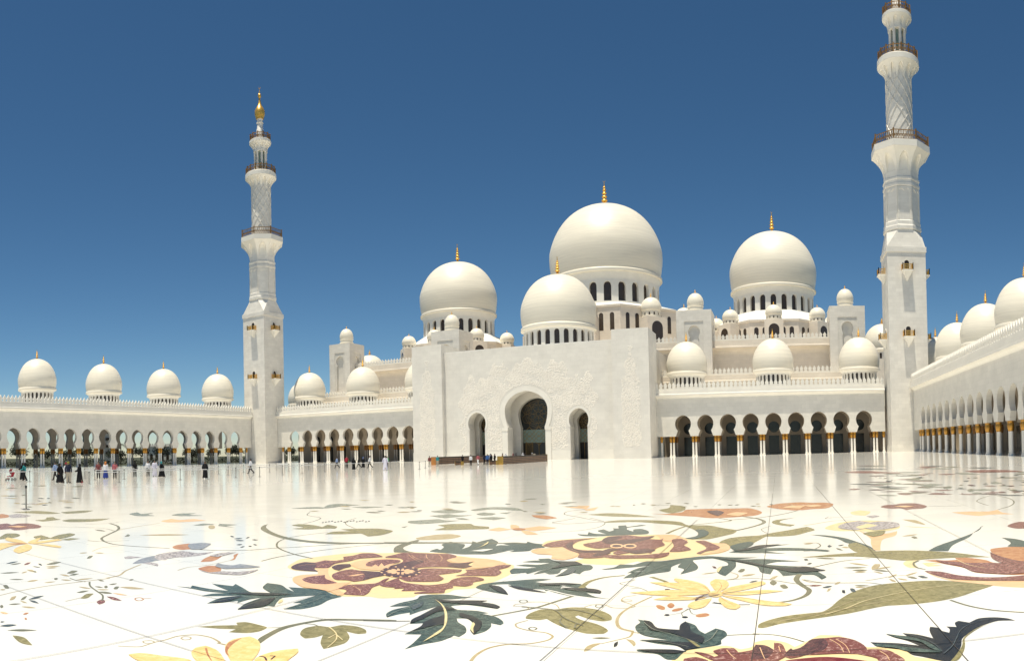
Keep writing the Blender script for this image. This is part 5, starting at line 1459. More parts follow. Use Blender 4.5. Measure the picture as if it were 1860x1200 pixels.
  ('stem',0,(0.02,0.02),"-650,7830 -490,7860 -280,7860"),
  ('stem',0,(0.02,0.025),"-360,7890 -120,7830 80,7680 220,7510"),
  ('stem',0,(0.015,0.015),"-2010,10150 -2190,10400 -2520,10640 -2590,10730 -2500,10880 -2400,11040"),
  ('stem',0,(0.015,0.015),"-2320,10340 -2190,10410"),
  ('stem',0,(0.015,0.015),"-2450,9150 -2450,9110 -2450,9080 -2470,9060 -2490,9060 -2520,9070 -2540,9100 -2560,9140 -2560,9180 -2560,9210 -2540,9230 -2520,9230 -2490,9220 -2470,9190 -2450,9150"),
  ('tan',0,(0.015,0.015),"-2690,9050 -2620,9210 -2470,9240 -2300,9080 -2080,9080 -2010,9190 -2130,9350 -2270,9490 -2280,9760 -2140,9890"),
  ('tan',0,(0.015,0.015),"-2130,9540 -2130,9510 -2150,9490 -2170,9480 -2200,9470 -2230,9480 -2250,9500 -2270,9520 -2270,9550 -2250,9570 -2230,9590 -2200,9590 -2170,9580 -2140,9560"),
  ('stem',0,(0.04,0.04),"2240,9020 2390,8610 2610,8280 2930,8010"),
  ('stem',0,(0.03,0.03),"-6930,23720 -7290,23010 -7160,21950 -6320,20950 -5250,19690"),
  ('stem',0,(0.03,0.03),"-13780,16520 -14140,17620 -14580,18420 -15650,19020 -16370,20040"),
  ('stem',0,(0.03,0.03),"-11650,16320 -12460,17020 -13110,17920 -13420,18880"),
 ]),
 ('sprig_inlay', 'sprigs of small green and red leaf inlays at the left', [
  ('slate',0,0,"-12820,6090 -12800,6160 -12820,6240 -12900,6350 -12990,6460 -13000,6400 -12990,6310 -12920,6210"),
  ('stem',0,0,"-12670,6110 -12630,6160 -12630,6220 -12680,6320 -12740,6410 -12760,6360 -12770,6290 -12730,6210"),
  ('maroon',0,0,"-12500,6340 -12480,6380 -12510,6440 -12620,6540 -12740,6630 -12750,6600 -12730,6530 -12640,6450"),
  ('stem',0,0,"-12310,6760 -12250,6820 -12250,6910 -12340,7060 -12440,7190 -12490,7140 -12500,7040 -12430,6910"),
  ('slate',0,0,"-12530,6690 -12410,6640 -12310,6610 -12260,6620 -12240,6630 -12340,6670 -12460,6710 -12510,6700"),
  ('slate',0,0,"-12240,6400 -12160,6410 -12100,6420 -12070,6450 -12060,6490 -12130,6490 -12200,6470 -12230,6450"),
  ('tan',0,0,"-12070,6610 -12000,6660 -11960,6720 -11950,6810 -11970,6890 -12030,6850 -12090,6790 -12090,6710"),
  ('tan',0,0,"-11910,6540 -11860,6570 -11830,6610 -11830,6680 -11850,6740 -11890,6720 -11930,6670 -11930,6610"),
  ('stem',0,0,"-11820,5490 -11760,5560 -11720,5640 -11720,5750 -11730,5850 -11790,5790 -11840,5700 -11840,5600"),
  ('stem',0,0,"-11180,6580 -11110,6600 -11100,6650 -11180,6770 -11290,6880 -11350,6860 -11380,6810 -11300,6710"),
  ('stem',0,0,"-10960,6500 -10920,6530 -10900,6570 -10940,6650 -10990,6730 -11030,6700 -11060,6660 -11020,6590"),
  ('tan',0,0,"-11140,6400 -11020,6390 -10940,6390 -10890,6420 -10870,6460 -10960,6470 -11070,6470 -11110,6440"),
  ('stem',0,0,"-12560,7900 -12530,7920 -12550,7980 -12680,8100 -12830,8220 -12860,8200 -12840,8140 -12730,8030"),
  ('tan',0,0,"-13360,8200 -13300,8210 -13270,8250 -13280,8320 -13300,8380 -13350,8370 -13400,8330 -13390,8270"),
  ('tan',0,0,"-13200,8510 -13110,8510 -13040,8530 -13010,8590 -13010,8640 -13090,8640 -13170,8620 -13200,8570"),
  ('tan',0,0,"-11940,6120 -11790,6090 -11680,6090 -11620,6120 -11600,6160 -11730,6180 -11870,6200 -11920,6170"),
  ('tan',0,0,"-11630,5850 -11620,5870 -11630,5910 -11690,5980 -11750,6040 -11760,6010 -11750,5970 -11700,5910"),
  ('stem',0,0,"-11700,6130 -11620,6110 -11580,6110 -11580,6130 -11600,6160 -11660,6180 -11720,6190 -11720,6170"),
  ('tan',0,0,"-9520,4580 -9510,4610 -9540,4660 -9640,4740 -9750,4810 -9750,4780 -9720,4720 -9640,4660"),
  ('stem',0,0,"-9440,4730 -9440,4770 -9480,4820 -9570,4890 -9670,4960 -9660,4920 -9620,4870 -9540,4800"),
  ('slate',0,0,"-9420,4850 -9400,4910 -9410,4990 -9480,5100 -9550,5200 -9570,5140 -9560,5060 -9500,4960"),
  ('slate',0,0,"-9370,4840 -9260,4820 -9180,4820 -9120,4840 -9090,4860 -9190,4880 -9290,4890 -9340,4870"),
  ('stem',0,0,"-9240,4430 -9200,4470 -9180,4510 -9190,4570 -9200,4620 -9230,4590 -9260,4550 -9260,4490"),
  ('tan',0,0,"-9020,4530 -8950,4550 -8890,4580 -8860,4630 -8840,4680 -8910,4660 -8970,4630 -9010,4580"),
  ('tan',0,0,"-9400,4700 -9320,4690 -9260,4680 -9220,4700 -9200,4720 -9270,4730 -9340,4730 -9380,4720"),
  ('stem',0,0,"-10670,5020 -10510,4960 -10400,4930 -10370,4950 -10380,4990 -10520,5040 -10650,5080 -10690,5070"),
  ('tan',0,0,"-10330,4800 -10300,4810 -10280,4820 -10290,4860 -10320,4890 -10350,4880 -10370,4860 -10360,4830"),
  ('stem',0,0,"-11140,5360 -11080,5400 -11030,5450 -11010,5520 -11010,5580 -11070,5550 -11120,5490 -11140,5430"),
  ('tan',0,0,"-10790,5540 -10760,5580 -10750,5630 -10780,5710 -10830,5780 -10860,5750 -10870,5690 -10850,5620"),
  ('stem',0,0,"-10790,6080 -10710,6050 -10670,6050 -10700,6090 -10750,6140 -10810,6160 -10860,6160 -10840,6130"),
  ('tan',0,0,"-10540,5740 -10510,5780 -10500,5830 -10510,5900 -10530,5970 -10560,5930 -10580,5870 -10570,5810"),
  ('tan',0,0,"-9900,6050 -9800,6050 -9720,6060 -9670,6100 -9630,6130 -9720,6130 -9810,6120 -9860,6090"),
  ('stem',0,0,"-9490,5760 -9450,5790 -9440,5850 -9470,5930 -9510,6010 -9540,5970 -9560,5920 -9530,5840"),
  ('olive',0,0,"-9070,5580 -9020,5610 -9030,5680 -9140,5810 -9260,5940 -9300,5900 -9300,5830 -9210,5720"),
  ('stem',0,0,"-9750,6560 -9720,6590 -9700,6620 -9720,6680 -9750,6740 -9780,6720 -9800,6680 -9780,6630"),
  ('stem',0,0,"-9390,6420 -9350,6420 -9340,6450 -9410,6520 -9490,6600 -9530,6590 -9540,6570 -9490,6500"),
  ('tan',0,0,"-9460,6590 -9310,6610 -9190,6650 -9110,6740 -9070,6820 -9200,6800 -9340,6760 -9420,6680"),
  ('stem',0,0,"-9340,6080 -9230,6080 -9160,6090 -9110,6140 -9100,6190 -9190,6200 -9280,6180 -9320,6140"),
  ('stem',0,0,"-9760,6280 -9690,6280 -9640,6290 -9610,6320 -9600,6350 -9660,6350 -9720,6350 -9750,6320"),
  ('stem',0,0,"-9660,6410 -9570,6360 -9520,6350 -9540,6380 -9580,6430 -9660,6470 -9730,6490 -9710,6470"),
  ('maroon',0,0,"-8950,5980 -8790,5940 -8670,5920 -8590,5950 -8550,5990 -8680,6020 -8830,6040 -8900,6020"),
  ('tan',0,0,"-9520,6170 -9460,6190 -9420,6220 -9390,6270 -9380,6320 -9430,6300 -9480,6270 -9510,6230"),
  ('rust',0,0,"-8570,4330 -8540,4340 -8540,4360 -8570,4400 -8610,4440 -8630,4430 -8640,4410 -8610,4370"),
  ('rust',0,0,"-8370,4250 -8320,4230 -8280,4210 -8260,4220 -8260,4230 -8300,4250 -8350,4270 -8360,4270"),
  ('peach',0,0,"-8850,4110 -8780,4100 -8720,4110 -8700,4130 -8700,4160 -8760,4170 -8820,4160 -8850,4140"),
  ('slate',0,0,"-8110,3760 -8060,3800 -8030,3840 -8040,3910 -8060,3980 -8110,3950 -8140,3900 -8140,3830"),
  ('stem',0,0,"-7870,3750 -7800,3820 -7740,3890 -7710,3990 -7690,4080 -7760,4020 -7830,3940 -7860,3850"),
  ('olive',0,0,"-7610,3700 -7400,3650 -7250,3640 -7160,3670 -7110,3710 -7280,3750 -7460,3780 -7550,3750"),
  ('slate',0,0,"-8310,3860 -8280,3860 -8270,3870 -8280,3890 -8290,3920 -8310,3910 -8330,3900 -8330,3880"),
  ('tan',0,0,"-10650,6140 -10570,6150 -10510,6170 -10490,6220 -10480,6260 -10550,6250 -10610,6230 -10640,6190"),
  ('tan',0,0,"-10470,6340 -10430,6410 -10410,6480 -10420,6590 -10440,6690 -10480,6630 -10510,6540 -10500,6450"),
  ('peach',0,0,"-9120,6210 -9020,6210 -8930,6220 -8860,6260 -8820,6290 -8900,6290 -9000,6280 -9070,6250"),
  ('stem',0,0,"-9200,4270 -9120,4240 -9070,4230 -9090,4260 -9130,4290 -9200,4320 -9260,4330 -9250,4310"),
  ('stem',0,0,"-9870,7080 -9850,7090 -9840,7110 -9880,7160 -9910,7210 -9930,7200 -9940,7170 -9920,7130"),
  ('stem',0,0,"-10300,6680 -10200,6660 -10130,6640 -10090,6660 -10080,6690 -10160,6710 -10240,6720 -10280,6710"),
  ('maroon',0,0,"-8710,5640 -8810,5780 -8750,5800 -8600,5710 -8530,5570"),
  ('stem',0,(0.035,0.03),"-10180,6450 -9850,6250 -9390,6090 -9060,5980 -8730,5750"),
  ('stem',0,(0.025,0.025),"-10680,6350 -10410,6330 -10220,6390"),
  ('rust',0,(0.02,0.02),"-8430,6310 -8400,6270 -8380,6230 -8380,6200 -8390,6180 -8430,6180 -8470,6190 -8510,6210 -8550,6240 -8570,6280 -8570,6310 -8550,6340 -8520,6340 -8480,6330 -8430,6310"),
  ('rust',0,(0.015,0.015),"-8470,6330 -8400,6440"),
  ('tan',0,(0.015,0.015),"-9010,5270 -9070,5490 -9120,5650"),
 ]),
 ('sprig_inlay', 'sprigs of thin leaf inlays beside the long olive leaf', [
  ('stem',0,0,"1050,11860 1150,11790 1250,11750 1370,11750 1470,11770 1380,11830 1270,11880 1160,11880"),
  ('tan',0,0,"1200,12300 1270,12170 1350,12060 1440,12000 1520,11970 1450,12080 1370,12200 1280,12260"),
  ('stem',0,0,"1180,11580 1240,11510 1300,11480 1380,11500 1440,11530 1390,11590 1320,11630 1250,11620"),
  ('tan',0,0,"1200,11400 1250,11360 1300,11340 1360,11370 1400,11410 1360,11450 1310,11470 1260,11450"),
  ('stem',0,0,"1540,11510 1590,11420 1650,11360 1720,11330 1770,11330 1730,11400 1670,11480 1600,11510"),
  ('tan',0,0,"1550,11560 1630,11560 1710,11590 1810,11660 1890,11740 1820,11740 1720,11720 1640,11650"),
  ('tan',0,0,"1520,11400 1550,11300 1580,11230 1610,11180 1650,11150 1630,11240 1590,11330 1560,11370"),
  ('tan',0,0,"1670,10790 1710,10820 1760,10860 1820,10950 1860,11040 1820,11020 1770,10970 1720,10890"),
  ('tan',0,0,"1670,10700 1680,10580 1690,10500 1720,10460 1740,10440 1740,10530 1720,10630 1700,10680"),
  ('tan',0,0,"1800,10700 1830,10620 1860,10560 1900,10530 1940,10520 1920,10590 1880,10660 1850,10690"),
  ('tan',0,0,"1950,10860 2010,10880 2070,10920 2150,11010 2210,11100 2160,11080 2090,11030 2020,10960"),
  ('stem',0,0,"1970,10800 2000,10700 2030,10630 2070,10600 2110,10600 2090,10690 2060,10770 2020,10800"),
  ('slate',0,0,"2150,10790 2170,10680 2190,10600 2240,10580 2280,10590 2260,10690 2240,10780 2200,10800"),
  ('slate',0,0,"590,10280 630,10260 670,10260 710,10310 750,10380 710,10400 670,10390 630,10350"),
  ('tan',0,0,"640,10020 660,10020 680,10050 700,10130 720,10210 700,10210 670,10180 660,10110"),
  ('near_black',0,0,"870,10050 860,9950 860,9880 880,9850 900,9850 900,9940 910,10030 890,10060"),
  ('slate',0,0,"1000,10150 990,10020 1000,9930 1030,9890 1050,9890 1060,10000 1050,10110 1030,10150"),
  ('stem',0,0,"1080,10350 1130,10300 1190,10270 1260,10260 1310,10270 1260,10310 1200,10350 1140,10360"),
  ('tan',0,0,"1080,10240 1110,10190 1150,10160 1190,10160 1230,10160 1200,10210 1160,10250 1120,10250"),
  ('maroon',0,0,"390,10470 440,10420 490,10400 550,10420 600,10450 560,10490 500,10520 450,10510"),
  ('tan',0,0,"790,10500 820,10490 850,10510 880,10580 900,10660 880,10660 850,10650 820,10580"),
  ('stem',0,0,"1110,14080 1130,13940 1160,13840 1190,13790 1230,13770 1210,13890 1180,14010 1150,14070"),
  ('slate',0,0,"960,14400 970,14280 990,14230 1020,14290 1050,14380 1030,14480 1020,14560 990,14510"),
  ('slate',0,0,"1180,14400 1220,14370 1250,14380 1290,14450 1320,14530 1290,14550 1260,14540 1220,14490"),
  ('tan',0,0,"1240,14210 1280,14120 1310,14060 1360,14060 1400,14090 1370,14170 1330,14250 1290,14250"),
  ('tan',0,0,"480,14820 530,14780 580,14780 640,14840 690,14920 640,14950 580,14960 530,14910"),
  ('slate',0,0,"410,12850 420,12760 440,12710 470,12730 490,12770 480,12850 460,12920 430,12910"),
  ('slate',0,0,"450,12340 470,12310 500,12310 520,12370 540,12440 520,12470 500,12470 470,12420"),
  ('stem',0,0,"630,12970 720,12880 810,12820 920,12790 1000,12790 930,12870 820,12950 730,12970"),
  ('tan',0,0,"2730,15390 2820,15370 2910,15390 3030,15480 3130,15580 3050,15600 2940,15580 2840,15500"),
  ('stem',0,0,"2910,15210 2910,15050 2930,14950 2970,14960 3010,15010 3010,15160 3000,15280 2960,15280"),
  ('dark_maroon',0,0,"-1260,12300 -1230,12200 -1210,12120 -1180,12110 -1160,12120 -1180,12210 -1210,12300 -1240,12320"),
  ('stem',0,0,"-760,11760 -720,11710 -690,11720 -660,11830 -650,11970 -680,12020 -720,12020 -740,11920"),
  ('tan',0,0,"-1370,11570 -1300,11580 -1240,11610 -1170,11670 -1120,11730 -1180,11720 -1250,11690 -1310,11640"),
  ('tan',0,0,"-680,11380 -620,11370 -560,11380 -500,11440 -450,11520 -510,11530 -570,11520 -620,11470"),
  ('stem',0,0,"-200,10760 -170,10620 -140,10570 -110,10660 -90,10790 -120,10900 -150,10980 -180,10910"),
  ('stem',0,0,"-40,10560 -20,10410 10,10320 50,10320 80,10370 60,10500 30,10610 0,10610"),
  ('tan',0,0,"-210,11040 -170,11050 -130,11090 -100,11210 -70,11320 -100,11310 -150,11260 -180,11170"),
  ('slate',0,0,"-530,10830 -490,10830 -460,10840 -420,10900 -390,10960 -420,10970 -470,10950 -500,10900"),
  ('dark_maroon',0,0,"-1790,10320 -1750,10240 -1720,10190 -1690,10210 -1670,10240 -1700,10310 -1740,10360 -1770,10360"),
  ('tan',0,0,"1530,11730 1640,12060 1720,12030 1650,11700 1520,11510"),
  ('tan',0,(0.02,0.02),"1290,10660 1490,10750 1780,10910 1960,10900"),
  ('stem',0,(0.02,0.02),"340,10950 600,10670 960,10570 1340,10480 1560,10220"),
  ('tan',0,(0.03,0.015),"-910,11050 -760,11190 -750,11490 -880,11710"),
  ('stem',0,(0.025,0.025),"480,15000 760,14930 820,14490 690,14100"),
  ('stem',0,(0.018,0.018),"-910,11050 -490,11170 -180,10990 120,10720 440,10440"),
  ('tan',0,(0.02,0.02),"310,10970 450,10710 780,10600"),
 ]),
 ('leaf_inlay', 'olive and grey green leaf inlays in the middle distance', [
  ('olive',0,0,"-13850,16060 -13880,16460 -13360,16470 -12720,16130 -12990,16760 -12370,16420 -12120,15970 -12430,15810 -12650,15430 -13180,15300 -13130,15780"),
  ('olive',0,0,"-11510,14740 -11680,15290 -11290,15650 -11840,15880 -11590,16180 -10990,16520 -10260,16190 -10030,15190 -10180,14840 -10730,15300 -11110,14960"),
  ('olive',0,0,"-9290,16800 -9350,17560 -9780,17920 -9530,18340 -9000,18550 -8620,18090 -8160,17980 -7930,17480 -8420,17210 -8810,16950"),
  ('grey_green',0,0,"-12320,22080 -12150,22650 -11920,22970 -10980,22370 -11210,21590 -11740,21600"),
  ('grey_green',0,0,"-11510,20500 -11340,20780 -11140,21280 -10610,20970 -10130,21080 -10400,20380 -10600,19910"),
  ('grey_green',0,0,"-11240,18710 -10960,19200 -10640,19580 -10160,19240 -9760,19360 -9980,18740 -10430,18050 -10960,18230"),
  ('grey_green',0,0,"-11090,22890 -10910,24200 -10420,24330 -9700,24000 -9000,22950 -9680,23150 -10440,23370 -10790,22660"),
  ('grey_green',0,0,"-10200,21510 -10200,22100 -9630,21850 -9490,21220 -9770,21080"),
  ('grey_green',0,0,"-9550,20100 -9230,20650 -8640,20450 -8760,19780"),
  ('grey_green',0,0,"-10260,20010 -10060,20140 -9530,19610 -9840,19600"),
  ('grey_green',0,0,"-10560,17130 -10500,17400 -10360,16980"),
  ('grey_green',0,0,"-9590,22080 -9260,22360 -9170,21710"),
  ('grey_green',0,0,"-18240,21130 -18040,21860 -17800,22190 -17290,22090 -18060,23500 -17970,24060 -16610,23740 -16970,23050 -16970,21910 -17440,21350"),
  ('grey_green',0,0,"-16320,22650 -15980,23180 -15140,23290 -15530,22520"),
  ('rust',0,0,"-8140,21440 -7750,21480 -6960,20600 -7180,20220 -7720,20700"),
  ('peach',0,0,"-7260,17490 -7780,17880 -7820,17220 -7420,17040"),
  ('peach',0,0,"-7220,17500 -7720,18610 -7480,18490 -7030,17540"),
  ('peach',0,0,"-7020,17680 -6740,18370 -6100,18050 -6490,17220"),
  ('peach',0,0,"-6940,17410 -6590,17200 -6120,16570 -6380,16470"),
  ('peach',0,0,"-7180,17220 -7430,16360 -7310,16790"),
  ('rust',1,0,"-6850,17570 -6820,17450 -6840,17350 -6890,17290 -6970,17280 -7060,17310 -7140,17390 -7210,17500 -7240,17620 -7220,17720 -7170,17790 -7090,17800 -7000,17760 -6910,17680"),
  ('peach',0,0,"-8210,24910 -7670,24830 -6950,23950 -7470,24180"),
  ('peach',0,0,"-7690,25190 -7220,25200 -6890,23580"),
  ('peach',0,0,"-6880,23720 -6700,24680 -6490,23270 -6790,23260"),
  ('grey_green',0,0,"-21330,15330 -21790,16060 -21010,15650 -21090,16340 -20600,15680 -20000,15550 -20330,15090"),
  ('grey_green',0,0,"-19750,16130 -20120,16850 -19710,17330 -19480,16710 -18720,16800 -19180,16170"),
  ('grey_green',0,0,"-16350,14230 -16530,14820 -16090,14930 -16080,14360"),
  ('grey_green',0,0,"-16030,15080 -15380,15240 -15420,14760 -14890,14600 -15600,14620"),
  ('tan',0,0,"-15430,14310 -15260,14140 -15140,13990 -15100,13890 -15130,13870 -15240,13910 -15400,14020 -15590,14180 -15760,14350 -15890,14500 -15940,14610 -15900,14640 -15790,14590 -15620,14470"),
  ('tan',0,0,"-15380,11400 -15050,12070 -14460,12440 -14780,11860"),
  ('slate',0,0,"-13400,12980 -13270,12880 -13170,12820 -13130,12830 -13120,12860 -13230,12940 -13350,13010 -13390,13010"),
  ('slate',0,0,"-12840,12580 -12760,12580 -12710,12610 -12720,12700 -12760,12810 -12830,12810 -12890,12780 -12880,12700"),
  ('slate',0,0,"-12580,12370 -12470,12340 -12390,12340 -12360,12400 -12370,12480 -12470,12510 -12560,12510 -12590,12460"),
  ('slate',0,0,"-12680,12860 -12650,12870 -12650,12900 -12710,13000 -12790,13110 -12820,13110 -12830,13070 -12770,12980"),
  ('slate',0,0,"-12350,12740 -12240,12690 -12180,12670 -12160,12720 -12170,12780 -12260,12820 -12350,12850 -12360,12810"),
  ('slate',0,0,"-11530,11490 -11490,11490 -11480,11530 -11530,11610 -11590,11710 -11620,11700 -11630,11670 -11590,11590"),
  ('slate',0,0,"-11560,11800 -11480,11740 -11420,11720 -11410,11740 -11420,11780 -11490,11830 -11560,11870 -11580,11850"),
  ('slate',0,0,"-11670,12080 -11570,12010 -11510,11980 -11490,12000 -11500,12040 -11580,12100 -11660,12140 -11680,12130"),
  ('slate',0,0,"-11940,11780 -11870,11760 -11830,11770 -11840,11840 -11880,11920 -11940,11940 -11990,11930 -11980,11870"),
  ('slate',0,0,"-13490,17100 -13440,17080 -13440,17100 -13490,17200 -13570,17310 -13610,17330 -13620,17320 -13570,17230"),
  ('slate',0,0,"-13490,17260 -13450,17240 -13440,17260 -13500,17360 -13570,17480 -13610,17500 -13630,17480 -13580,17400"),
  ('slate',0,0,"-13500,17430 -13450,17400 -13440,17420 -13500,17530 -13580,17650 -13620,17670 -13630,17650 -13580,17560"),
  ('slate',0,0,"-13500,17600 -13450,17570 -13450,17590 -13500,17700 -13580,17810 -13620,17840 -13630,17820 -13590,17730"),
  ('slate',0,0,"-13220,17390 -13180,17370 -13170,17390 -13230,17490 -13300,17610 -13340,17630 -13350,17620 -13310,17530"),
  ('slate',0,0,"-13220,17560 -13180,17530 -13170,17550 -13230,17660 -13300,17780 -13340,17800 -13350,17780 -13310,17690"),
  ('slate',0,0,"-13220,17720 -13180,17700 -13170,17720 -13230,17820 -13300,17940 -13340,17970 -13360,17950 -13310,17860"),
  ('slate',0,0,"-12950,17520 -12910,17500 -12900,17510 -12950,17620 -13020,17730 -13060,17760 -13080,17740 -13030,17650"),
  ('slate',0,0,"-12950,17680 -12910,17660 -12900,17680 -12950,17780 -13020,17900 -13060,17920 -13080,17910 -13030,17820"),
  ('slate',0,0,"-12950,17850 -12900,17820 -12890,17840 -12950,17950 -13020,18070 -13060,18090 -13080,18080 -13030,17990"),
  ('slate',0,0,"-12950,18020 -12900,17990 -12890,18010 -12950,18120 -13020,18240 -13060,18260 -13070,18250 -13030,18150"),
  ('slate',0,0,"-12670,17810 -12630,17780 -12620,17800 -12680,17900 -12740,18020 -12780,18040 -12800,18030 -12750,17940"),
  ('slate',0,0,"-12670,17970 -12630,17940 -12620,17960 -12670,18070 -12740,18190 -12780,18210 -12790,18200 -12750,18110"),
  ('slate',0,0,"-12670,18130 -12620,18110 -12610,18130 -12670,18230 -12740,18360 -12770,18380 -12790,18370 -12750,18270"),
  ('slate',0,0,"-12400,17920 -12360,17890 -12350,17910 -12400,18020 -12460,18140 -12500,18160 -12520,18150 -12480,18060"),
  ('slate',0,0,"-12390,18080 -12350,18060 -12340,18080 -12390,18180 -12460,18300 -12500,18330 -12510,18310 -12470,18220"),
  ('maroon',0,0,"4660,49760 5770,51130 6820,50300 7620,47510 9030,46960 7900,45320 6530,46960 5390,47800"),
  ('maroon',0,0,"11260,55380 12520,56560 12630,53980 11500,52840"),
  ('maroon',0,0,"12500,45280 13920,46070 14830,45110 15420,43340 15340,41310 13790,41950 12670,42470"),
  ('stem',0,0,"7540,30800 7550,30450 7590,30270 7720,30390 7850,30600 7850,30910 7810,31140 7700,31060"),
  ('dark_maroon',0,0,"9660,26250 9640,25980 9670,25850 9800,25940 9930,26100 9940,26330 9920,26510 9820,26440"),
  ('slate',0,0,"6810,34970 6820,34750 6840,34630 6910,34700 6970,34830 6970,35020 6950,35170 6890,35130"),
  ('stem',0,0,"7160,29150 7180,29110 7210,29120 7260,29220 7310,29330 7300,29360 7270,29360 7220,29280"),
  ('dark_maroon',0,0,"8380,40400 8370,40190 8380,40070 8430,40100 8480,40190 8490,40370 8480,40520 8440,40510"),
  ('grey_green',0,0,"7230,29830 7260,29570 7340,29500 7510,29760 7680,30090 7650,30320 7570,30430 7420,30220"),
  ('slate',0,0,"11310,42370 11220,41850 11180,41480 11210,41350 11260,41350 11330,41790 11390,42230 11370,42380"),
  ('stem',0,0,"10670,37030 10650,36680 10670,36510 10790,36640 10930,36870 10950,37170 10930,37400 10830,37300"),
  ('slate',0,0,"11570,31610 11520,31220 11520,31010 11650,31080 11790,31250 11840,31590 11840,31870 11740,31830"),
  ('grey_green',0,0,"7390,41810 7430,41490 7510,41430 7690,41830 7870,42330 7830,42610 7750,42730 7590,42390"),
  ('grey_green',0,0,"7700,27570 7700,27330 7740,27220 7860,27330 7970,27510 7970,27720 7930,27870 7830,27790"),
  ('slate',0,0,"7930,39340 7960,39110 8040,39090 8200,39430 8350,39850 8320,40050 8240,40120 8100,39830"),
  ('grey_green',0,0,"9270,43010 9290,42850 9360,42860 9500,43180 9640,43570 9610,43710 9540,43730 9420,43450"),
  ('dark_maroon',0,0,"8710,26470 8680,26130 8690,25930 8780,25940 8890,26040 8920,26330 8910,26590 8830,26600"),
  ('grey_green',0,0,"6590,30980 6580,30610 6590,30370 6660,30340 6730,30410 6740,30730 6740,31020 6680,31060"),
  ('slate',0,0,"13370,37770 13330,37440 13370,37310 13530,37500 13700,37790 13730,38070 13710,38260 13570,38110"),
  ('dark_maroon',0,0,"5630,36390 5680,36260 5750,36280 5870,36590 5990,36940 5940,37060 5870,37070 5760,36810"),
  ('stem',0,0,"6240,37390 6240,37240 6260,37170 6310,37230 6360,37340 6350,37470 6330,37560 6290,37520"),
  ('dark_maroon',0,0,"10170,30540 10150,30300 10160,30180 10250,30240 10350,30380 10370,30590 10360,30750 10280,30700"),
  ('grey_green',0,0,"10200,41650 10150,41290 10130,41040 10150,40950 10180,40950 10230,41250 10260,41550 10240,41650"),
  ('grey_green',0,0,"5900,40910 5910,40600 5950,40440 6030,40560 6110,40750 6100,41020 6070,41230 5990,41150"),
  ('dark_maroon',0,0,"8480,26840 8480,26720 8510,26670 8590,26750 8670,26880 8660,26990 8630,27050 8570,26990"),
  ('grey_green',0,0,"7610,26610 7600,26210 7650,26000 7790,26080 7950,26280 7960,26630 7920,26910 7790,26850"),
  ('grey_green',0,0,"9260,25280 9210,25030 9190,24870 9230,24810 9270,24810 9310,25020 9330,25230 9310,25290"),
  ('slate',0,0,"9090,41640 9050,41270 9030,41000 9050,40890 9080,40870 9120,41190 9150,41510 9130,41630"),
  ('dark_maroon',0,0,"10390,37260 10330,36890 10320,36640 10360,36590 10410,36620 10460,36940 10490,37230 10460,37300"),
  ('dark_maroon',0,0,"8270,42910 8310,42910 8380,43010 8480,43330 8580,43660 8540,43660 8480,43560 8380,43290"),
  ('slate',0,0,"5770,37180 5770,36630 5800,36310 5910,36330 6020,36500 6020,36970 5980,37380 5890,37390"),
  ('dark_maroon',0,0,"7160,26630 7160,26510 7170,26440 7200,26450 7240,26500 7250,26600 7240,26690 7210,26690"),
  ('dark_maroon',0,0,"5750,41500 5750,41280 5770,41160 5810,41180 5850,41260 5850,41450 5830,41610 5800,41600"),
  ('dark_maroon',0,0,"7310,30290 7320,30140 7350,30080 7420,30170 7490,30310 7480,30440 7450,30520 7390,30450"),
  ('dark_maroon',0,0,"10110,29500 10090,29160 10120,29000 10270,29130 10430,29350 10450,29640 10420,29860 10300,29760"),
  ('dark_maroon',0,0,"8780,31390 8730,30850 8730,30530 8840,30520 8970,30650 9020,31110 9030,31530 8930,31560"),
  ('stem',0,0,"9930,32410 9890,32180 9880,32030 9910,31990 9950,32010 9980,32200 10000,32390 9980,32440"),
  ('dark_maroon',0,0,"12790,34640 12730,34330 12710,34130 12770,34130 12850,34200 12900,34470 12930,34710 12880,34730"),
  ('grey_green',0,0,"9360,27100 9360,26830 9410,26720 9560,26860 9720,27090 9720,27320 9670,27480 9540,27370"),
  ('stem',0,0,"6160,37900 6170,37740 6190,37660 6240,37740 6290,37850 6280,37990 6260,38090 6220,38040"),
  ('dark_maroon',0,0,"6640,27660 6630,27530 6650,27460 6680,27470 6720,27520 6720,27630 6710,27720 6680,27720"),
  ('slate',0,0,"9390,34370 9400,34100 9460,34020 9620,34260 9790,34590 9780,34830 9720,34960 9580,34760"),
  ('stem',0,0,"8320,31300 8350,31190 8420,31190 8550,31430 8680,31710 8650,31810 8580,31820 8460,31630"),
  ('stem',0,0,"7420,43670 7390,43240 7380,42930 7400,42800 7440,42770 7470,43140 7480,43510 7460,43650"),
  ('stem',0,0,"7280,33270 7260,33000 7250,32800 7270,32720 7300,32700 7320,32930 7330,33160 7320,33250"),
  ('slate',0,0,"9520,31370 9490,31030 9500,30830 9610,30890 9720,31030 9750,31330 9740,31580 9650,31550"),
  ('grey_green',0,0,"10650,33190 10670,33190 10710,33240 10790,33380 10860,33540 10840,33540 10790,33490 10730,33370"),
  ('stem',0,0,"9470,27240 9410,26830 9410,26560 9500,26540 9600,26620 9660,26970 9680,27300 9600,27350"),
  ('stem',0,0,"10450,36680 10500,36770 10570,36910 10670,37170 10760,37410 10710,37320 10640,37170 10550,36950"),
  ('slate',0,0,"12190,36710 12170,36410 12200,36280 12350,36470 12510,36740 12530,37010 12500,37180 12380,37040"),
  ('grey_green',0,0,"7880,29850 7880,29600 7910,29470 8000,29550 8100,29700 8110,29930 8080,30100 8000,30040"),
  ('stem',0,0,"6010,39640 6050,39550 6120,39610 6240,39960 6350,40340 6310,40420 6230,40370 6130,40080"),
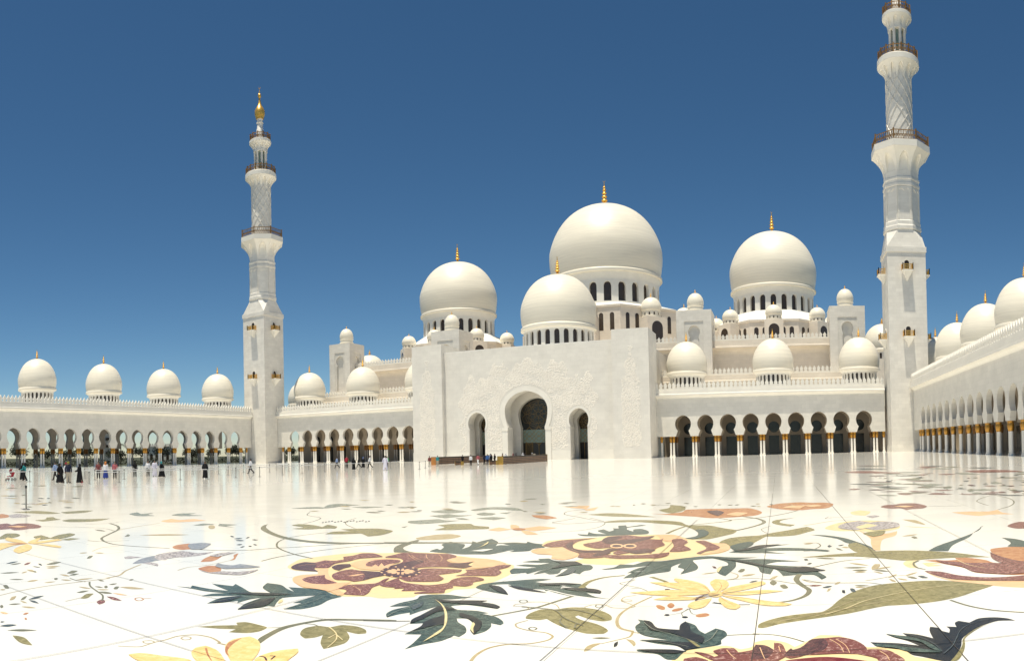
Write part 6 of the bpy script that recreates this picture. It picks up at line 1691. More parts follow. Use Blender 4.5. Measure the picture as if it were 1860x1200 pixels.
  ('stem',0,0,"9080,25700 9060,25580 9060,25510 9090,25500 9120,25530 9130,25630 9140,25720 9110,25730"),
  ('stem',0,0,"9500,27750 9520,27670 9570,27670 9680,27830 9780,28010 9760,28070 9710,28080 9620,27950"),
  ('grey_green',0,0,"5820,34710 5830,34200 5890,33930 6020,34040 6160,34290 6150,34730 6100,35090 5980,35020"),
  ('slate',0,0,"12170,34240 12170,34130 12220,34120 12320,34290 12440,34490 12430,34580 12380,34600 12290,34470"),
  ('stem',0,0,"7890,28350 7900,28000 7960,27840 8120,28010 8290,28280 8290,28590 8230,28810 8090,28680"),
  ('grey_green',0,0,"4600,34910 5250,35600 5940,34840 5170,33850"),
  ('grey_green',0,0,"6930,37490 7680,37870 8080,36290 7290,35990"),
  ('grey_green',0,0,"6560,32690 7490,33390 7880,32500 7130,31830"),
  ('grey_green',0,0,"7980,28230 8620,28580 9080,27670 8280,27480"),
  ('grey_green',0,0,"10260,32380 10650,32840 10570,31470 10080,31450"),
  ('grey_violet',0,0,"-28930,14770 -28690,14720 -28580,14730 -28680,14860 -28850,15010 -29050,15050 -29200,15050 -29130,14940"),
  ('tan',0,0,"-43070,20430 -42610,20310 -42420,20320 -42700,20560 -43120,20850 -43520,20950 -43790,20970 -43560,20770"),
  ('stem',0,0,"-35700,16990 -35330,17010 -35150,17110 -35280,17390 -35510,17680 -35840,17670 -36080,17570 -35990,17320"),
  ('slate',0,0,"-27820,15060 -27650,15050 -27590,15100 -27740,15280 -27940,15470 -28090,15470 -28180,15420 -28060,15270"),
  ('tan',0,0,"-28830,16720 -28600,16760 -28490,16870 -28600,17130 -28780,17390 -28980,17360 -29130,17240 -29040,17020"),
  ('stem',0,0,"-29480,16310 -29140,16170 -28930,16110 -28930,16180 -29020,16280 -29320,16400 -29570,16480 -29590,16430"),
  ('tan',0,0,"-35950,16770 -35620,16770 -35480,16860 -35670,17120 -35950,17390 -36240,17390 -36430,17310 -36290,17080"),
  ('tan',0,0,"-33790,16150 -33370,16100 -33120,16130 -33140,16300 -33270,16500 -33640,16550 -33950,16530 -33950,16380"),
  ('stem',0,0,"-44310,26550 -43750,26490 -43500,26610 -43750,27080 -44170,27590 -44670,27640 -45020,27540 -44820,27130"),
  ('stem',0,0,"-47260,25230 -46650,25100 -46380,25160 -46680,25550 -47160,25990 -47690,26100 -48070,26070 -47830,25740"),
  ('grey_violet',0,0,"-26440,13240 -26210,13220 -26080,13260 -26120,13390 -26230,13540 -26430,13550 -26600,13520 -26570,13400"),
  ('stem',0,0,"-45660,21740 -44840,21590 -44330,21590 -44300,21840 -44490,22150 -45190,22280 -45830,22320 -45900,22100"),
  ('tan',0,0,"-28620,14960 -28330,14950 -28160,15010 -28190,15190 -28300,15380 -28550,15390 -28770,15330 -28760,15180"),
  ('stem',0,0,"-35860,18070 -35600,18010 -35530,18050 -35790,18260 -36140,18500 -36380,18560 -36490,18530 -36270,18350"),
  ('stem',0,0,"-27360,14040 -27090,13970 -26930,13960 -26960,14060 -27050,14170 -27290,14230 -27480,14250 -27480,14180"),
  ('stem',0,0,"-31930,19100 -31480,18970 -31180,18940 -31130,19060 -31200,19230 -31590,19350 -31950,19410 -32020,19300"),
  ('grey_violet',0,0,"-29160,15040 -28790,15010 -28560,15050 -28510,15220 -28560,15400 -28880,15420 -29180,15380 -29230,15240"),
  ('slate',0,0,"-32800,17530 -32390,17410 -32140,17380 -32150,17500 -32260,17650 -32620,17760 -32940,17810 -32950,17710"),
  ('slate',0,0,"-29230,14710 -28950,14660 -28790,14670 -28850,14800 -28980,14950 -29220,14990 -29420,14990 -29390,14890"),
  ('tan',0,0,"-30170,17250 -29830,17260 -29620,17340 -29640,17580 -29740,17830 -30050,17830 -30310,17750 -30310,17540"),
  ('grey_violet',0,0,"-33970,16080 -33650,16050 -33490,16100 -33620,16300 -33840,16520 -34130,16550 -34340,16510 -34240,16330"),
  ('grey_violet',0,0,"-30890,16450 -30540,16340 -30330,16310 -30360,16410 -30480,16550 -30780,16640 -31040,16690 -31030,16610"),
  ('stem',0,0,"-26010,15190 -25730,15130 -25570,15130 -25560,15240 -25630,15370 -25870,15430 -26080,15440 -26090,15350"),
  ('slate',0,0,"-32430,17880 -32110,17750 -31950,17710 -32050,17830 -32240,17980 -32520,18090 -32740,18150 -32660,18060"),
  ('tan',0,0,"-28890,15380 -28670,15430 -28580,15550 -28700,15800 -28880,16050 -29080,16010 -29210,15890 -29110,15670"),
  ('tan',0,0,"-29860,14630 -29530,14560 -29340,14560 -29350,14670 -29450,14800 -29740,14860 -29990,14880 -29990,14790"),
  ('stem',0,0,"-1670,24880 -1620,24810 -1570,24800 -1530,24880 -1490,24990 -1540,25050 -1590,25070 -1630,25000"),
  ('stem',0,0,"-3130,24510 -3080,24430 -3030,24390 -3000,24450 -2970,24540 -3020,24610 -3070,24660 -3100,24610"),
  ('tan',0,0,"850,24110 890,23980 930,23900 980,23900 1030,23940 990,24060 940,24160 900,24160"),
  ('stem',0,0,"-3690,25950 -3630,25860 -3580,25820 -3540,25900 -3510,26000 -3560,26080 -3620,26120 -3660,26070"),
  ('tan',0,0,"940,24460 960,24360 990,24310 1010,24350 1040,24410 1020,24500 1000,24570 970,24540"),
  ('stem',0,0,"-3560,24450 -3500,24380 -3440,24360 -3390,24440 -3360,24540 -3420,24600 -3480,24630 -3520,24560"),
  ('tan',0,0,"-4880,25410 -4810,25320 -4750,25290 -4700,25370 -4670,25460 -4730,25540 -4800,25580 -4850,25530"),
  ('tan',0,0,"210,24810 240,24730 270,24700 300,24770 330,24870 300,24940 270,24970 240,24920"),
  ('stem',0,0,"-4420,26040 -4350,25950 -4280,25910 -4230,25980 -4190,26080 -4260,26170 -4330,26220 -4380,26160"),
  ('stem',0,0,"-1930,24880 -1870,24790 -1820,24760 -1770,24830 -1730,24910 -1780,24990 -1840,25040 -1880,24990"),
  ('tan',0,0,"-920,25150 -880,25050 -830,25000 -780,25050 -750,25140 -790,25220 -840,25280 -880,25240"),
  ('stem',0,0,"720,24270 760,24120 810,24010 860,23990 900,24010 870,24140 820,24270 770,24300"),
  ('tan',0,0,"340,24350 370,24200 400,24100 440,24080 470,24100 440,24230 410,24360 380,24380"),
  ('tan',0,0,"-6120,24910 -6030,24780 -5960,24710 -5900,24730 -5860,24790 -5930,24900 -6020,24990 -6080,24980"),
  ('stem',0,0,"-5380,26020 -5300,25890 -5230,25820 -5180,25850 -5140,25920 -5210,26040 -5290,26130 -5350,26110"),
  ('stem',0,0,"-1080,24410 -1020,24260 -960,24170 -890,24170 -850,24200 -900,24320 -970,24440 -1030,24450"),
  ('stem',0,0,"-420,24890 -370,24740 -330,24650 -280,24640 -240,24670 -280,24800 -330,24920 -370,24930"),
  ('tan',0,0,"-6330,24950 -6260,24880 -6200,24870 -6160,24960 -6130,25070 -6200,25130 -6270,25150 -6310,25080"),
  ('stem',0,0,"-3670,25970 -3600,25830 -3540,25750 -3480,25760 -3440,25820 -3500,25940 -3570,26050 -3630,26040"),
  ('tan',0,0,"-860,24140 -810,24050 -770,24010 -720,24060 -690,24140 -730,24220 -780,24270 -820,24230"),
  ('stem',0,0,"-5560,25460 -5520,25340 -5480,25280 -5470,25320 -5460,25390 -5500,25490 -5540,25570 -5560,25550"),
  ('stem',0,0,"-2320,25120 -2270,25010 -2230,24960 -2190,25000 -2170,25080 -2210,25170 -2250,25240 -2290,25210"),
  ('tan',0,(0.08,0.08),"-43230,24520 -42510,27850 -39240,29460"),
  ('slate',0,(0.06,0.06),"-41960,22050 -40210,24100 -39270,26170"),
 ]),
 ('leaf_inlay', 'far leaf and stem inlays streaking the floor before the receding arcade', [
  ('dark_maroon',0,0,"7630,26070 7840,25680 8070,25380 8370,25190 8620,25090 8450,25430 8200,25790 7930,25970"),
  ('maroon',0,0,"9190,30190 9280,29940 9400,29770 9580,29720 9740,29740 9660,29960 9530,30160 9370,30220"),
  ('stem',0,0,"6720,31500 6950,31100 7200,30780 7500,30560 7750,30430 7560,30770 7290,31150 7010,31360"),
  ('stem',0,0,"7920,42500 8090,41910 8310,41620 8670,41820 8990,42180 8850,42700 8610,43090 8290,42940"),
  ('maroon',0,0,"6750,36680 7080,36140 7410,35710 7820,35420 8160,35250 7890,35710 7520,36220 7150,36500"),
  ('dark_maroon',0,0,"12900,42830 13040,42310 13230,41990 13560,41990 13870,42140 13750,42590 13550,42990 13260,43010"),
  ('grey_green',0,0,"7920,46840 8250,46020 8620,45550 9140,45590 9610,45850 9340,46560 8930,47180 8450,47180"),
  ('maroon',0,0,"9240,25060 9380,24720 9560,24470 9820,24360 10050,24340 9930,24630 9740,24920 9510,25040"),
  ('maroon',0,0,"9610,26220 9800,25770 10020,25440 10340,25270 10630,25220 10480,25600 10240,26000 9950,26170"),
  ('grey_green',0,0,"11470,33400 11740,32950 12040,32590 12430,32370 12760,32260 12540,32660 12210,33070 11860,33290"),
  ('dark_maroon',0,0,"4510,36760 4890,36350 5270,36060 5740,35950 6120,35950 5800,36310 5360,36670 4940,36780"),
  ('maroon',0,0,"10400,52170 10730,51550 11100,51180 11620,51230 12060,51450 11790,52000 11380,52460 10920,52450"),
  ('maroon',0,0,"6560,28900 6710,28620 6890,28460 7140,28470 7360,28560 7230,28800 7030,29010 6810,29020"),
  ('slate',0,0,"4530,31840 4860,31480 5200,31260 5630,31270 5990,31370 5710,31690 5320,31970 4930,31980"),
  ('grey_green',0,0,"11030,52240 11360,50920 11760,50020 12350,49670 12870,49650 12620,50760 12190,51870 11660,52250"),
  ('maroon',0,0,"6400,47600 6440,46840 6520,46370 6680,46360 6840,46540 6800,47190 6720,47780 6580,47830"),
  ('maroon',0,0,"4440,34050 4610,33800 4780,33640 5010,33630 5190,33670 5050,33890 4850,34080 4650,34110"),
  ('stem',0,0,"7500,38800 7610,38410 7750,38210 7970,38300 8180,38500 8080,38840 7930,39100 7730,39040"),
  ('dark_maroon',0,0,"5620,43340 5860,42820 6130,42520 6480,42600 6790,42820 6590,43280 6290,43660 5970,43620"),
  ('maroon',0,0,"4790,27710 4890,27370 5000,27160 5170,27120 5320,27170 5240,27450 5110,27720 4960,27770"),
  ('maroon',0,0,"5450,28950 5530,28720 5630,28590 5780,28620 5910,28710 5840,28900 5730,29070 5600,29060"),
  ('slate',0,0,"7460,53260 7630,52770 7820,52490 8100,52560 8340,52770 8200,53200 7980,53560 7740,53520"),
  ('slate',0,0,"9340,26620 9440,26360 9580,26190 9800,26170 9990,26210 9900,26440 9750,26650 9560,26680"),
  ('stem',0,0,"4610,31140 4850,30780 5110,30520 5420,30410 5680,30380 5470,30700 5190,31010 4910,31120"),
  ('maroon',0,0,"9850,42170 10020,41640 10250,41350 10610,41460 10940,41720 10790,42190 10550,42570 10230,42490"),
  ('dark_maroon',0,0,"9390,44090 9470,43680 9590,43440 9770,43440 9950,43560 9880,43910 9760,44220 9590,44230"),
  ('slate',0,0,"3570,35510 3920,34940 4280,34560 4720,34460 5080,34510 4790,35000 4390,35470 3990,35590"),
  ('dark_maroon',0,0,"6120,27460 6210,27170 6320,26970 6480,26920 6630,26940 6550,27190 6430,27430 6290,27490"),
  ('slate',0,0,"6890,42630 7260,42040 7650,41610 8130,41400 8530,41340 8220,41850 7790,42370 7360,42580"),
  ('maroon',0,0,"8690,42560 8730,42030 8820,41780 9030,41990 9240,42360 9210,42820 9120,43160 8930,43000"),
  ('dark_maroon',0,0,"4250,29410 4490,29190 4730,29050 5030,29040 5280,29090 5070,29290 4800,29470 4530,29480"),
  ('maroon',0,0,"5850,27190 6050,26820 6280,26560 6570,26450 6810,26430 6640,26750 6400,27070 6140,27180"),
  ('stem',0,0,"11570,36280 11860,35750 12190,35360 12650,35190 13040,35150 12800,35620 12440,36080 12030,36260"),
  ('grey_green',0,0,"14770,41020 14720,40400 14770,40050 14990,40130 15230,40370 15280,40910 15250,41360 15060,41320"),
  ('grey_green',0,0,"6610,31940 6730,31590 6870,31360 7070,31290 7240,31310 7140,31610 6990,31900 6820,31980"),
  ('slate',0,0,"11850,56150 12060,55090 12380,54540 12940,54830 13470,55430 13300,56360 12960,57100 12460,56890"),
  ('slate',0,0,"7620,29240 7710,29060 7820,28960 7980,28990 8120,29060 8040,29210 7920,29340 7780,29330"),
  ('grey_green',0,0,"7580,61580 7920,60140 8320,59280 8910,59300 9430,59700 9150,60940 8720,62060 8180,62110"),
  ('grey_green',0,0,"11200,43240 11320,42420 11500,41860 11820,41670 12120,41680 12020,42370 11830,43050 11550,43270"),
  ('maroon',0,0,"6020,27310 6140,27030 6270,26830 6450,26770 6600,26790 6510,27030 6370,27260 6210,27330"),
  ('maroon',0,0,"9170,26290 9180,26010 9220,25830 9330,25790 9440,25820 9430,26060 9390,26290 9290,26340"),
  ('maroon',0,0,"4760,28010 4960,27790 5170,27660 5430,27700 5660,27800 5490,28000 5260,28170 5020,28140"),
  ('grey_green',0,0,"6890,45340 7020,44680 7190,44280 7460,44270 7690,44430 7580,45000 7400,45510 7160,45550"),
  ('stem',0,0,"7060,38450 7200,38030 7370,37780 7620,37820 7850,37980 7730,38340 7540,38660 7320,38650"),
  ('slate',0,0,"5870,55180 6340,54130 6850,53490 7510,53500 8060,53790 7670,54700 7110,55520 6510,55560"),
  ('slate',0,0,"7850,39220 7940,39020 8060,38940 8250,39090 8410,39290 8330,39470 8200,39580 8030,39470"),
  ('dark_maroon',0,0,"3950,30800 4120,30470 4310,30280 4550,30310 4760,30430 4620,30720 4410,30960 4190,30950"),
  ('maroon',0,0,"6620,38310 6740,37940 6880,37720 7090,37720 7270,37820 7170,38140 7010,38410 6830,38430"),
  ('grey_green',0,0,"11100,42290 11270,41440 11500,40840 11870,40610 12210,40600 12080,41320 11840,42040 11510,42290"),
  ('stem',0,0,"13920,39130 14040,38670 14210,38370 14520,38360 14810,38460 14720,38870 14530,39230 14250,39270"),
  ('slate',0,0,"8130,24990 8330,24650 8550,24400 8850,24270 9100,24230 8940,24520 8700,24820 8430,24950"),
  ('slate',0,0,"4470,32740 4640,32400 4810,32180 5040,32150 5230,32210 5100,32500 4900,32770 4700,32810"),
  ('grey_green',0,0,"9840,29870 9920,29650 10040,29540 10230,29600 10410,29730 10340,29920 10220,30070 10050,30020"),
  ('dark_maroon',0,0,"6350,31420 6410,31130 6490,30940 6630,30950 6750,31020 6700,31280 6610,31510 6490,31520"),
  ('stem',0,0,"6170,31030 6340,30790 6530,30650 6780,30660 6990,30730 6840,30940 6630,31120 6410,31130"),
  ('stem',0,0,"12880,52960 13060,52290 13330,51960 13780,52200 14210,52630 14050,53220 13770,53670 13360,53490"),
  ('dark_maroon',0,0,"5480,28570 5650,28300 5850,28140 6110,28150 6330,28240 6180,28480 5960,28680 5730,28680"),
  ('dark_maroon',0,0,"6830,62110 7460,61310 8110,60800 8900,60760 9560,60930 9030,61640 8310,62280 7590,62350"),
  ('maroon',0,0,"6980,26330 7120,26070 7280,25870 7490,25760 7670,25710 7550,25940 7370,26180 7180,26290"),
  ('stem',0,0,"4820,28270 5100,27930 5380,27680 5730,27550 6020,27510 5790,27810 5470,28110 5150,28240"),
  ('stem',0,0,"7830,36710 7860,36250 7930,35950 8070,35880 8200,35940 8170,36330 8100,36690 7980,36780"),
  ('maroon',0,0,"7990,26460 8170,26200 8370,26030 8650,26000 8890,26030 8740,26260 8510,26470 8260,26510"),
  ('grey_green',0,0,"6850,45150 7230,44410 7630,43860 8120,43540 8530,43410 8220,44040 7780,44700 7330,45010"),
  ('grey_green',0,0,"11380,51570 11560,50410 11830,49660 12280,49510 12710,49660 12570,50650 12290,51590 11880,51780"),
  ('slate',0,0,"14100,50220 14320,49100 14640,48380 15190,48240 15710,48380 15540,49330 15200,50240 14700,50430"),
  ('stem',0,0,"6010,34140 6250,33630 6500,33300 6850,33240 7150,33320 6960,33770 6680,34180 6360,34250"),
  ('slate',0,0,"4120,33260 4470,32900 4830,32620 5260,32460 5590,32380 5300,32710 4900,33040 4520,33200"),
  ('grey_green',0,0,"10730,29720 10870,29420 11030,29210 11280,29120 11490,29120 11380,29380 11200,29640 10980,29720"),
  ('maroon',0,0,"3130,31440 3240,31180 3370,31080 3540,31250 3690,31490 3590,31720 3450,31870 3300,31730"),
  ('grey_green',0,0,"3860,27600 4050,27260 4240,27030 4490,26940 4690,26930 4540,27220 4320,27500 4100,27600"),
  ('stem',0,0,"-8200,21970 -8070,21880 -7950,21860 -7870,21940 -7810,22040 -7930,22120 -8060,22160 -8140,22090"),
  ('grey_green',0,0,"-11100,28380 -10910,28280 -10760,28280 -10650,28470 -10590,28680 -10760,28760 -10940,28780 -11040,28620"),
  ('tan',0,0,"-16660,20380 -16520,20350 -16420,20380 -16380,20480 -16370,20600 -16490,20620 -16610,20610 -16650,20520"),
  ('tan',0,0,"-18370,26140 -18170,26070 -18010,26060 -17920,26160 -17870,26290 -18050,26360 -18240,26380 -18330,26300"),
  ('stem',0,0,"-14270,23530 -14070,23420 -13910,23380 -13800,23450 -13750,23550 -13920,23650 -14110,23710 -14210,23650"),
  ('stem',0,0,"-12050,22590 -11880,22510 -11740,22490 -11650,22600 -11610,22730 -11760,22800 -11920,22830 -12000,22740"),
  ('tan',0,0,"-13830,23110 -13690,22950 -13600,22890 -13610,22990 -13640,23130 -13770,23260 -13870,23350 -13880,23270"),
  ('grey_green',0,0,"-13020,21770 -12860,21710 -12730,21700 -12640,21780 -12590,21880 -12730,21930 -12880,21960 -12970,21890"),
  ('tan',0,0,"-6830,22600 -6720,22520 -6630,22480 -6550,22510 -6490,22560 -6580,22630 -6690,22690 -6760,22670"),
  ('grey_green',0,0,"-16280,21860 -16090,21780 -15930,21750 -15810,21780 -15740,21850 -15900,21920 -16090,21970 -16200,21940"),
  ('stem',0,0,"-14460,20950 -14200,20830 -13990,20790 -13850,20870 -13760,20980 -13990,21080 -14230,21140 -14370,21080"),
  ('stem',0,0,"-13000,22190 -12900,22140 -12840,22130 -12810,22210 -12820,22310 -12900,22350 -12980,22370 -13000,22300"),
  ('grey_green',0,0,"-9370,25660 -9290,25580 -9220,25560 -9200,25660 -9190,25790 -9270,25860 -9340,25890 -9370,25810"),
  ('stem',0,0,"-8980,22760 -8900,22670 -8830,22630 -8790,22670 -8770,22730 -8850,22810 -8920,22870 -8960,22840"),
  ('tan',0,0,"-8470,22420 -8300,22330 -8160,22290 -8030,22350 -7950,22430 -8090,22520 -8260,22570 -8380,22530"),
  ('grey_green',0,0,"-13810,26360 -13630,26280 -13510,26300 -13460,26500 -13460,26720 -13610,26790 -13760,26790 -13810,26620"),
  ('stem',0,0,"-8820,26180 -8630,26040 -8460,25960 -8300,25980 -8190,26040 -8360,26160 -8550,26260 -8700,26250"),
  ('tan',0,0,"-10840,27150 -10680,27010 -10570,26990 -10530,27180 -10540,27410 -10670,27530 -10800,27570 -10840,27420"),
  ('grey_green',0,0,"-14370,21540 -14210,21450 -14080,21420 -14000,21480 -13960,21560 -14100,21630 -14250,21680 -14320,21630"),
  ('tan',0,0,"-7640,24760 -7480,24650 -7340,24600 -7220,24660 -7130,24750 -7270,24860 -7440,24920 -7550,24880"),
  ('stem',0,0,"-13480,25930 -13250,25850 -13070,25860 -12960,26040 -12900,26260 -13100,26330 -13310,26340 -13420,26180"),
  ('tan',0,0,"-12440,23120 -12240,22990 -12080,22940 -11990,23030 -11950,23170 -12130,23290 -12310,23360 -12390,23280"),
  ('grey_green',0,0,"-10970,25830 -10820,25640 -10710,25540 -10650,25580 -10620,25680 -10750,25840 -10880,25970 -10940,25950"),
  ('grey_green',0,0,"-15640,24080 -15490,24030 -15390,24030 -15350,24160 -15340,24300 -15470,24350 -15600,24360 -15640,24250"),
  ('tan',0,0,"-15600,26030 -15440,25870 -15340,25810 -15320,25900 -15340,26030 -15470,26160 -15600,26250 -15620,26180"),
  ('tan',0,0,"-17130,22950 -16860,22770 -16670,22690 -16570,22760 -16550,22890 -16780,23050 -17010,23160 -17110,23110"),
  ('grey_green',0,0,"-8080,24830 -7910,24700 -7770,24660 -7650,24750 -7570,24880 -7720,24990 -7890,25060 -8000,24990"),
  ('tan',0,0,"-13320,21310 -13140,21270 -13010,21290 -12930,21430 -12900,21600 -13050,21640 -13220,21630 -13290,21500"),
  ('grey_green',0,0,"-14440,23130 -14250,23090 -14100,23110 -14010,23280 -13970,23460 -14140,23500 -14320,23490 -14410,23350"),
  ('grey_green',0,0,"-8780,26540 -8580,26460 -8410,26460 -8270,26610 -8170,26780 -8340,26850 -8540,26870 -8670,26740"),
 ]),
 ('vein_inlay', 'fine veins set into the dark green leaf inlays', [
  ('grey_green',5,(0.012,0.006),"-8660,7410 -8160,7480 -7760,7610 -7450,7830 -7110,8000 -6870,8290 -6590,8470"),
  ('grey_green',5,(0.012,0.006),"-6950,6860 -7040,7240 -7070,7590 -7050,7820"),
  ('grey_green',5,(0.012,0.006),"-7540,6900 -7540,7190 -7470,7480 -7420,7640"),
  ('grey_green',5,(0.012,0.006),"-6460,7280 -6420,7580 -6420,7910 -6510,8310"),
  ('grey_green',5,(0.012,0.006),"-5260,8240 -5160,8460 -5090,8750 -5000,9020"),
  ('grey_green',5,(0.012,0.006),"-4980,7670 -5020,8000 -4980,8290 -4980,8550"),
  ('grey_green',5,(0.012,0.006),"-4310,7110 -4210,7280 -4160,7550 -4120,7700"),
  ('grey_green',5,(0.012,0.006),"-3790,10320 -3450,10210 -3090,10050 -2770,9890"),
  ('grey_green',5,(0.012,0.006),"-4880,12010 -4580,12090 -4320,12240 -4050,12400 -3880,12530"),
  ('grey_green',5,(0.012,0.006),"-4860,12440 -4660,12570 -4390,12540 -4140,12540"),
  ('grey_green',5,(0.012,0.006),"-4250,11270 -4160,11690 -4110,12140 -3990,12410"),
  ('grey_green',5,(0.012,0.006),"-3800,11200 -3800,11670 -3820,12090"),
  ('grey_green',5,(0.012,0.006),"-2470,11250 -2290,11810 -2160,12290 -2050,12660"),
  ('grey_green',5,(0.012,0.006),"-1730,11660 -1690,12170 -1690,12660"),
  ('slate',5,(0.012,0.006),"1600,6770 1740,6980 1860,7250 1990,7550 2200,7790 2490,7900"),
  ('slate',5,(0.012,0.006),"990,7300 1210,7200 1420,6990 1580,6830"),
  ('slate',5,(0.012,0.006),"1360,7580 1500,7370 1580,7120 1600,6850"),
  ('grey_green',5,(0.012,0.006),"-1720,8360 -1550,8050 -1320,7860 -1080,7650 -940,7500"),
  ('grey_green',5,(0.012,0.006),"-780,8030 -820,7680 -890,7500"),
  ('grey_green',5,(0.012,0.006),"-1610,7560 -1400,7540 -1190,7460 -1030,7360"),
  ('tan',5,(0.014,0.008),"-11950,15310 -11230,15680 -10380,16070"),
  ('tan',5,(0.014,0.008),"460,13110 1340,13260 2230,12990 3050,12540 3620,12110"),
  ('tan',5,(0.014,0.008),"-5180,19860 -4120,19960 -2940,19210 -2260,18060 -1730,17150"),
  ('tan',5,(0.014,0.008),"-1300,15440 -790,15960 -240,16390 650,17330"),
  ('tan',5,(0.014,0.008),"-40,8410 250,8580 570,8840 880,9240 1220,9590"),
  ('tan',5,(0.014,0.008),"400,8590 750,8860 1160,9100 1570,9280"),
  ('peach',6,(0.012,0.006),"-5300,14610 -5210,15040 -5070,15400 -4830,15620 -4560,15910"),
  ('peach',6,(0.012,0.006),"-4470,14170 -4150,13780 -3850,13660 -3580,13640"),
  ('peach',6,(0.012,0.006),"-4030,13200 -3900,13450 -3780,13820"),
  ('peach',6,(0.012,0.006),"-3950,15490 -3810,15730 -3710,16210"),
  ('peach',6,(0.012,0.006),"-3370,15090 -3220,15530 -3040,15910"),
  ('peach',6,(0.012,0.006),"-2350,14590 -2240,14850 -2060,14940"),
  ('peach',6,(0.012,0.006),"-1700,14920 -1540,14650 -1420,14730"),
  ('peach',6,(0.012,0.006),"-2660,14590 -2770,14340 -2950,14220"),
  ('peach',6,(0.012,0.006),"-8660,10220 -8620,10440 -8520,10630"),
  ('peach',6,(0.012,0.006),"-8380,10530 -8370,10860 -8350,11190"),
  ('peach',6,(0.012,0.006),"-7560,12530 -7150,12050 -6790,11720"),
  ('peach',6,(0.012,0.006),"-7210,12680 -6880,12160 -6580,11920"),
  ('peach',6,(0.012,0.006),"-7460,9890 -7380,10090 -7220,10270"),
  ('peach',6,(0.012,0.006),"-6640,9170 -6360,8990 -6180,8780"),
  ('peach',6,(0.012,0.006),"-7430,12450 -6990,12000 -6710,11870"),
  ('peach',6,(0.012,0.006),"-6960,12770 -6660,12370 -6480,11960"),
  ('peach',6,(0.012,0.006),"-6210,10980 -6000,11070 -5760,11160"),
  ('peach',6,(0.012,0.006),"-6120,10250 -5860,10230 -5650,10360"),
  ('peach',6,(0.012,0.006),"-5440,11170 -5260,11330 -5090,11580"),
  ('peach',6,(0.012,0.006),"-5340,10480 -5090,10310 -5010,10430"),
  ('peach',6,(0.012,0.006),"-5600,9700 -5370,9720 -5280,9920"),
  ('peach',6,(0.012,0.006),"-610,7260 -540,7050 -490,6950"),
  ('peach',6,(0.012,0.006),"-260,7330 -230,7120 -200,6930"),
  ('peach',6,(0.012,0.006),"-60,7360 -40,7150"),
  ('peach',6,(0.012,0.006),"570,7550 650,7310 670,7010"),
  ('peach',6,(0.012,0.006),"500,7560 590,7320 610,7060"),
  ('peach',6,(0.012,0.006),"980,7030 1030,6860 1030,6700"),
 ]),
]

# ------------------------------------------------------------------ flower inlays of the floor
def stone(name, col, col2, scale, lo=0.4, hi=0.62, rough=0.22):
    m, t, b = new_mat(name)
    g = node(t, 'ShaderNodeNewGeometry')
    nz = node(t, 'ShaderNodeTexNoise')
    nz.inputs['Scale'].default_value = scale
    nz.inputs['Detail'].default_value = 6
    nz.inputs['Roughness'].default_value = 0.7
    nz.inputs['Distortion'].default_value = 0.8
    rp = node(t, 'ShaderNodeValToRGB')
    rp.color_ramp.elements[0].position = lo
    rp.color_ramp.elements[1].position = hi
    rp.color_ramp.elements[0].color = tuple(col) + (1,)
    rp.color_ramp.elements[1].color = tuple(col2) + (1,)
    t.links.new(g.outputs['Position'], nz.inputs['Vector'])
    t.links.new(nz.outputs[0], rp.inputs[0])
    t.links.new(rp.outputs[0], b.inputs['Base Color'])
    b.inputs['Roughness'].default_value = rough
    b.inputs['Specular IOR Level'].default_value = 0.22
    return m

STONE = {
    'cream': stone('cream_marble', (0.80, 0.64, 0.36), (0.84, 0.68, 0.34), 2.0),
    'peach': stone('peach_marble', (0.78, 0.47, 0.25), (0.80, 0.54, 0.30), 2.0),
    'maroon': stone('maroon_marble', (0.19, 0.058, 0.042), (0.60, 0.38, 0.32), 16.0, 0.52, 0.68),
    'dark_maroon': stone('dark_maroon_marble', (0.055, 0.022, 0.022), (0.15, 0.06, 0.055), 12.0),
    'red': stone('red_marble', (0.16, 0.012, 0.012), (0.24, 0.06, 0.05), 7.0),
    'rust': stone('rust_marble', (0.42, 0.17, 0.07), (0.55, 0.28, 0.12), 6.0),
    'pale_yellow': stone('pale_yellow_marble', (0.78, 0.68, 0.38), (0.72, 0.58, 0.30), 5.0),
    'yellow': stone('yellow_marble', (0.76, 0.52, 0.18), (0.84, 0.66, 0.32), 7.0),
    'olive': stone('olive_marble', (0.17, 0.15, 0.05), (0.36, 0.31, 0.14), 9.0, 0.35, 0.68),
    'stem': stone('grey_green_stone', (0.15, 0.15, 0.09), (0.22, 0.20, 0.12), 5.0),
    'tan': stone('tan_stone', (0.42, 0.33, 0.17), (0.50, 0.41, 0.24), 5.0),
    'dark_green': stone('dark_green_marble', (0.03, 0.052, 0.043), (0.13, 0.175, 0.145), 9.0, 0.38, 0.72),
    'slate': stone('slate', (0.06, 0.075, 0.075), (0.10, 0.12, 0.12), 5.0),
    'near_black': stone('black_marble', (0.010, 0.012, 0.012), (0.045, 0.038, 0.03), 8.0, 0.4, 0.75),
    'grey_green': stone('pale_green_marble', (0.20, 0.22, 0.17), (0.30, 0.31, 0.25), 4.0),
    'grey_blue': stone('grey_blue_marble', (0.20, 0.22, 0.26), (0.36, 0.36, 0.37), 10.0),
    'grey_violet': stone('grey_violet_marble', (0.18, 0.15, 0.16), (0.62, 0.57, 0.55), 14.0, 0.42, 0.58),
    'white': M['floor'],
}

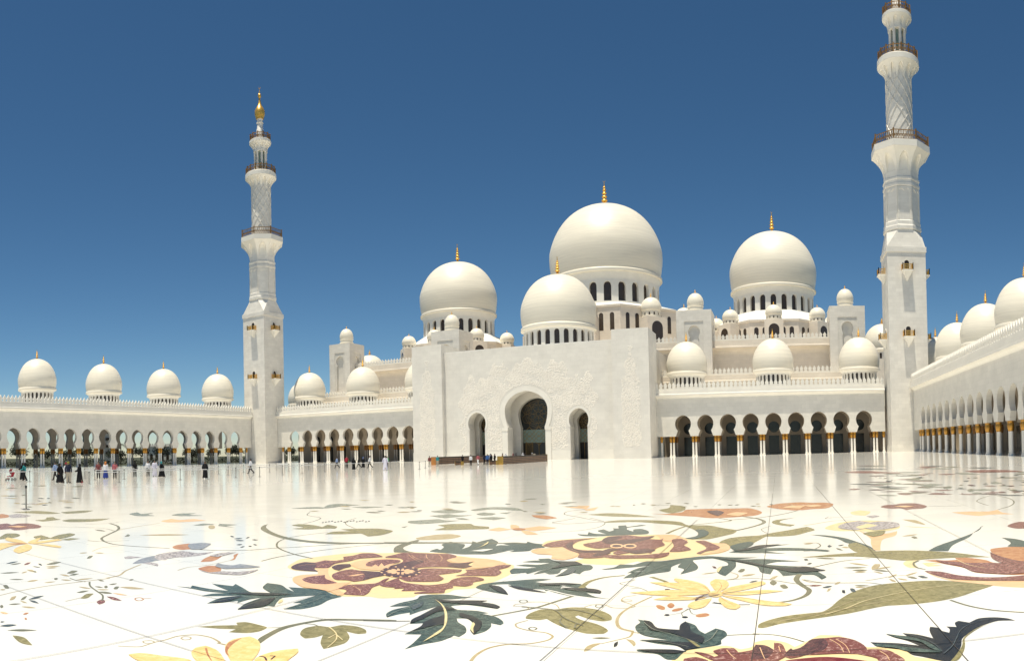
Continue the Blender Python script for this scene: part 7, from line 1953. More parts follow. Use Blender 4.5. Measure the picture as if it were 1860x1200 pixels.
def spline(pts, closed, sub=4):
    n = len(pts)
    out = []
    last = n if closed else n - 1
    for i in range(last):
        if closed:
            p0, p1, p2, p3 = pts[i - 1], pts[i], pts[(i + 1) % n], pts[(i + 2) % n]
        else:
            p0, p1, p2, p3 = pts[max(i - 1, 0)], pts[i], pts[i + 1], pts[min(i + 2, n - 1)]
        d = max(1e-4, math.dist(p1, p2))
        s0 = min(1.0, d / max(1e-4, math.dist(p0, p1)))      # keep tangents short beside short edges
        s3 = min(1.0, d / max(1e-4, math.dist(p2, p3)))
        # a sharp corner keeps its corner
        def tang(a, b, c, s):
            v1 = Vector((b[0] - a[0], b[1] - a[1])); v2 = Vector((c[0] - b[0], c[1] - b[1]))
            if v1.length < 1e-5 or v2.length < 1e-5: return Vector((0, 0))
            k = max(0.0, v1.normalized().dot(v2.normalized()) + 0.15) / 1.15
            u = v1.normalized() + v2.normalized()
            return u.normalized() * d * k if u.length > 1e-5 else Vector((0, 0))
        t1, t2 = tang(p0, p1, p2, s0), tang(p1, p2, p3, s3)
        for j in range(sub):
            u = j / sub
            h1, h2, h3, h4 = 2 * u**3 - 3 * u**2 + 1, u**3 - 2 * u**2 + u, -2 * u**3 + 3 * u**2, u**3 - u**2
            out.append((h1 * p1[0] + h2 * t1[0] + h3 * p2[0] + h4 * t2[0], h1 * p1[1] + h2 * t1[1] + h3 * p2[1] + h4 * t2[1]))
    if not closed: out.append(tuple(pts[-1]))
    return out

def build_inlays():
    order = []
    for ti, (name, lab, items) in enumerate(INLAY):
        for ii, it in enumerate(items):
            order.append((it[1], ti, ii))
    order.sort()
    rank = {(ti, ii): k for k, (_, ti, ii) in enumerate(order)}
    for ti, (name, lab, items) in enumerate(INLAY):
        mats = sorted({it[0] for it in items})
        bm = bmesh.new()
        for ii, (mat, ly, kind, s) in enumerate(items):
            z = 0.001 + 0.000012 * rank[(ti, ii)]
            pts = [tuple(float(q) / 1000 for q in p.split(',')) for p in s.split()]
            mi = mats.index(mat)
            if kind == 0:
                far = math.hypot(*pts[0]) > 40
                q = spline(pts, True, 2 if far else 4)
                vs = [bm.verts.new((x, y, z)) for x, y in q]
                es = [bm.edges.new((vs[i], vs[(i + 1) % len(vs)])) for i in range(len(vs))]
                r = bmesh.ops.triangle_fill(bm, edges=es, use_beauty=True, use_dissolve=False, normal=(0, 0, 1))
                for f in r['geom']:
                    if isinstance(f, bmesh.types.BMFace): f.material_index = mi
            else:
                w0, w1 = kind
                q = spline(pts, False, 5)
                n = len(q)
                prev = None
                for i, (x, y) in enumerate(q):
                    a, b = q[max(i - 1, 0)], q[min(i + 1, n - 1)]
                    d = Vector((b[0] - a[0], b[1] - a[1]))
                    d = d.normalized() if d.length > 1e-6 else Vector((1, 0))
                    w = (w0 + (w1 - w0) * i / (n - 1)) / 2
                    cur = (bm.verts.new((x - d.y * w, y + d.x * w, z)), bm.verts.new((x + d.y * w, y - d.x * w, z)))
                    if prev:
                        f = bm.faces.new((prev[0], prev[1], cur[1], cur[0])); f.material_index = mi
                    prev = cur
        for f in bm.faces:
            f.normal_update()
            if f.normal.z < 0: f.normal_flip()
        me = bpy.data.meshes.new(name)
        bm.to_mesh(me); bm.free()
        for m in mats: me.materials.append(STONE[m])
        o = bpy.data.objects.new(name, me)
        C.objects.link(o)
        o.parent = floor_ob
        if lab: o['label'] = lab
build_inlays()

# dark filled joints between the big panels, where they run over the inlays as well
jm = plain('joint_filler', (0.05, 0.04, 0.03), 0.6)
jl = MB()
for x, w, ye in ((-0.33, 0.0045, 30.0), (-2.46, 0.0038, 20.0), (1.77, 0.0034, 34.0), (3.9, 0.003, 30.0), (-4.53, 0.003, 10.0), (-6.65, 0.003, 9.0)):
    jl.add([(x - w, 3.0, 0.0095), (x + w, 3.0, 0.0095), (x + w * 1.3, ye, 0.0095), (x - w * 1.3, ye, 0.0095)], [(0, 1, 2, 3)])
for y, w in ((5.03, 0.003), (7.13, 0.004)):
    jl.add([(-14, y - w, 0.0093), (6, y - w, 0.0093), (6, y + w, 0.0093), (-14, y + w, 0.0093)], [(0, 1, 2, 3)])
jl.build('floor_joint', jm, floor_ob)

# ------------------------------------------------------------------ barrier posts and tapes
M['steel'] = plain('brushed_steel', (0.30, 0.28, 0.25), 0.35, 0.8)
M['tape'] = plain('white_tape', (0.80, 0.79, 0.76), 0.6)
M['black'] = plain('black_plastic', (0.02, 0.02, 0.02), 0.4)
_post = {}
def post(label, x, y):
    if not _post:
        r = thing('barrier_post', label, 'barrier post', (x, y, 0), 0, 'slim barrier posts on the courtyard floor')
        m = MB(); m.lathe([(0.17, 0), (0.17, 0.015), (0.14, 0.03), (0.05, 0.045)], 20); m.build('base', M['steel'], r, smooth=True)
        m = MB(); m.lathe([(0.034, 0.04), (0.034, 0.92)], 12); m.build('pole', M['steel'], r, smooth=True)
        m = MB(); m.lathe([(0.042, 0.90), (0.045, 0.92), (0.045, 1.0), (0.03, 1.02)], 12); m.build('cap', M['black'], r, smooth=True)
        _post['p'] = r
        return r
    c = clone_tree(_post['p'], None, (x, y, 0))
    c['label'] = label
    return c
rows = [
    ('near row', [(-47.9, 30.4), (-48.0, 33.5), (-49.1, 41.2), (-47.8, 43.5), (-48.2, 47.6), (-48.0, 50.8), (-50.0, 56.6), (-50.4, 60.4), (-51.8, 66.4), (-51.3, 80.6), (-54.5, 89.6)]),
    ('middle row', [(-56.2, 29.2), (-56.3, 36.4), (-55.3, 39.2), (-55.7, 53.8)]),
    ('back row', [(-60.7, 38.0), (-60.5, 46.0), (-62.6, 51.1), (-61.4, 53.5), (-60.1, 56.4), (-61.9, 62.5), (-60.1, 65.5), (-59.1, 68.1), (-65.5, 72.8), (-62.0, 75.8)]),
    ('row by the portal', [(-44.6, 77.1), (-46.7, 82.4)]),
]
def belt(a, b, label):
    d = Vector((b[0] - a[0], b[1] - a[1])); L = d.length
    m = MB(); m.box(0.05, L - 0.05, -0.004, 0.004, 0.90, 0.965)
    o = m.build('barrier_tape', M['tape'], None, (a[0], a[1], 0), math.atan2(d.y, d.x))
    return tag(o, label, 'barrier tape', 'white tapes between the barrier posts')
ORD = ['first', 'second', 'third', 'fourth', 'fifth', 'sixth', 'seventh', 'eighth', 'ninth', 'tenth', 'eleventh', 'twelfth', 'thirteenth', 'fourteenth', 'fifteenth', 'sixteenth', 'seventeenth', 'eighteenth', 'nineteenth', 'last']
for rn, pts in rows:
    for k, (x, y) in enumerate(pts):
        post('%s thin steel barrier post of the %s, counted from the pushchair' % (ORD[k], rn), x, y)
    for k, (a, b) in enumerate(zip(pts, pts[1:])):
        if math.dist(a, b) < 15.5:
            belt(a, b, 'white barrier tape from the %s to the %s post of the %s' % (ORD[k], ORD[k + 1], rn))
belt((-58.0, 21.0), (-56.2, 29.2), 'white barrier tape crossing in front of the red pushchair')
p = post('lone barrier post standing on the flower inlay close to the viewer', -25.93, 13.29)
del p['group']

# ------------------------------------------------------------------ people
SKIN = plain('skin', (0.30, 0.17, 0.11), 0.55)
HAIR = plain('dark_hair', (0.015, 0.012, 0.010), 0.6)
def cloth(name, col): return plain(name, col, 0.85, var=0.12, scale=14.0, spec=0.2)
CL = {k: cloth(k + '_cloth', c) for k, c in dict(
    black=(0.012, 0.012, 0.014), navy=(0.02, 0.025, 0.05), white=(0.78, 0.78, 0.80), lavender=(0.66, 0.64, 0.74), light_blue=(0.30, 0.40, 0.62),
    blue=(0.06, 0.16, 0.42), royal=(0.03, 0.05, 0.25), red=(0.35, 0.03, 0.05), plaid=(0.20, 0.06, 0.06), pink=(0.42, 0.12, 0.14), orange=(0.75, 0.24, 0.03),
    teal=(0.04, 0.28, 0.30), green=(0.08, 0.40, 0.16), grey=(0.22, 0.22, 0.22), beige=(0.50, 0.44, 0.35), dark=(0.035, 0.03, 0.03), brown=(0.12, 0.05, 0.03), olive=(0.25, 0.23, 0.05)).items()}

POSES = {}
def joints(kind):
    s = 1
    J = dict(pelvis=(0, 0, 0.95), waist=(0, 0.0, 1.08), chest=(0, 0.01, 1.28), neck=(0, 0.01, 1.45), jaw=(0, -0.015, 1.53), skull=(0, 0.0, 1.62), top=(0, 0.01, 1.70))
    if kind == 'stand':
        for s, n in ((-1, 'l'), (1, 'r')):
            J.update({n + 'hip': (0.09 * s, 0, 0.90), n + 'knee': (0.10 * s, -0.01, 0.50), n + 'ankle': (0.11 * s, 0.02, 0.09), n + 'toe': (0.13 * s, -0.14, 0.03),
                      n + 'sho': (0.18 * s, 0.01, 1.40), n + 'elb': (0.24 * s, 0.03, 1.13), n + 'wri': (0.25 * s, -0.06, 0.89), n + 'palm': (0.25 * s, -0.08, 0.82)})
    elif kind == 'walk':
        for s, n, q in ((-1, 'l', 1), (1, 'r', -1)):
            J.update({n + 'hip': (0.09 * s, 0, 0.89), n + 'knee': (0.095 * s, -0.13 * q - 0.05, 0.50), n + 'ankle': (0.10 * s, -0.30 * q + (0.03 if q > 0 else 0.10), 0.10 if q > 0 else 0.15),
                      n + 'toe': (0.11 * s, -0.30 * q - (0.13 if q > 0 else 0.02), 0.04),
                      n + 'sho': (0.18 * s, 0.02 * q, 1.40), n + 'elb': (0.24 * s, 0.12 * q, 1.15), n + 'wri': (0.24 * s, 0.10 * q - 0.06, 0.92), n + 'palm': (0.24 * s, 0.09 * q - 0.09, 0.85)})
    elif kind == 'push':
        for s, n, q in ((-1, 'l', 1), (1, 'r', -1)):
            J.update({n + 'hip': (0.09 * s, 0, 0.89), n + 'knee': (0.095 * s, -0.12 * q - 0.04, 0.50), n + 'ankle': (0.10 * s, -0.26 * q + 0.05, 0.11),
                      n + 'toe': (0.11 * s, -0.26 * q - 0.08, 0.04),
                      n + 'sho': (0.18 * s, -0.02, 1.40), n + 'elb': (0.24 * s, -0.06, 1.13), n + 'wri': (0.20 * s, -0.32, 1.06), n + 'palm': (0.19 * s, -0.40, 1.06)})
    elif kind == 'phone':
        J = joints('stand')
        J.update(relb=(0.24, -0.03, 1.14), rwri=(0.12, -0.25, 1.28), rpalm=(0.10, -0.29, 1.34))
    return J

def body_mesh(kind):
    if kind in POSES: return POSES[kind]
    J = joints(kind)
    RAD = dict(pelvis=(.15, .11), waist=(.135, .10), chest=(.155, .11), neck=(.055, .055), jaw=(.07, .085), skull=(.08, .10), top=(.045, .06))
    limb = dict(hip=.085, knee=.055, ankle=.036, toe=.035, sho=.055, elb=.04, wri=.027, palm=.032)
    names = list(J)
    vs = [J[n] for n in names]
    rad = [RAD.get(n) or (limb[n[1:]],) * 2 for n in names]
    ix = {n: i for i, n in enumerate(names)}
    E_ = [('pelvis', 'waist'), ('waist', 'chest'), ('chest', 'neck'), ('neck', 'jaw'), ('jaw', 'skull'), ('skull', 'top')]
    for n in 'lr':
        E_ += [('pelvis', n + 'hip'), (n + 'hip', n + 'knee'), (n + 'knee', n + 'ankle'), (n + 'ankle', n + 'toe'), ('chest', n + 'sho'), (n + 'sho', n + 'elb'), (n + 'elb', n + 'wri'), (n + 'wri', n + 'palm')]
    es = [(ix[a], ix[b]) for a, b in E_]
    # fingers and thumb rooted in the palm
    for n, s in (('l', -1), ('r', 1)):
        w, p = Vector(J[n + 'wri']), Vector(J[n + 'palm'])
        d = (p - w).normalized()
        side = Vector((0, -1, 0)) if abs(d.y) < 0.8 else Vector((-s, 0, 0))
        side = (side - d * side.dot(d)).normalized()
        for k, (off, ln) in enumerate(((-.024, .058), (-.008, .07), (.009, .075), (.026, .065))):
            a = p + side * off + d * .03
            b = a + d * ln * .6 + Vector((-s, 0, 0)) * .006
            c = b + d * ln * .35 + Vector((-s, 0, 0)) * .015
            i0 = len(vs)
            vs += [tuple(a), tuple(b), tuple(c)]; rad += [(.0095, .0095), (.0085, .0085), (.007, .007)]
            es += [(ix[n + 'palm'], i0), (i0, i0 + 1), (i0 + 1, i0 + 2)]
        a = p + side * .035 - d * .02
        b = a + side * .025 + d * .03
        i0 = len(vs)
        vs += [tuple(a), tuple(b)]; rad += [(.011, .011), (.009, .009)]
        es += [(ix[n + 'wri'], i0), (i0, i0 + 1)]
    nose = len(vs)
    vs.append((0, -0.125, 1.58)); rad.append((.016, .016)); es.append((ix['skull'], nose))
    me = bpy.data.meshes.new('body')
    me.from_pydata(vs, es, [])
    o = bpy.data.objects.new('body', me)
    C.objects.link(o)
    sk = o.modifiers.new('skin', 'SKIN')
    o.modifiers.new('sub', 'SUBSURF').levels = 1
    for i, r_ in enumerate(rad):
        me.skin_vertices[0].data[i].radius = r_
    me.skin_vertices[0].data[ix['pelvis']].use_root = True
    dg = bpy.context.evaluated_depsgraph_get()
    out = bpy.data.meshes.new_from_object(o.evaluated_get(dg))
    bpy.data.objects.remove(o); bpy.data.meshes.remove(me)
    out.materials.clear(); out.materials.append(SKIN)
    out.polygons.foreach_set('use_smooth', [True] * len(out.polygons))
    out.name = 'body'
    POSES[kind] = out
    return out

def loft(mb, rings, n=14, mi=0, caps=True):
    """rings of (x, y, z, rx, ry)"""
    vs, fs = [], []
    for x, y, z, rx, ry in rings:
        for i in range(n):
            a = 2 * PI * i / n
            vs.append((x + rx * math.cos(a), y + ry * math.sin(a), z))
    for j in range(len(rings) - 1):
        for i in range(n):
            fs.append((j * n + i, j * n + (i + 1) % n, (j + 1) * n + (i + 1) % n, (j + 1) * n + i))
    if caps: fs += [list(range(n - 1, -1, -1)), [(len(rings) - 1) * n + i for i in range(n)]]
    mb.add(vs, fs, mi)

def sleeves(mb, J, r0, r1, upto='wri', mi=0):
    for n in 'lr':
        pts = [J[n + 'sho'], J[n + 'elb']] + ([J[n + 'wri']] if upto == 'wri' else [])
        if upto != 'wri':
            a, b = Vector(pts[0]), Vector(pts[1]); pts[1] = tuple(a + (b - a) * 0.9)
        P = [Vector(p) for p in pts]
        P.insert(0, P[0] + Vector((-0.06 if P[0].x > 0 else 0.06, 0, 0.01)))
        mb.tube(P, r0, 8, mi, r1=r1)

def top_part(root, J, mat, name='shirt', long=True, hem=0.88):
    m = MB()
    loft(m, [(0, 0, hem, .185, .135), (0, 0, 1.0, .18, .13), (0, 0, 1.1, .165, .122), (0, .005, 1.25, .185, .135), (0, .01, 1.36, .195, .13), (0, .012, 1.43, .13, .085), (0, .01, 1.47, .068, .066)])
    sleeves(m, J, .072, .05, 'wri' if long else 'elb')
    return m.build(name, mat, root, smooth=True)

def legs_part(root, J, mat, name='trousers'):
    m = MB()
    loft(m, [(0, 0, .82, .165, .125), (0, 0, .93, .175, .13), (0, 0, .99, .172, .128)])
    for n in 'lr':
        h, k, a = Vector(J[n + 'hip']), Vector(J[n + 'knee']), Vector(J[n + 'ankle'])
        m.tube([h + Vector((0, 0, .03)), h + (k - h) * .5, k, k + (a - k) * .5, a + (a - k).normalized() * .02], .098, 10, r1=.062)
    return m.build(name, mat, root, smooth=True)

def shoes_part(root, J, mat):
    for n in 'lr':
        m = MB()
        a, t = Vector(J[n + 'ankle']), Vector(J[n + 'toe'])
        m.tube([a + Vector((0, .05, -.03)), a + Vector((0, -.01, -.035)), (a + t) / 2 + Vector((0, 0, -.005)), t + Vector((0, -.03, 0))], .052, 8, r1=.04)
        m.build('shoe', mat, root, smooth=True)

def robe_part(root, J, mat, name='robe', wide=.30, hem=.05):
    m = MB()
    st = (Vector(J['ltoe']).y - Vector(J['rtoe']).y)
    ry = .15 + abs(st) * .28
    rings = [(0, 0, hem, wide, ry + .04), (0, 0, hem + .02, wide, ry + .05)]
    for z, a, b in ((.4, .86, .9), (.8, .74, .72), (1.05, .64, .55)):
        rings.append((0, 0, z, wide * a, ry * b + .02))
    rings += [(0, .005, 1.25, .20, .145), (0, .01, 1.38, .205, .135), (0, .012, 1.44, .13, .09), (0, .01, 1.48, .066, .066)]
    loft(m, rings, 18)
    # fold lines: push every third column in a little near the hem
    for i, (x, y, z) in enumerate(m.v):
        if i // 18 < 4 and i % 3 == 0: m.v[i] = (x * .88, y * .88, z)
    sleeves(m, J, .085, .085)
    return m.build(name, mat, root, smooth=True)

def scarf_part(root, mat, name='headscarf'):
    m = MB()
    loft(m, [(0, .02, 1.36, .17, .13), (0, .02, 1.44, .12, .11), (0, .03, 1.50, .095, .105), (0, .03, 1.60, .11, .115), (0, .02, 1.68, .10, .11), (0, .015, 1.73, .06, .07), (0, .015, 1.745, .02, .02)])
    # open the face
    m.v = [(x, max(y, -.055) if 1.5 < z < 1.66 else y, z) for x, y, z in m.v]
    return m.build(name, mat, root, smooth=True)

def hair_part(root, mat=None, name='hair'):
    m = MB()
    m.lathe([(.085, 1.57), (.1, 1.62), (.098, 1.68), (.07, 1.725), (.0, 1.74)], 14, c=(0, .02))
    m.v = [(x, y * 1.08 if y > 0 else y * .95, z) if not (z < 1.63 and y < -.03) else (x, -.03, z) for x, y, z in m.v]
    return m.build(name, mat or HAIR, root, smooth=True)

def person(label, x, y, face, kind='stand', top='white', bottom='dark', robe=None, scarf=None, hat=None, shoes='dark', skirt=None, bag=None, h=1.72, long=True, group=None):
    r = thing('person', label, 'person', (x, y, 0), face, group)
    s = h / 1.72
    r.scale = (s, s, s)
    J = joints(kind)
    b = bpy.data.objects.new('body', body_mesh(kind)); C.objects.link(b); b.parent = r
    if robe:
        robe_part(r, J, CL[robe])
    else:
        top_part(r, J, CL[top], long=long)
        if skirt:
            m = MB(); loft(m, [(0, 0, .08, .30, .27), (0, 0, .5, .24, .21), (0, 0, .9, .18, .135), (0, 0, 1.0, .16, .12)], 16)
            for i, (vx, vy, vz) in enumerate(m.v):
                if vz < .6 and i % 2: m.v[i] = (vx * .9, vy * .9, vz)
            m.build('skirt', CL[skirt], r, smooth=True)
        else:
            legs_part(r, J, CL[bottom])
    if scarf: scarf_part(r, CL[scarf])
    elif hat: hair_part(r, CL[hat], 'cap')
    else: hair_part(r)
    shoes_part(r, J, CL[shoes])
    if bag:
        m = MB(); m.box(.2, .32, -.12, .12, .78, 1.02); m.tube([(.26, -.08, 1.02), (.22, 0, 1.42), (.26, .08, 1.02)], .012, 5)
        m.build('shoulder_bag', CL[bag], r)
    return r
LEFT, RIGHT, AWAY, NEAR = -PI / 2 + .55, PI / 2 + .55, PI + .9, .9      # facing, seen from the viewer's side
person('person in a teal and black outfit pushing the red pushchair', -58.6, 29.9, LEFT, 'push', top='teal', bottom='black', scarf='black', bag='black')
person('person in long black clothes leaning towards the red pushchair', -61.6, 31.2, LEFT, 'push', robe='black', scarf='black')
person('person in a light blue shirt and dark trousers striding near the pushchair', -58.1, 33.0, LEFT, 'walk', top='light_blue', bottom='dark', h=1.76)
person('woman in a black robe and headscarf walking with a person in grey trousers', -51.5, 29.7, RIGHT, 'walk', robe='black', scarf='black', h=1.68)
person('person in a white top, red cap and grey trousers behind a black robe', -52.6, 31.0, RIGHT, 'walk', top='white', bottom='grey', hat='red', h=1.74)
person('person in a navy top and beige trousers with yellow cap beside a crouching woman', -50.9, 30.2, AWAY, 'stand', top='navy', bottom='beige', hat='olive', h=1.84)
person('woman in a wide black dress bending forward next to a navy shirt', -50.2, 30.9, LEFT, 'push', robe='black', scarf='black', shoes='red', h=1.64)
person('person in a dark red plaid shirt carrying a pink bag', -59.2, 38.7, NEAR, 'phone', top='plaid', bottom='dark', bag='pink', h=1.74)
person('woman in an orange headscarf, white top and royal blue skirt', -58.6, 39.2, NEAR, 'stand', top='white', skirt='royal', scarf='orange', h=1.72)
person('person in a pinkish red shirt and dark trousers beside the orange headscarf', -57.8, 39.8, NEAR, 'phone', top='pink', bottom='dark', h=1.72)
person('person in a black coat to the knee standing alone', -60.6, 44.4, AWAY, 'stand', top='black', bottom='black', robe=None, scarf='black', bag='black', h=1.67)
person('person in a white shirt and dark trousers just before the lavender robe', -61.0, 46.5, NEAR, 'stand', top='white', bottom='dark', h=1.74)
person('man in a long lavender white robe', -60.3, 46.9, NEAR, 'stand', robe='lavender', h=1.78)
person('woman in a flared black robe with teal headscarf', -57.9, 46.0, RIGHT, 'walk', robe='black', scarf='teal', h=1.66)
person('woman in a black robe standing alone in front of the arcade', -49.4, 44.6, NEAR, 'walk', robe='black', scarf='black', shoes='white', h=1.66)
person('man in a white shirt and dark trousers striding past the minaret foot', -57.3, 59.1, LEFT, 'walk', top='white', bottom='dark', h=1.76)
person('man in a light blue shirt walking in front of the arcade', -63.7, 84.8, LEFT, 'walk', top='light_blue', bottom='black', h=1.72)
person('person in a bright red shirt with green bag', -61.7, 84.6, NEAR, 'stand', top='red', bottom='black', bag='green', h=1.84)
person('person in a black robe nearest in the group before the arcade', -54.1, 75.8, AWAY, 'stand', robe='black', scarf='black', shoes='white', h=1.6)
person('person in dark clothes in the middle of the group before the arcade', -59.3, 84.4, LEFT, 'walk', top='dark', bottom='black', scarf='black', h=1.68)
person('woman in black with a blue headscarf before the arcade', -60.7, 87.6, NEAR, 'stand', robe='black', scarf='blue', h=1.64)
person('man in a white shirt and black trousers walking at the end of the group', -57.1, 84.1, LEFT, 'walk', top='white', bottom='black', h=1.82)
person('man in a long white robe walking towards the portal', -47.2, 73.0, AWAY, 'walk', robe='lavender', shoes='white', h=1.84)
person('person in a green top half hidden behind the white robed man', -57.6, 89.6, AWAY, 'stand', top='green', bottom='dark', h=1.68)
person('person in a brown red shirt and pale trousers at the end of the long rack', -51.3, 91.8, AWAY, 'stand', top='plaid', bottom='beige', h=1.6)
person('person in a teal shirt in front of the long rack', -52.4, 96.4, AWAY, 'stand', top='teal', bottom='beige', h=1.62)
person('person in black between the two racks', -52.4, 105.4, AWAY, 'stand', top='black', bottom='black', h=1.6)
person('person in a plain white shirt and dark trousers at the portal queue', -46.5, 96.4, AWAY, 'stand', top='white', bottom='dark', h=1.64)
person('person in a pink shirt at the portal queue', -46.8, 99.7, AWAY, 'walk', top='pink', bottom='white', h=1.66)
person('person in dark clothes at the portal queue beside a pink shirt', -45.9, 100.2, AWAY, 'stand', top='navy', bottom='black', scarf='black', h=1.64)
person('person in a strong blue shirt at the portal queue', -44.8, 98.9, AWAY, 'stand', top='blue', bottom='navy', h=1.68)
person('person in a light blue shirt last in the portal queue by the gilded rack end', -46.0, 102.8, AWAY, 'stand', top='light_blue', bottom='dark', h=1.72)
cols = ['black', 'dark', 'brown', 'white', 'plaid', 'navy', 'white', 'black', 'grey', 'beige']
caps = [None, None, None, 'white', 'red', None, 'white', None, 'white', None]
desc = ['black shirt', 'dark shirt', 'brown shirt', 'white cap', 'red cap', 'navy shirt', 'white shirt with pale cap', 'black top', 'grey top with white cap', 'beige shirt']
for k in range(10):
    yy = 101.5 + 2.35 * k
    person('head of person in %s above the slatted rack, %s of ten' % (desc[k], ['first', 'second', 'third', 'fourth', 'fifth', 'sixth', 'seventh', 'eighth', 'ninth', 'last'][k]), -45.3 - 0.4 * (k % 2), yy, AWAY + 0.4 * (k % 3), 'stand', top=cols[k], bottom='dark', hat=caps[k], h=1.66 + 0.03 * (k % 4), group='people behind the slatted rack')

# red pushchair
def pushchair():
    r = thing('pushchair', 'red pushchair with a hood pushed along the courtyard', 'pushchair', (-59.65, 28.95, 0), LEFT)
    m = MB()
    for s in (-.24, .24):
        m.tube([(s, .45, 1.02), (s, .30, .85), (s, -.05, .45), (s, -.42, .12)], .016, 6)
        m.tube([(s, .30, .12), (s, .12, .45), (s, -.1, .62)], .016, 6)
    m.tube([(-.24, .45, 1.02), (.24, .45, 1.02)], .02, 6)
    m.tube([(-.24, .30, .14), (.24, .30, .14)], .014, 6)
    m.build('frame', M['steel'], r, smooth=True)
    m = MB()
    m.plate([(-.22, .38), (.22, .38), (.22, .46), (-.22, .46)], -.32, .08)
    m.add([(-.22, .08, .40), (.22, .08, .40), (.22, .32, .88), (-.22, .32, .88), (-.22, .12, .38), (.22, .12, .38), (.22, .36, .86), (-.22, .36, .86)], [(0, 1, 2, 3), (4, 7, 6, 5), (0, 3, 7, 4), (1, 5, 6, 2), (3, 2, 6, 7), (0, 4, 5, 1)])
    m.plate([(-.20, .16), (.20, .16), (.20, .26), (-.20, .26)], -.42, -.28)
    m.build('seat', CL['red'], r)
    m = MB()
    rings = []
    vs, fs = [], []
    for i in range(9):
        a = R(20 + 120 * i / 8)
        for s in (-.25, .25):
            vs.append((s, .32 - .38 * math.sin(a), .80 + .30 * math.cos(a) * -1 + .12))
    for i in range(8):
        fs.append((2 * i, 2 * i + 1, 2 * i + 3, 2 * i + 2))
    m.add(vs, fs)
    o = m.build('hood', CL['red'], r, smooth=True)
    sm = o.modifiers.new('thick', 'SOLIDIFY'); sm.thickness = 0.02
    first = None
    for (wx, wy, rr) in ((-.27, .30, .14), (.27, .30, .14), (-.22, -.42, .11), (.22, -.42, .11)):
        m = MB()
        pr = [(rr, -.02), (rr, .02)]
        k = 16
        vs = [(sx, rr * math.cos(2 * PI * i / k), rr * math.sin(2 * PI * i / k)) for sx in (-.02, .02) for i in range(k)]
        vs += [(sx, rr * .72 * math.cos(2 * PI * i / k), rr * .72 * math.sin(2 * PI * i / k)) for sx in (-.02, .02) for i in range(k)]
        fs = []
        for i in range(k):
            j = (i + 1) % k
            fs += [(i, j, k + j, k + i), (2 * k + i, 3 * k + i, 3 * k + j, 2 * k + j), (i, 2 * k + i, 2 * k + j, j), (k + i, k + j, 3 * k + j, 3 * k + i)]
        m.add(vs, fs)
        for i in range(4):
            a = PI / 4 * i
            m.tube([(0, rr * .75 * math.cos(a), rr * .75 * math.sin(a)), (0, -rr * .75 * math.cos(a), -rr * .75 * math.sin(a))], .008, 4)
        m.build('wheel', M['black'], r, (wx, wy, rr))
pushchair()

# ------------------------------------------------------------------ shoe racks in front of the portal
M['rack'] = plain('dark_wood', (0.02, 0.011, 0.007), 0.5, var=0.25, scale=3.0)
M['slat'] = plain('slat_wood', (0.24, 0.13, 0.075), 0.5, var=0.3, scale=3.0)
M['rack_end'] = plain('gilded_wood', (0.42, 0.26, 0.05), 0.5, var=0.15, scale=3.0)
M['orange_wood'] = plain('orange_wood', (0.45, 0.18, 0.04), 0.5, var=0.15, scale=3.0)
def rack(label, a, b, h, dep, end):
    d = Vector((b[0] - a[0], b[1] - a[1])); L = d.length
    r = thing('shoe_rack', label, 'shoe rack', (a[0], a[1], 0), math.atan2(d.y, d.x))
    m = MB()
    m.box(0.06, L - 0.06, 0.04, dep, 0.05, h - 0.05)
    m.box(0, L, -0.02, dep + 0.02, h - 0.045, h)
    m.build('cabinet', M['rack'], r)
    s = MB()
    n = 4
    for k in range(n):
        z = 0.08 + (h - 0.2) * k / n
        s.box(0.07, L - 0.07, -0.03, 0.035, z, z + (h - 0.2) / n * 0.5)
    s.build('slats', M['slat'], r)
    for x in (0.0, L - 0.055):
        e = MB(); e.box(x, x + 0.055, -0.05, dep + 0.05, 0, h + 0.03)
        e.build('end_panel', end, r)
    k = max(2, round(L / 2.2))
    for i in range(1, k):
        p = MB()
        p.box(L * i / k - 0.03, L * i / k + 0.03, -0.045, -0.031, 0.03, h - 0.05)
        p.build('upright', M['rack'], r)
    return r
# racks run towards the doors; the slatted side faces the viewer's right
rack('long dark slatted shoe rack with a gilded end in front of the tall arch', (-42.4, 99.5), (-43.6, 124.0), 1.3, 0.9, M['rack_end'])
rack('long dark shoe rack with an orange end panel beside the queue', (-55.4, 101.2), (-56.0, 126.0), 1.35, 0.8, M['orange_wood'])
rack('low brown bench cabinet between the two long racks', (-50.9, 99.6), (-49.5, 99.1), 0.6, 0.5, M['rack_end'])
rack('small yellowish box cabinet beside the gilded rack end', (-44.3, 98.6), (-42.9, 98.1), 0.68, 0.5, M['rack_end'])

# ------------------------------------------------------------------ garden beyond the left arcade
M['leaf_dark'] = plain('leaf_dark', (0.010, 0.017, 0.006), 0.7, var=0.5, scale=2.0)
M['leaf_mid'] = plain('leaf_mid', (0.018, 0.028, 0.009), 0.7, var=0.5, scale=2.0)
M['bark'] = plain('bark', (0.10, 0.07, 0.045), 0.9, var=0.3, scale=4.0)
def crown(mb, rd, cx, cy, cz, rx, rz, n, s):
    for _ in range(n):
        while True:
            p = Vector((rd.uniform(-1, 1), rd.uniform(-1, 1), rd.uniform(-1, 1)))
            if p.length < 1: break
        k = 0.75 + 0.35 * math.sin(p.x * 5 + cx) * math.cos(p.y * 4 + cy)
        q = Vector((cx + p.x * rx * k, cy + p.y * rx * k, cz + p.z * rz * k))
        u = Vector((rd.gauss(0, 1), rd.gauss(0, 1), rd.gauss(0, 1))).normalized()
        w = u.orthogonal().normalized()
        L = s * rd.uniform(.6, 1.3)
        mb.add([q - u * L, q + w * L * .45, q + u * L, q - w * L * .45], [(0, 1, 2, 3)], rd.randint(0, 1))
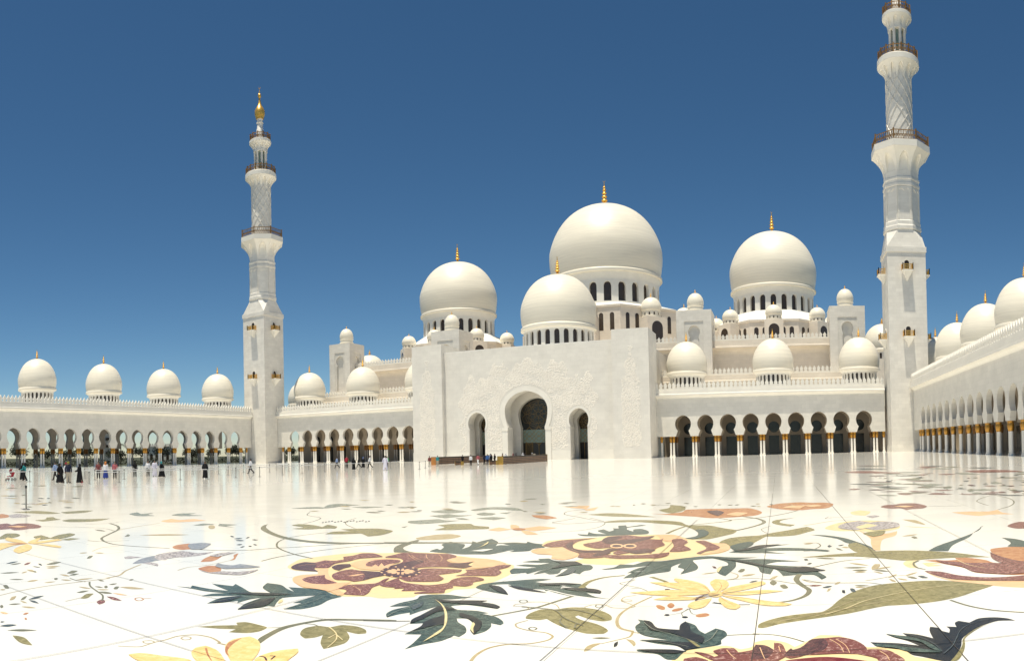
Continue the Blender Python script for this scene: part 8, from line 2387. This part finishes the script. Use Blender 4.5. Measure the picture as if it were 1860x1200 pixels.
rd = random.Random(21)
def tree(label, x, y, h, rx):
    r = thing('garden_tree', label, 'tree', (x, y, 0), 0, 'garden trees seen through the open arcade')
    t = MB()
    t.tube([(0, 0, -.05), (.1, .05, h * .25), (.05, .1, h * .5)], .18, 8, r1=.09)
    for k in range(4):
        a = 2 * PI * k / 4 + rd.uniform(0, 1)
        t.tube([(.05, .1, h * .4), (rx * .4 * math.cos(a), rx * .4 * math.sin(a), h * .65)], .07, 5, r1=.03)
    t.build('trunk', M['bark'], r)
    c = MB()
    for k in range(5):
        a = 2 * PI * k / 5
        crown(c, rd, rx * .45 * math.cos(a), rx * .45 * math.sin(a), h * .62 + rd.uniform(-.3, .5), rx * .6, h * .3, 170, .28)
    c.build('crown', [M['leaf_dark'], M['leaf_mid']], r, fix=False)
def palm(label, x, y, h):
    r = thing('palm_tree', label, 'palm tree', (x, y, 0), 0, 'palms seen through the open arcade')
    t = MB(); t.tube([(0, 0, -.05), (.1, 0, h * .5), (.05, .05, h)], .2, 8, r1=.14); t.build('trunk', M['bark'], r)
    c = MB()
    for k in range(18):
        a = 2 * PI * k / 18 + rd.uniform(-.1, .1)
        e = rd.uniform(-.2, 1.0)
        pts = []
        for i in range(8):
            u = i / 7
            pts.append(Vector((math.cos(a) * 2.2 * u, math.sin(a) * 2.2 * u, h + e * 1.2 * u - 1.9 * u * u)))
        sd = Vector((-math.sin(a), math.cos(a), 0))
        for i in range(7):
            for q in (-1, 1):
                for f in (0, .5):
                    b0 = pts[i].lerp(pts[i + 1], f)
                    tip = b0 + sd * q * (.5 - .04 * i) + (pts[i + 1] - pts[i]) * .6 + Vector((0, 0, -.18))
                    c.add([b0, b0.lerp(tip, .5) + Vector((0, 0, .04)) + (pts[i + 1] - pts[i]) * .12, tip], [(0, 1, 2)], k % 2)
    c.build('crown', [M['leaf_dark'], M['leaf_mid']], r, fix=False)
spots = [(-172, 62), (-168, 76), (-176, 88), (-170, 101), (-178, 112), (-182, 158), (-172, 168), (-180, 178), (-174, 190), (-186, 200), (-176, 140), (-168, 210), (-171, 69), (-174, 95), (-169, 117), (-173, 129), (-170, 148), (-176, 163), (-171, 180), (-169, 196)]
look = ['low dark tree', 'bushy dark tree', 'broad dark tree', 'round dark tree', 'dense dark tree', 'green tree', 'leafy green tree', 'small dense tree', 'spreading tree', 'tall dark tree', 'thin green tree', 'wide green tree', 'shadowy tree', 'full dark tree', 'rounded green tree', 'loose dark tree', 'heavy dark tree', 'bushy green tree', 'low green tree', 'dusty green tree']
for k, (x, y) in enumerate(spots):
    tree('%s, %s of the garden trees behind the open arcade' % (look[k], ORD[k]), x, y, rd.uniform(4.6, 6.6), rd.uniform(2.8, 4.2))
palm('palm tree behind the open arcade at the sixth arch', -176, 123.5, 6.2)
palm('palm tree behind the open arcade near its first arches', -180, 80.0, 5.6)
hd = MB()
for k in range(7000):
    y = rd.uniform(40, 235); x = -164 - rd.uniform(0, 3)
    z = rd.uniform(0, 1.5 + .4 * math.sin(y * .6))
    u = Vector((rd.gauss(0, 1), rd.gauss(0, 1), rd.gauss(0, 1))).normalized(); w = u.orthogonal().normalized()
    q = Vector((x, y, z)); L = .26
    hd.add([q - u * L, q + w * L * .5, q + u * L, q - w * L * .5], [(0, 1, 2, 3)], k % 2)
tag(hd.build('shrubbery', [M['leaf_dark'], M['leaf_mid']], None, fix=False), 'low green shrubbery in the garden beyond the open arcade', 'shrubs', kind='stuff')
def pavilion():
    r = thing('pavilion', 'low white garden pavilion with dark arched windows seen through the open arcade', 'pavilion', (-190, 150, 0), R(40))
    m = MB(); m.box(-4.2, 4.2, 0, 5, 0, 5.6); m.box(-4.5, 4.5, -.3, 5.3, 5.61, 6.0); m.build('wall', M['wall'], r)
    for x in (-2.9, -1.0, 1.0, 2.9):
        g = MB(); g.plate([(x - .5, .9), (x - .5, 2.6)] + [(x + .5 * math.cos(PI - PI * i / 8), 2.6 + .7 * math.sin(PI * i / 8)) for i in range(1, 8)] + [(x + .5, 2.6), (x + .5, .9)], -.03, -.004)
        g.build('window', M['drum_glass'], r)
    p = MB(); merlons(p, -4.4, 4.4, -.2, .0, 6.0, .9, .8); p.build('crenellation', M['trim'], r)
pavilion()
def far_tower():
    r = thing('garden_tower', 'slim white tower with dark balconies seen through an arch of the open arcade', 'tower', (-196, 131, 0))
    m = MB(); m.box(-1.4, 1.4, -1.4, 1.4, 0, 14); m.box(-1.6, 1.6, -1.6, 1.6, 14.01, 14.6); m.build('shaft', M['wall'], r)
    for z in (3.2, 5.6, 8.0, 10.4):
        for a in (0, PI / 2):
            b = MB(); b.box(-.6, .6, -2.1, -1.405, z, z + .9); b.build('balcony', M['drum_glass'], r, rotz=a)
far_tower()
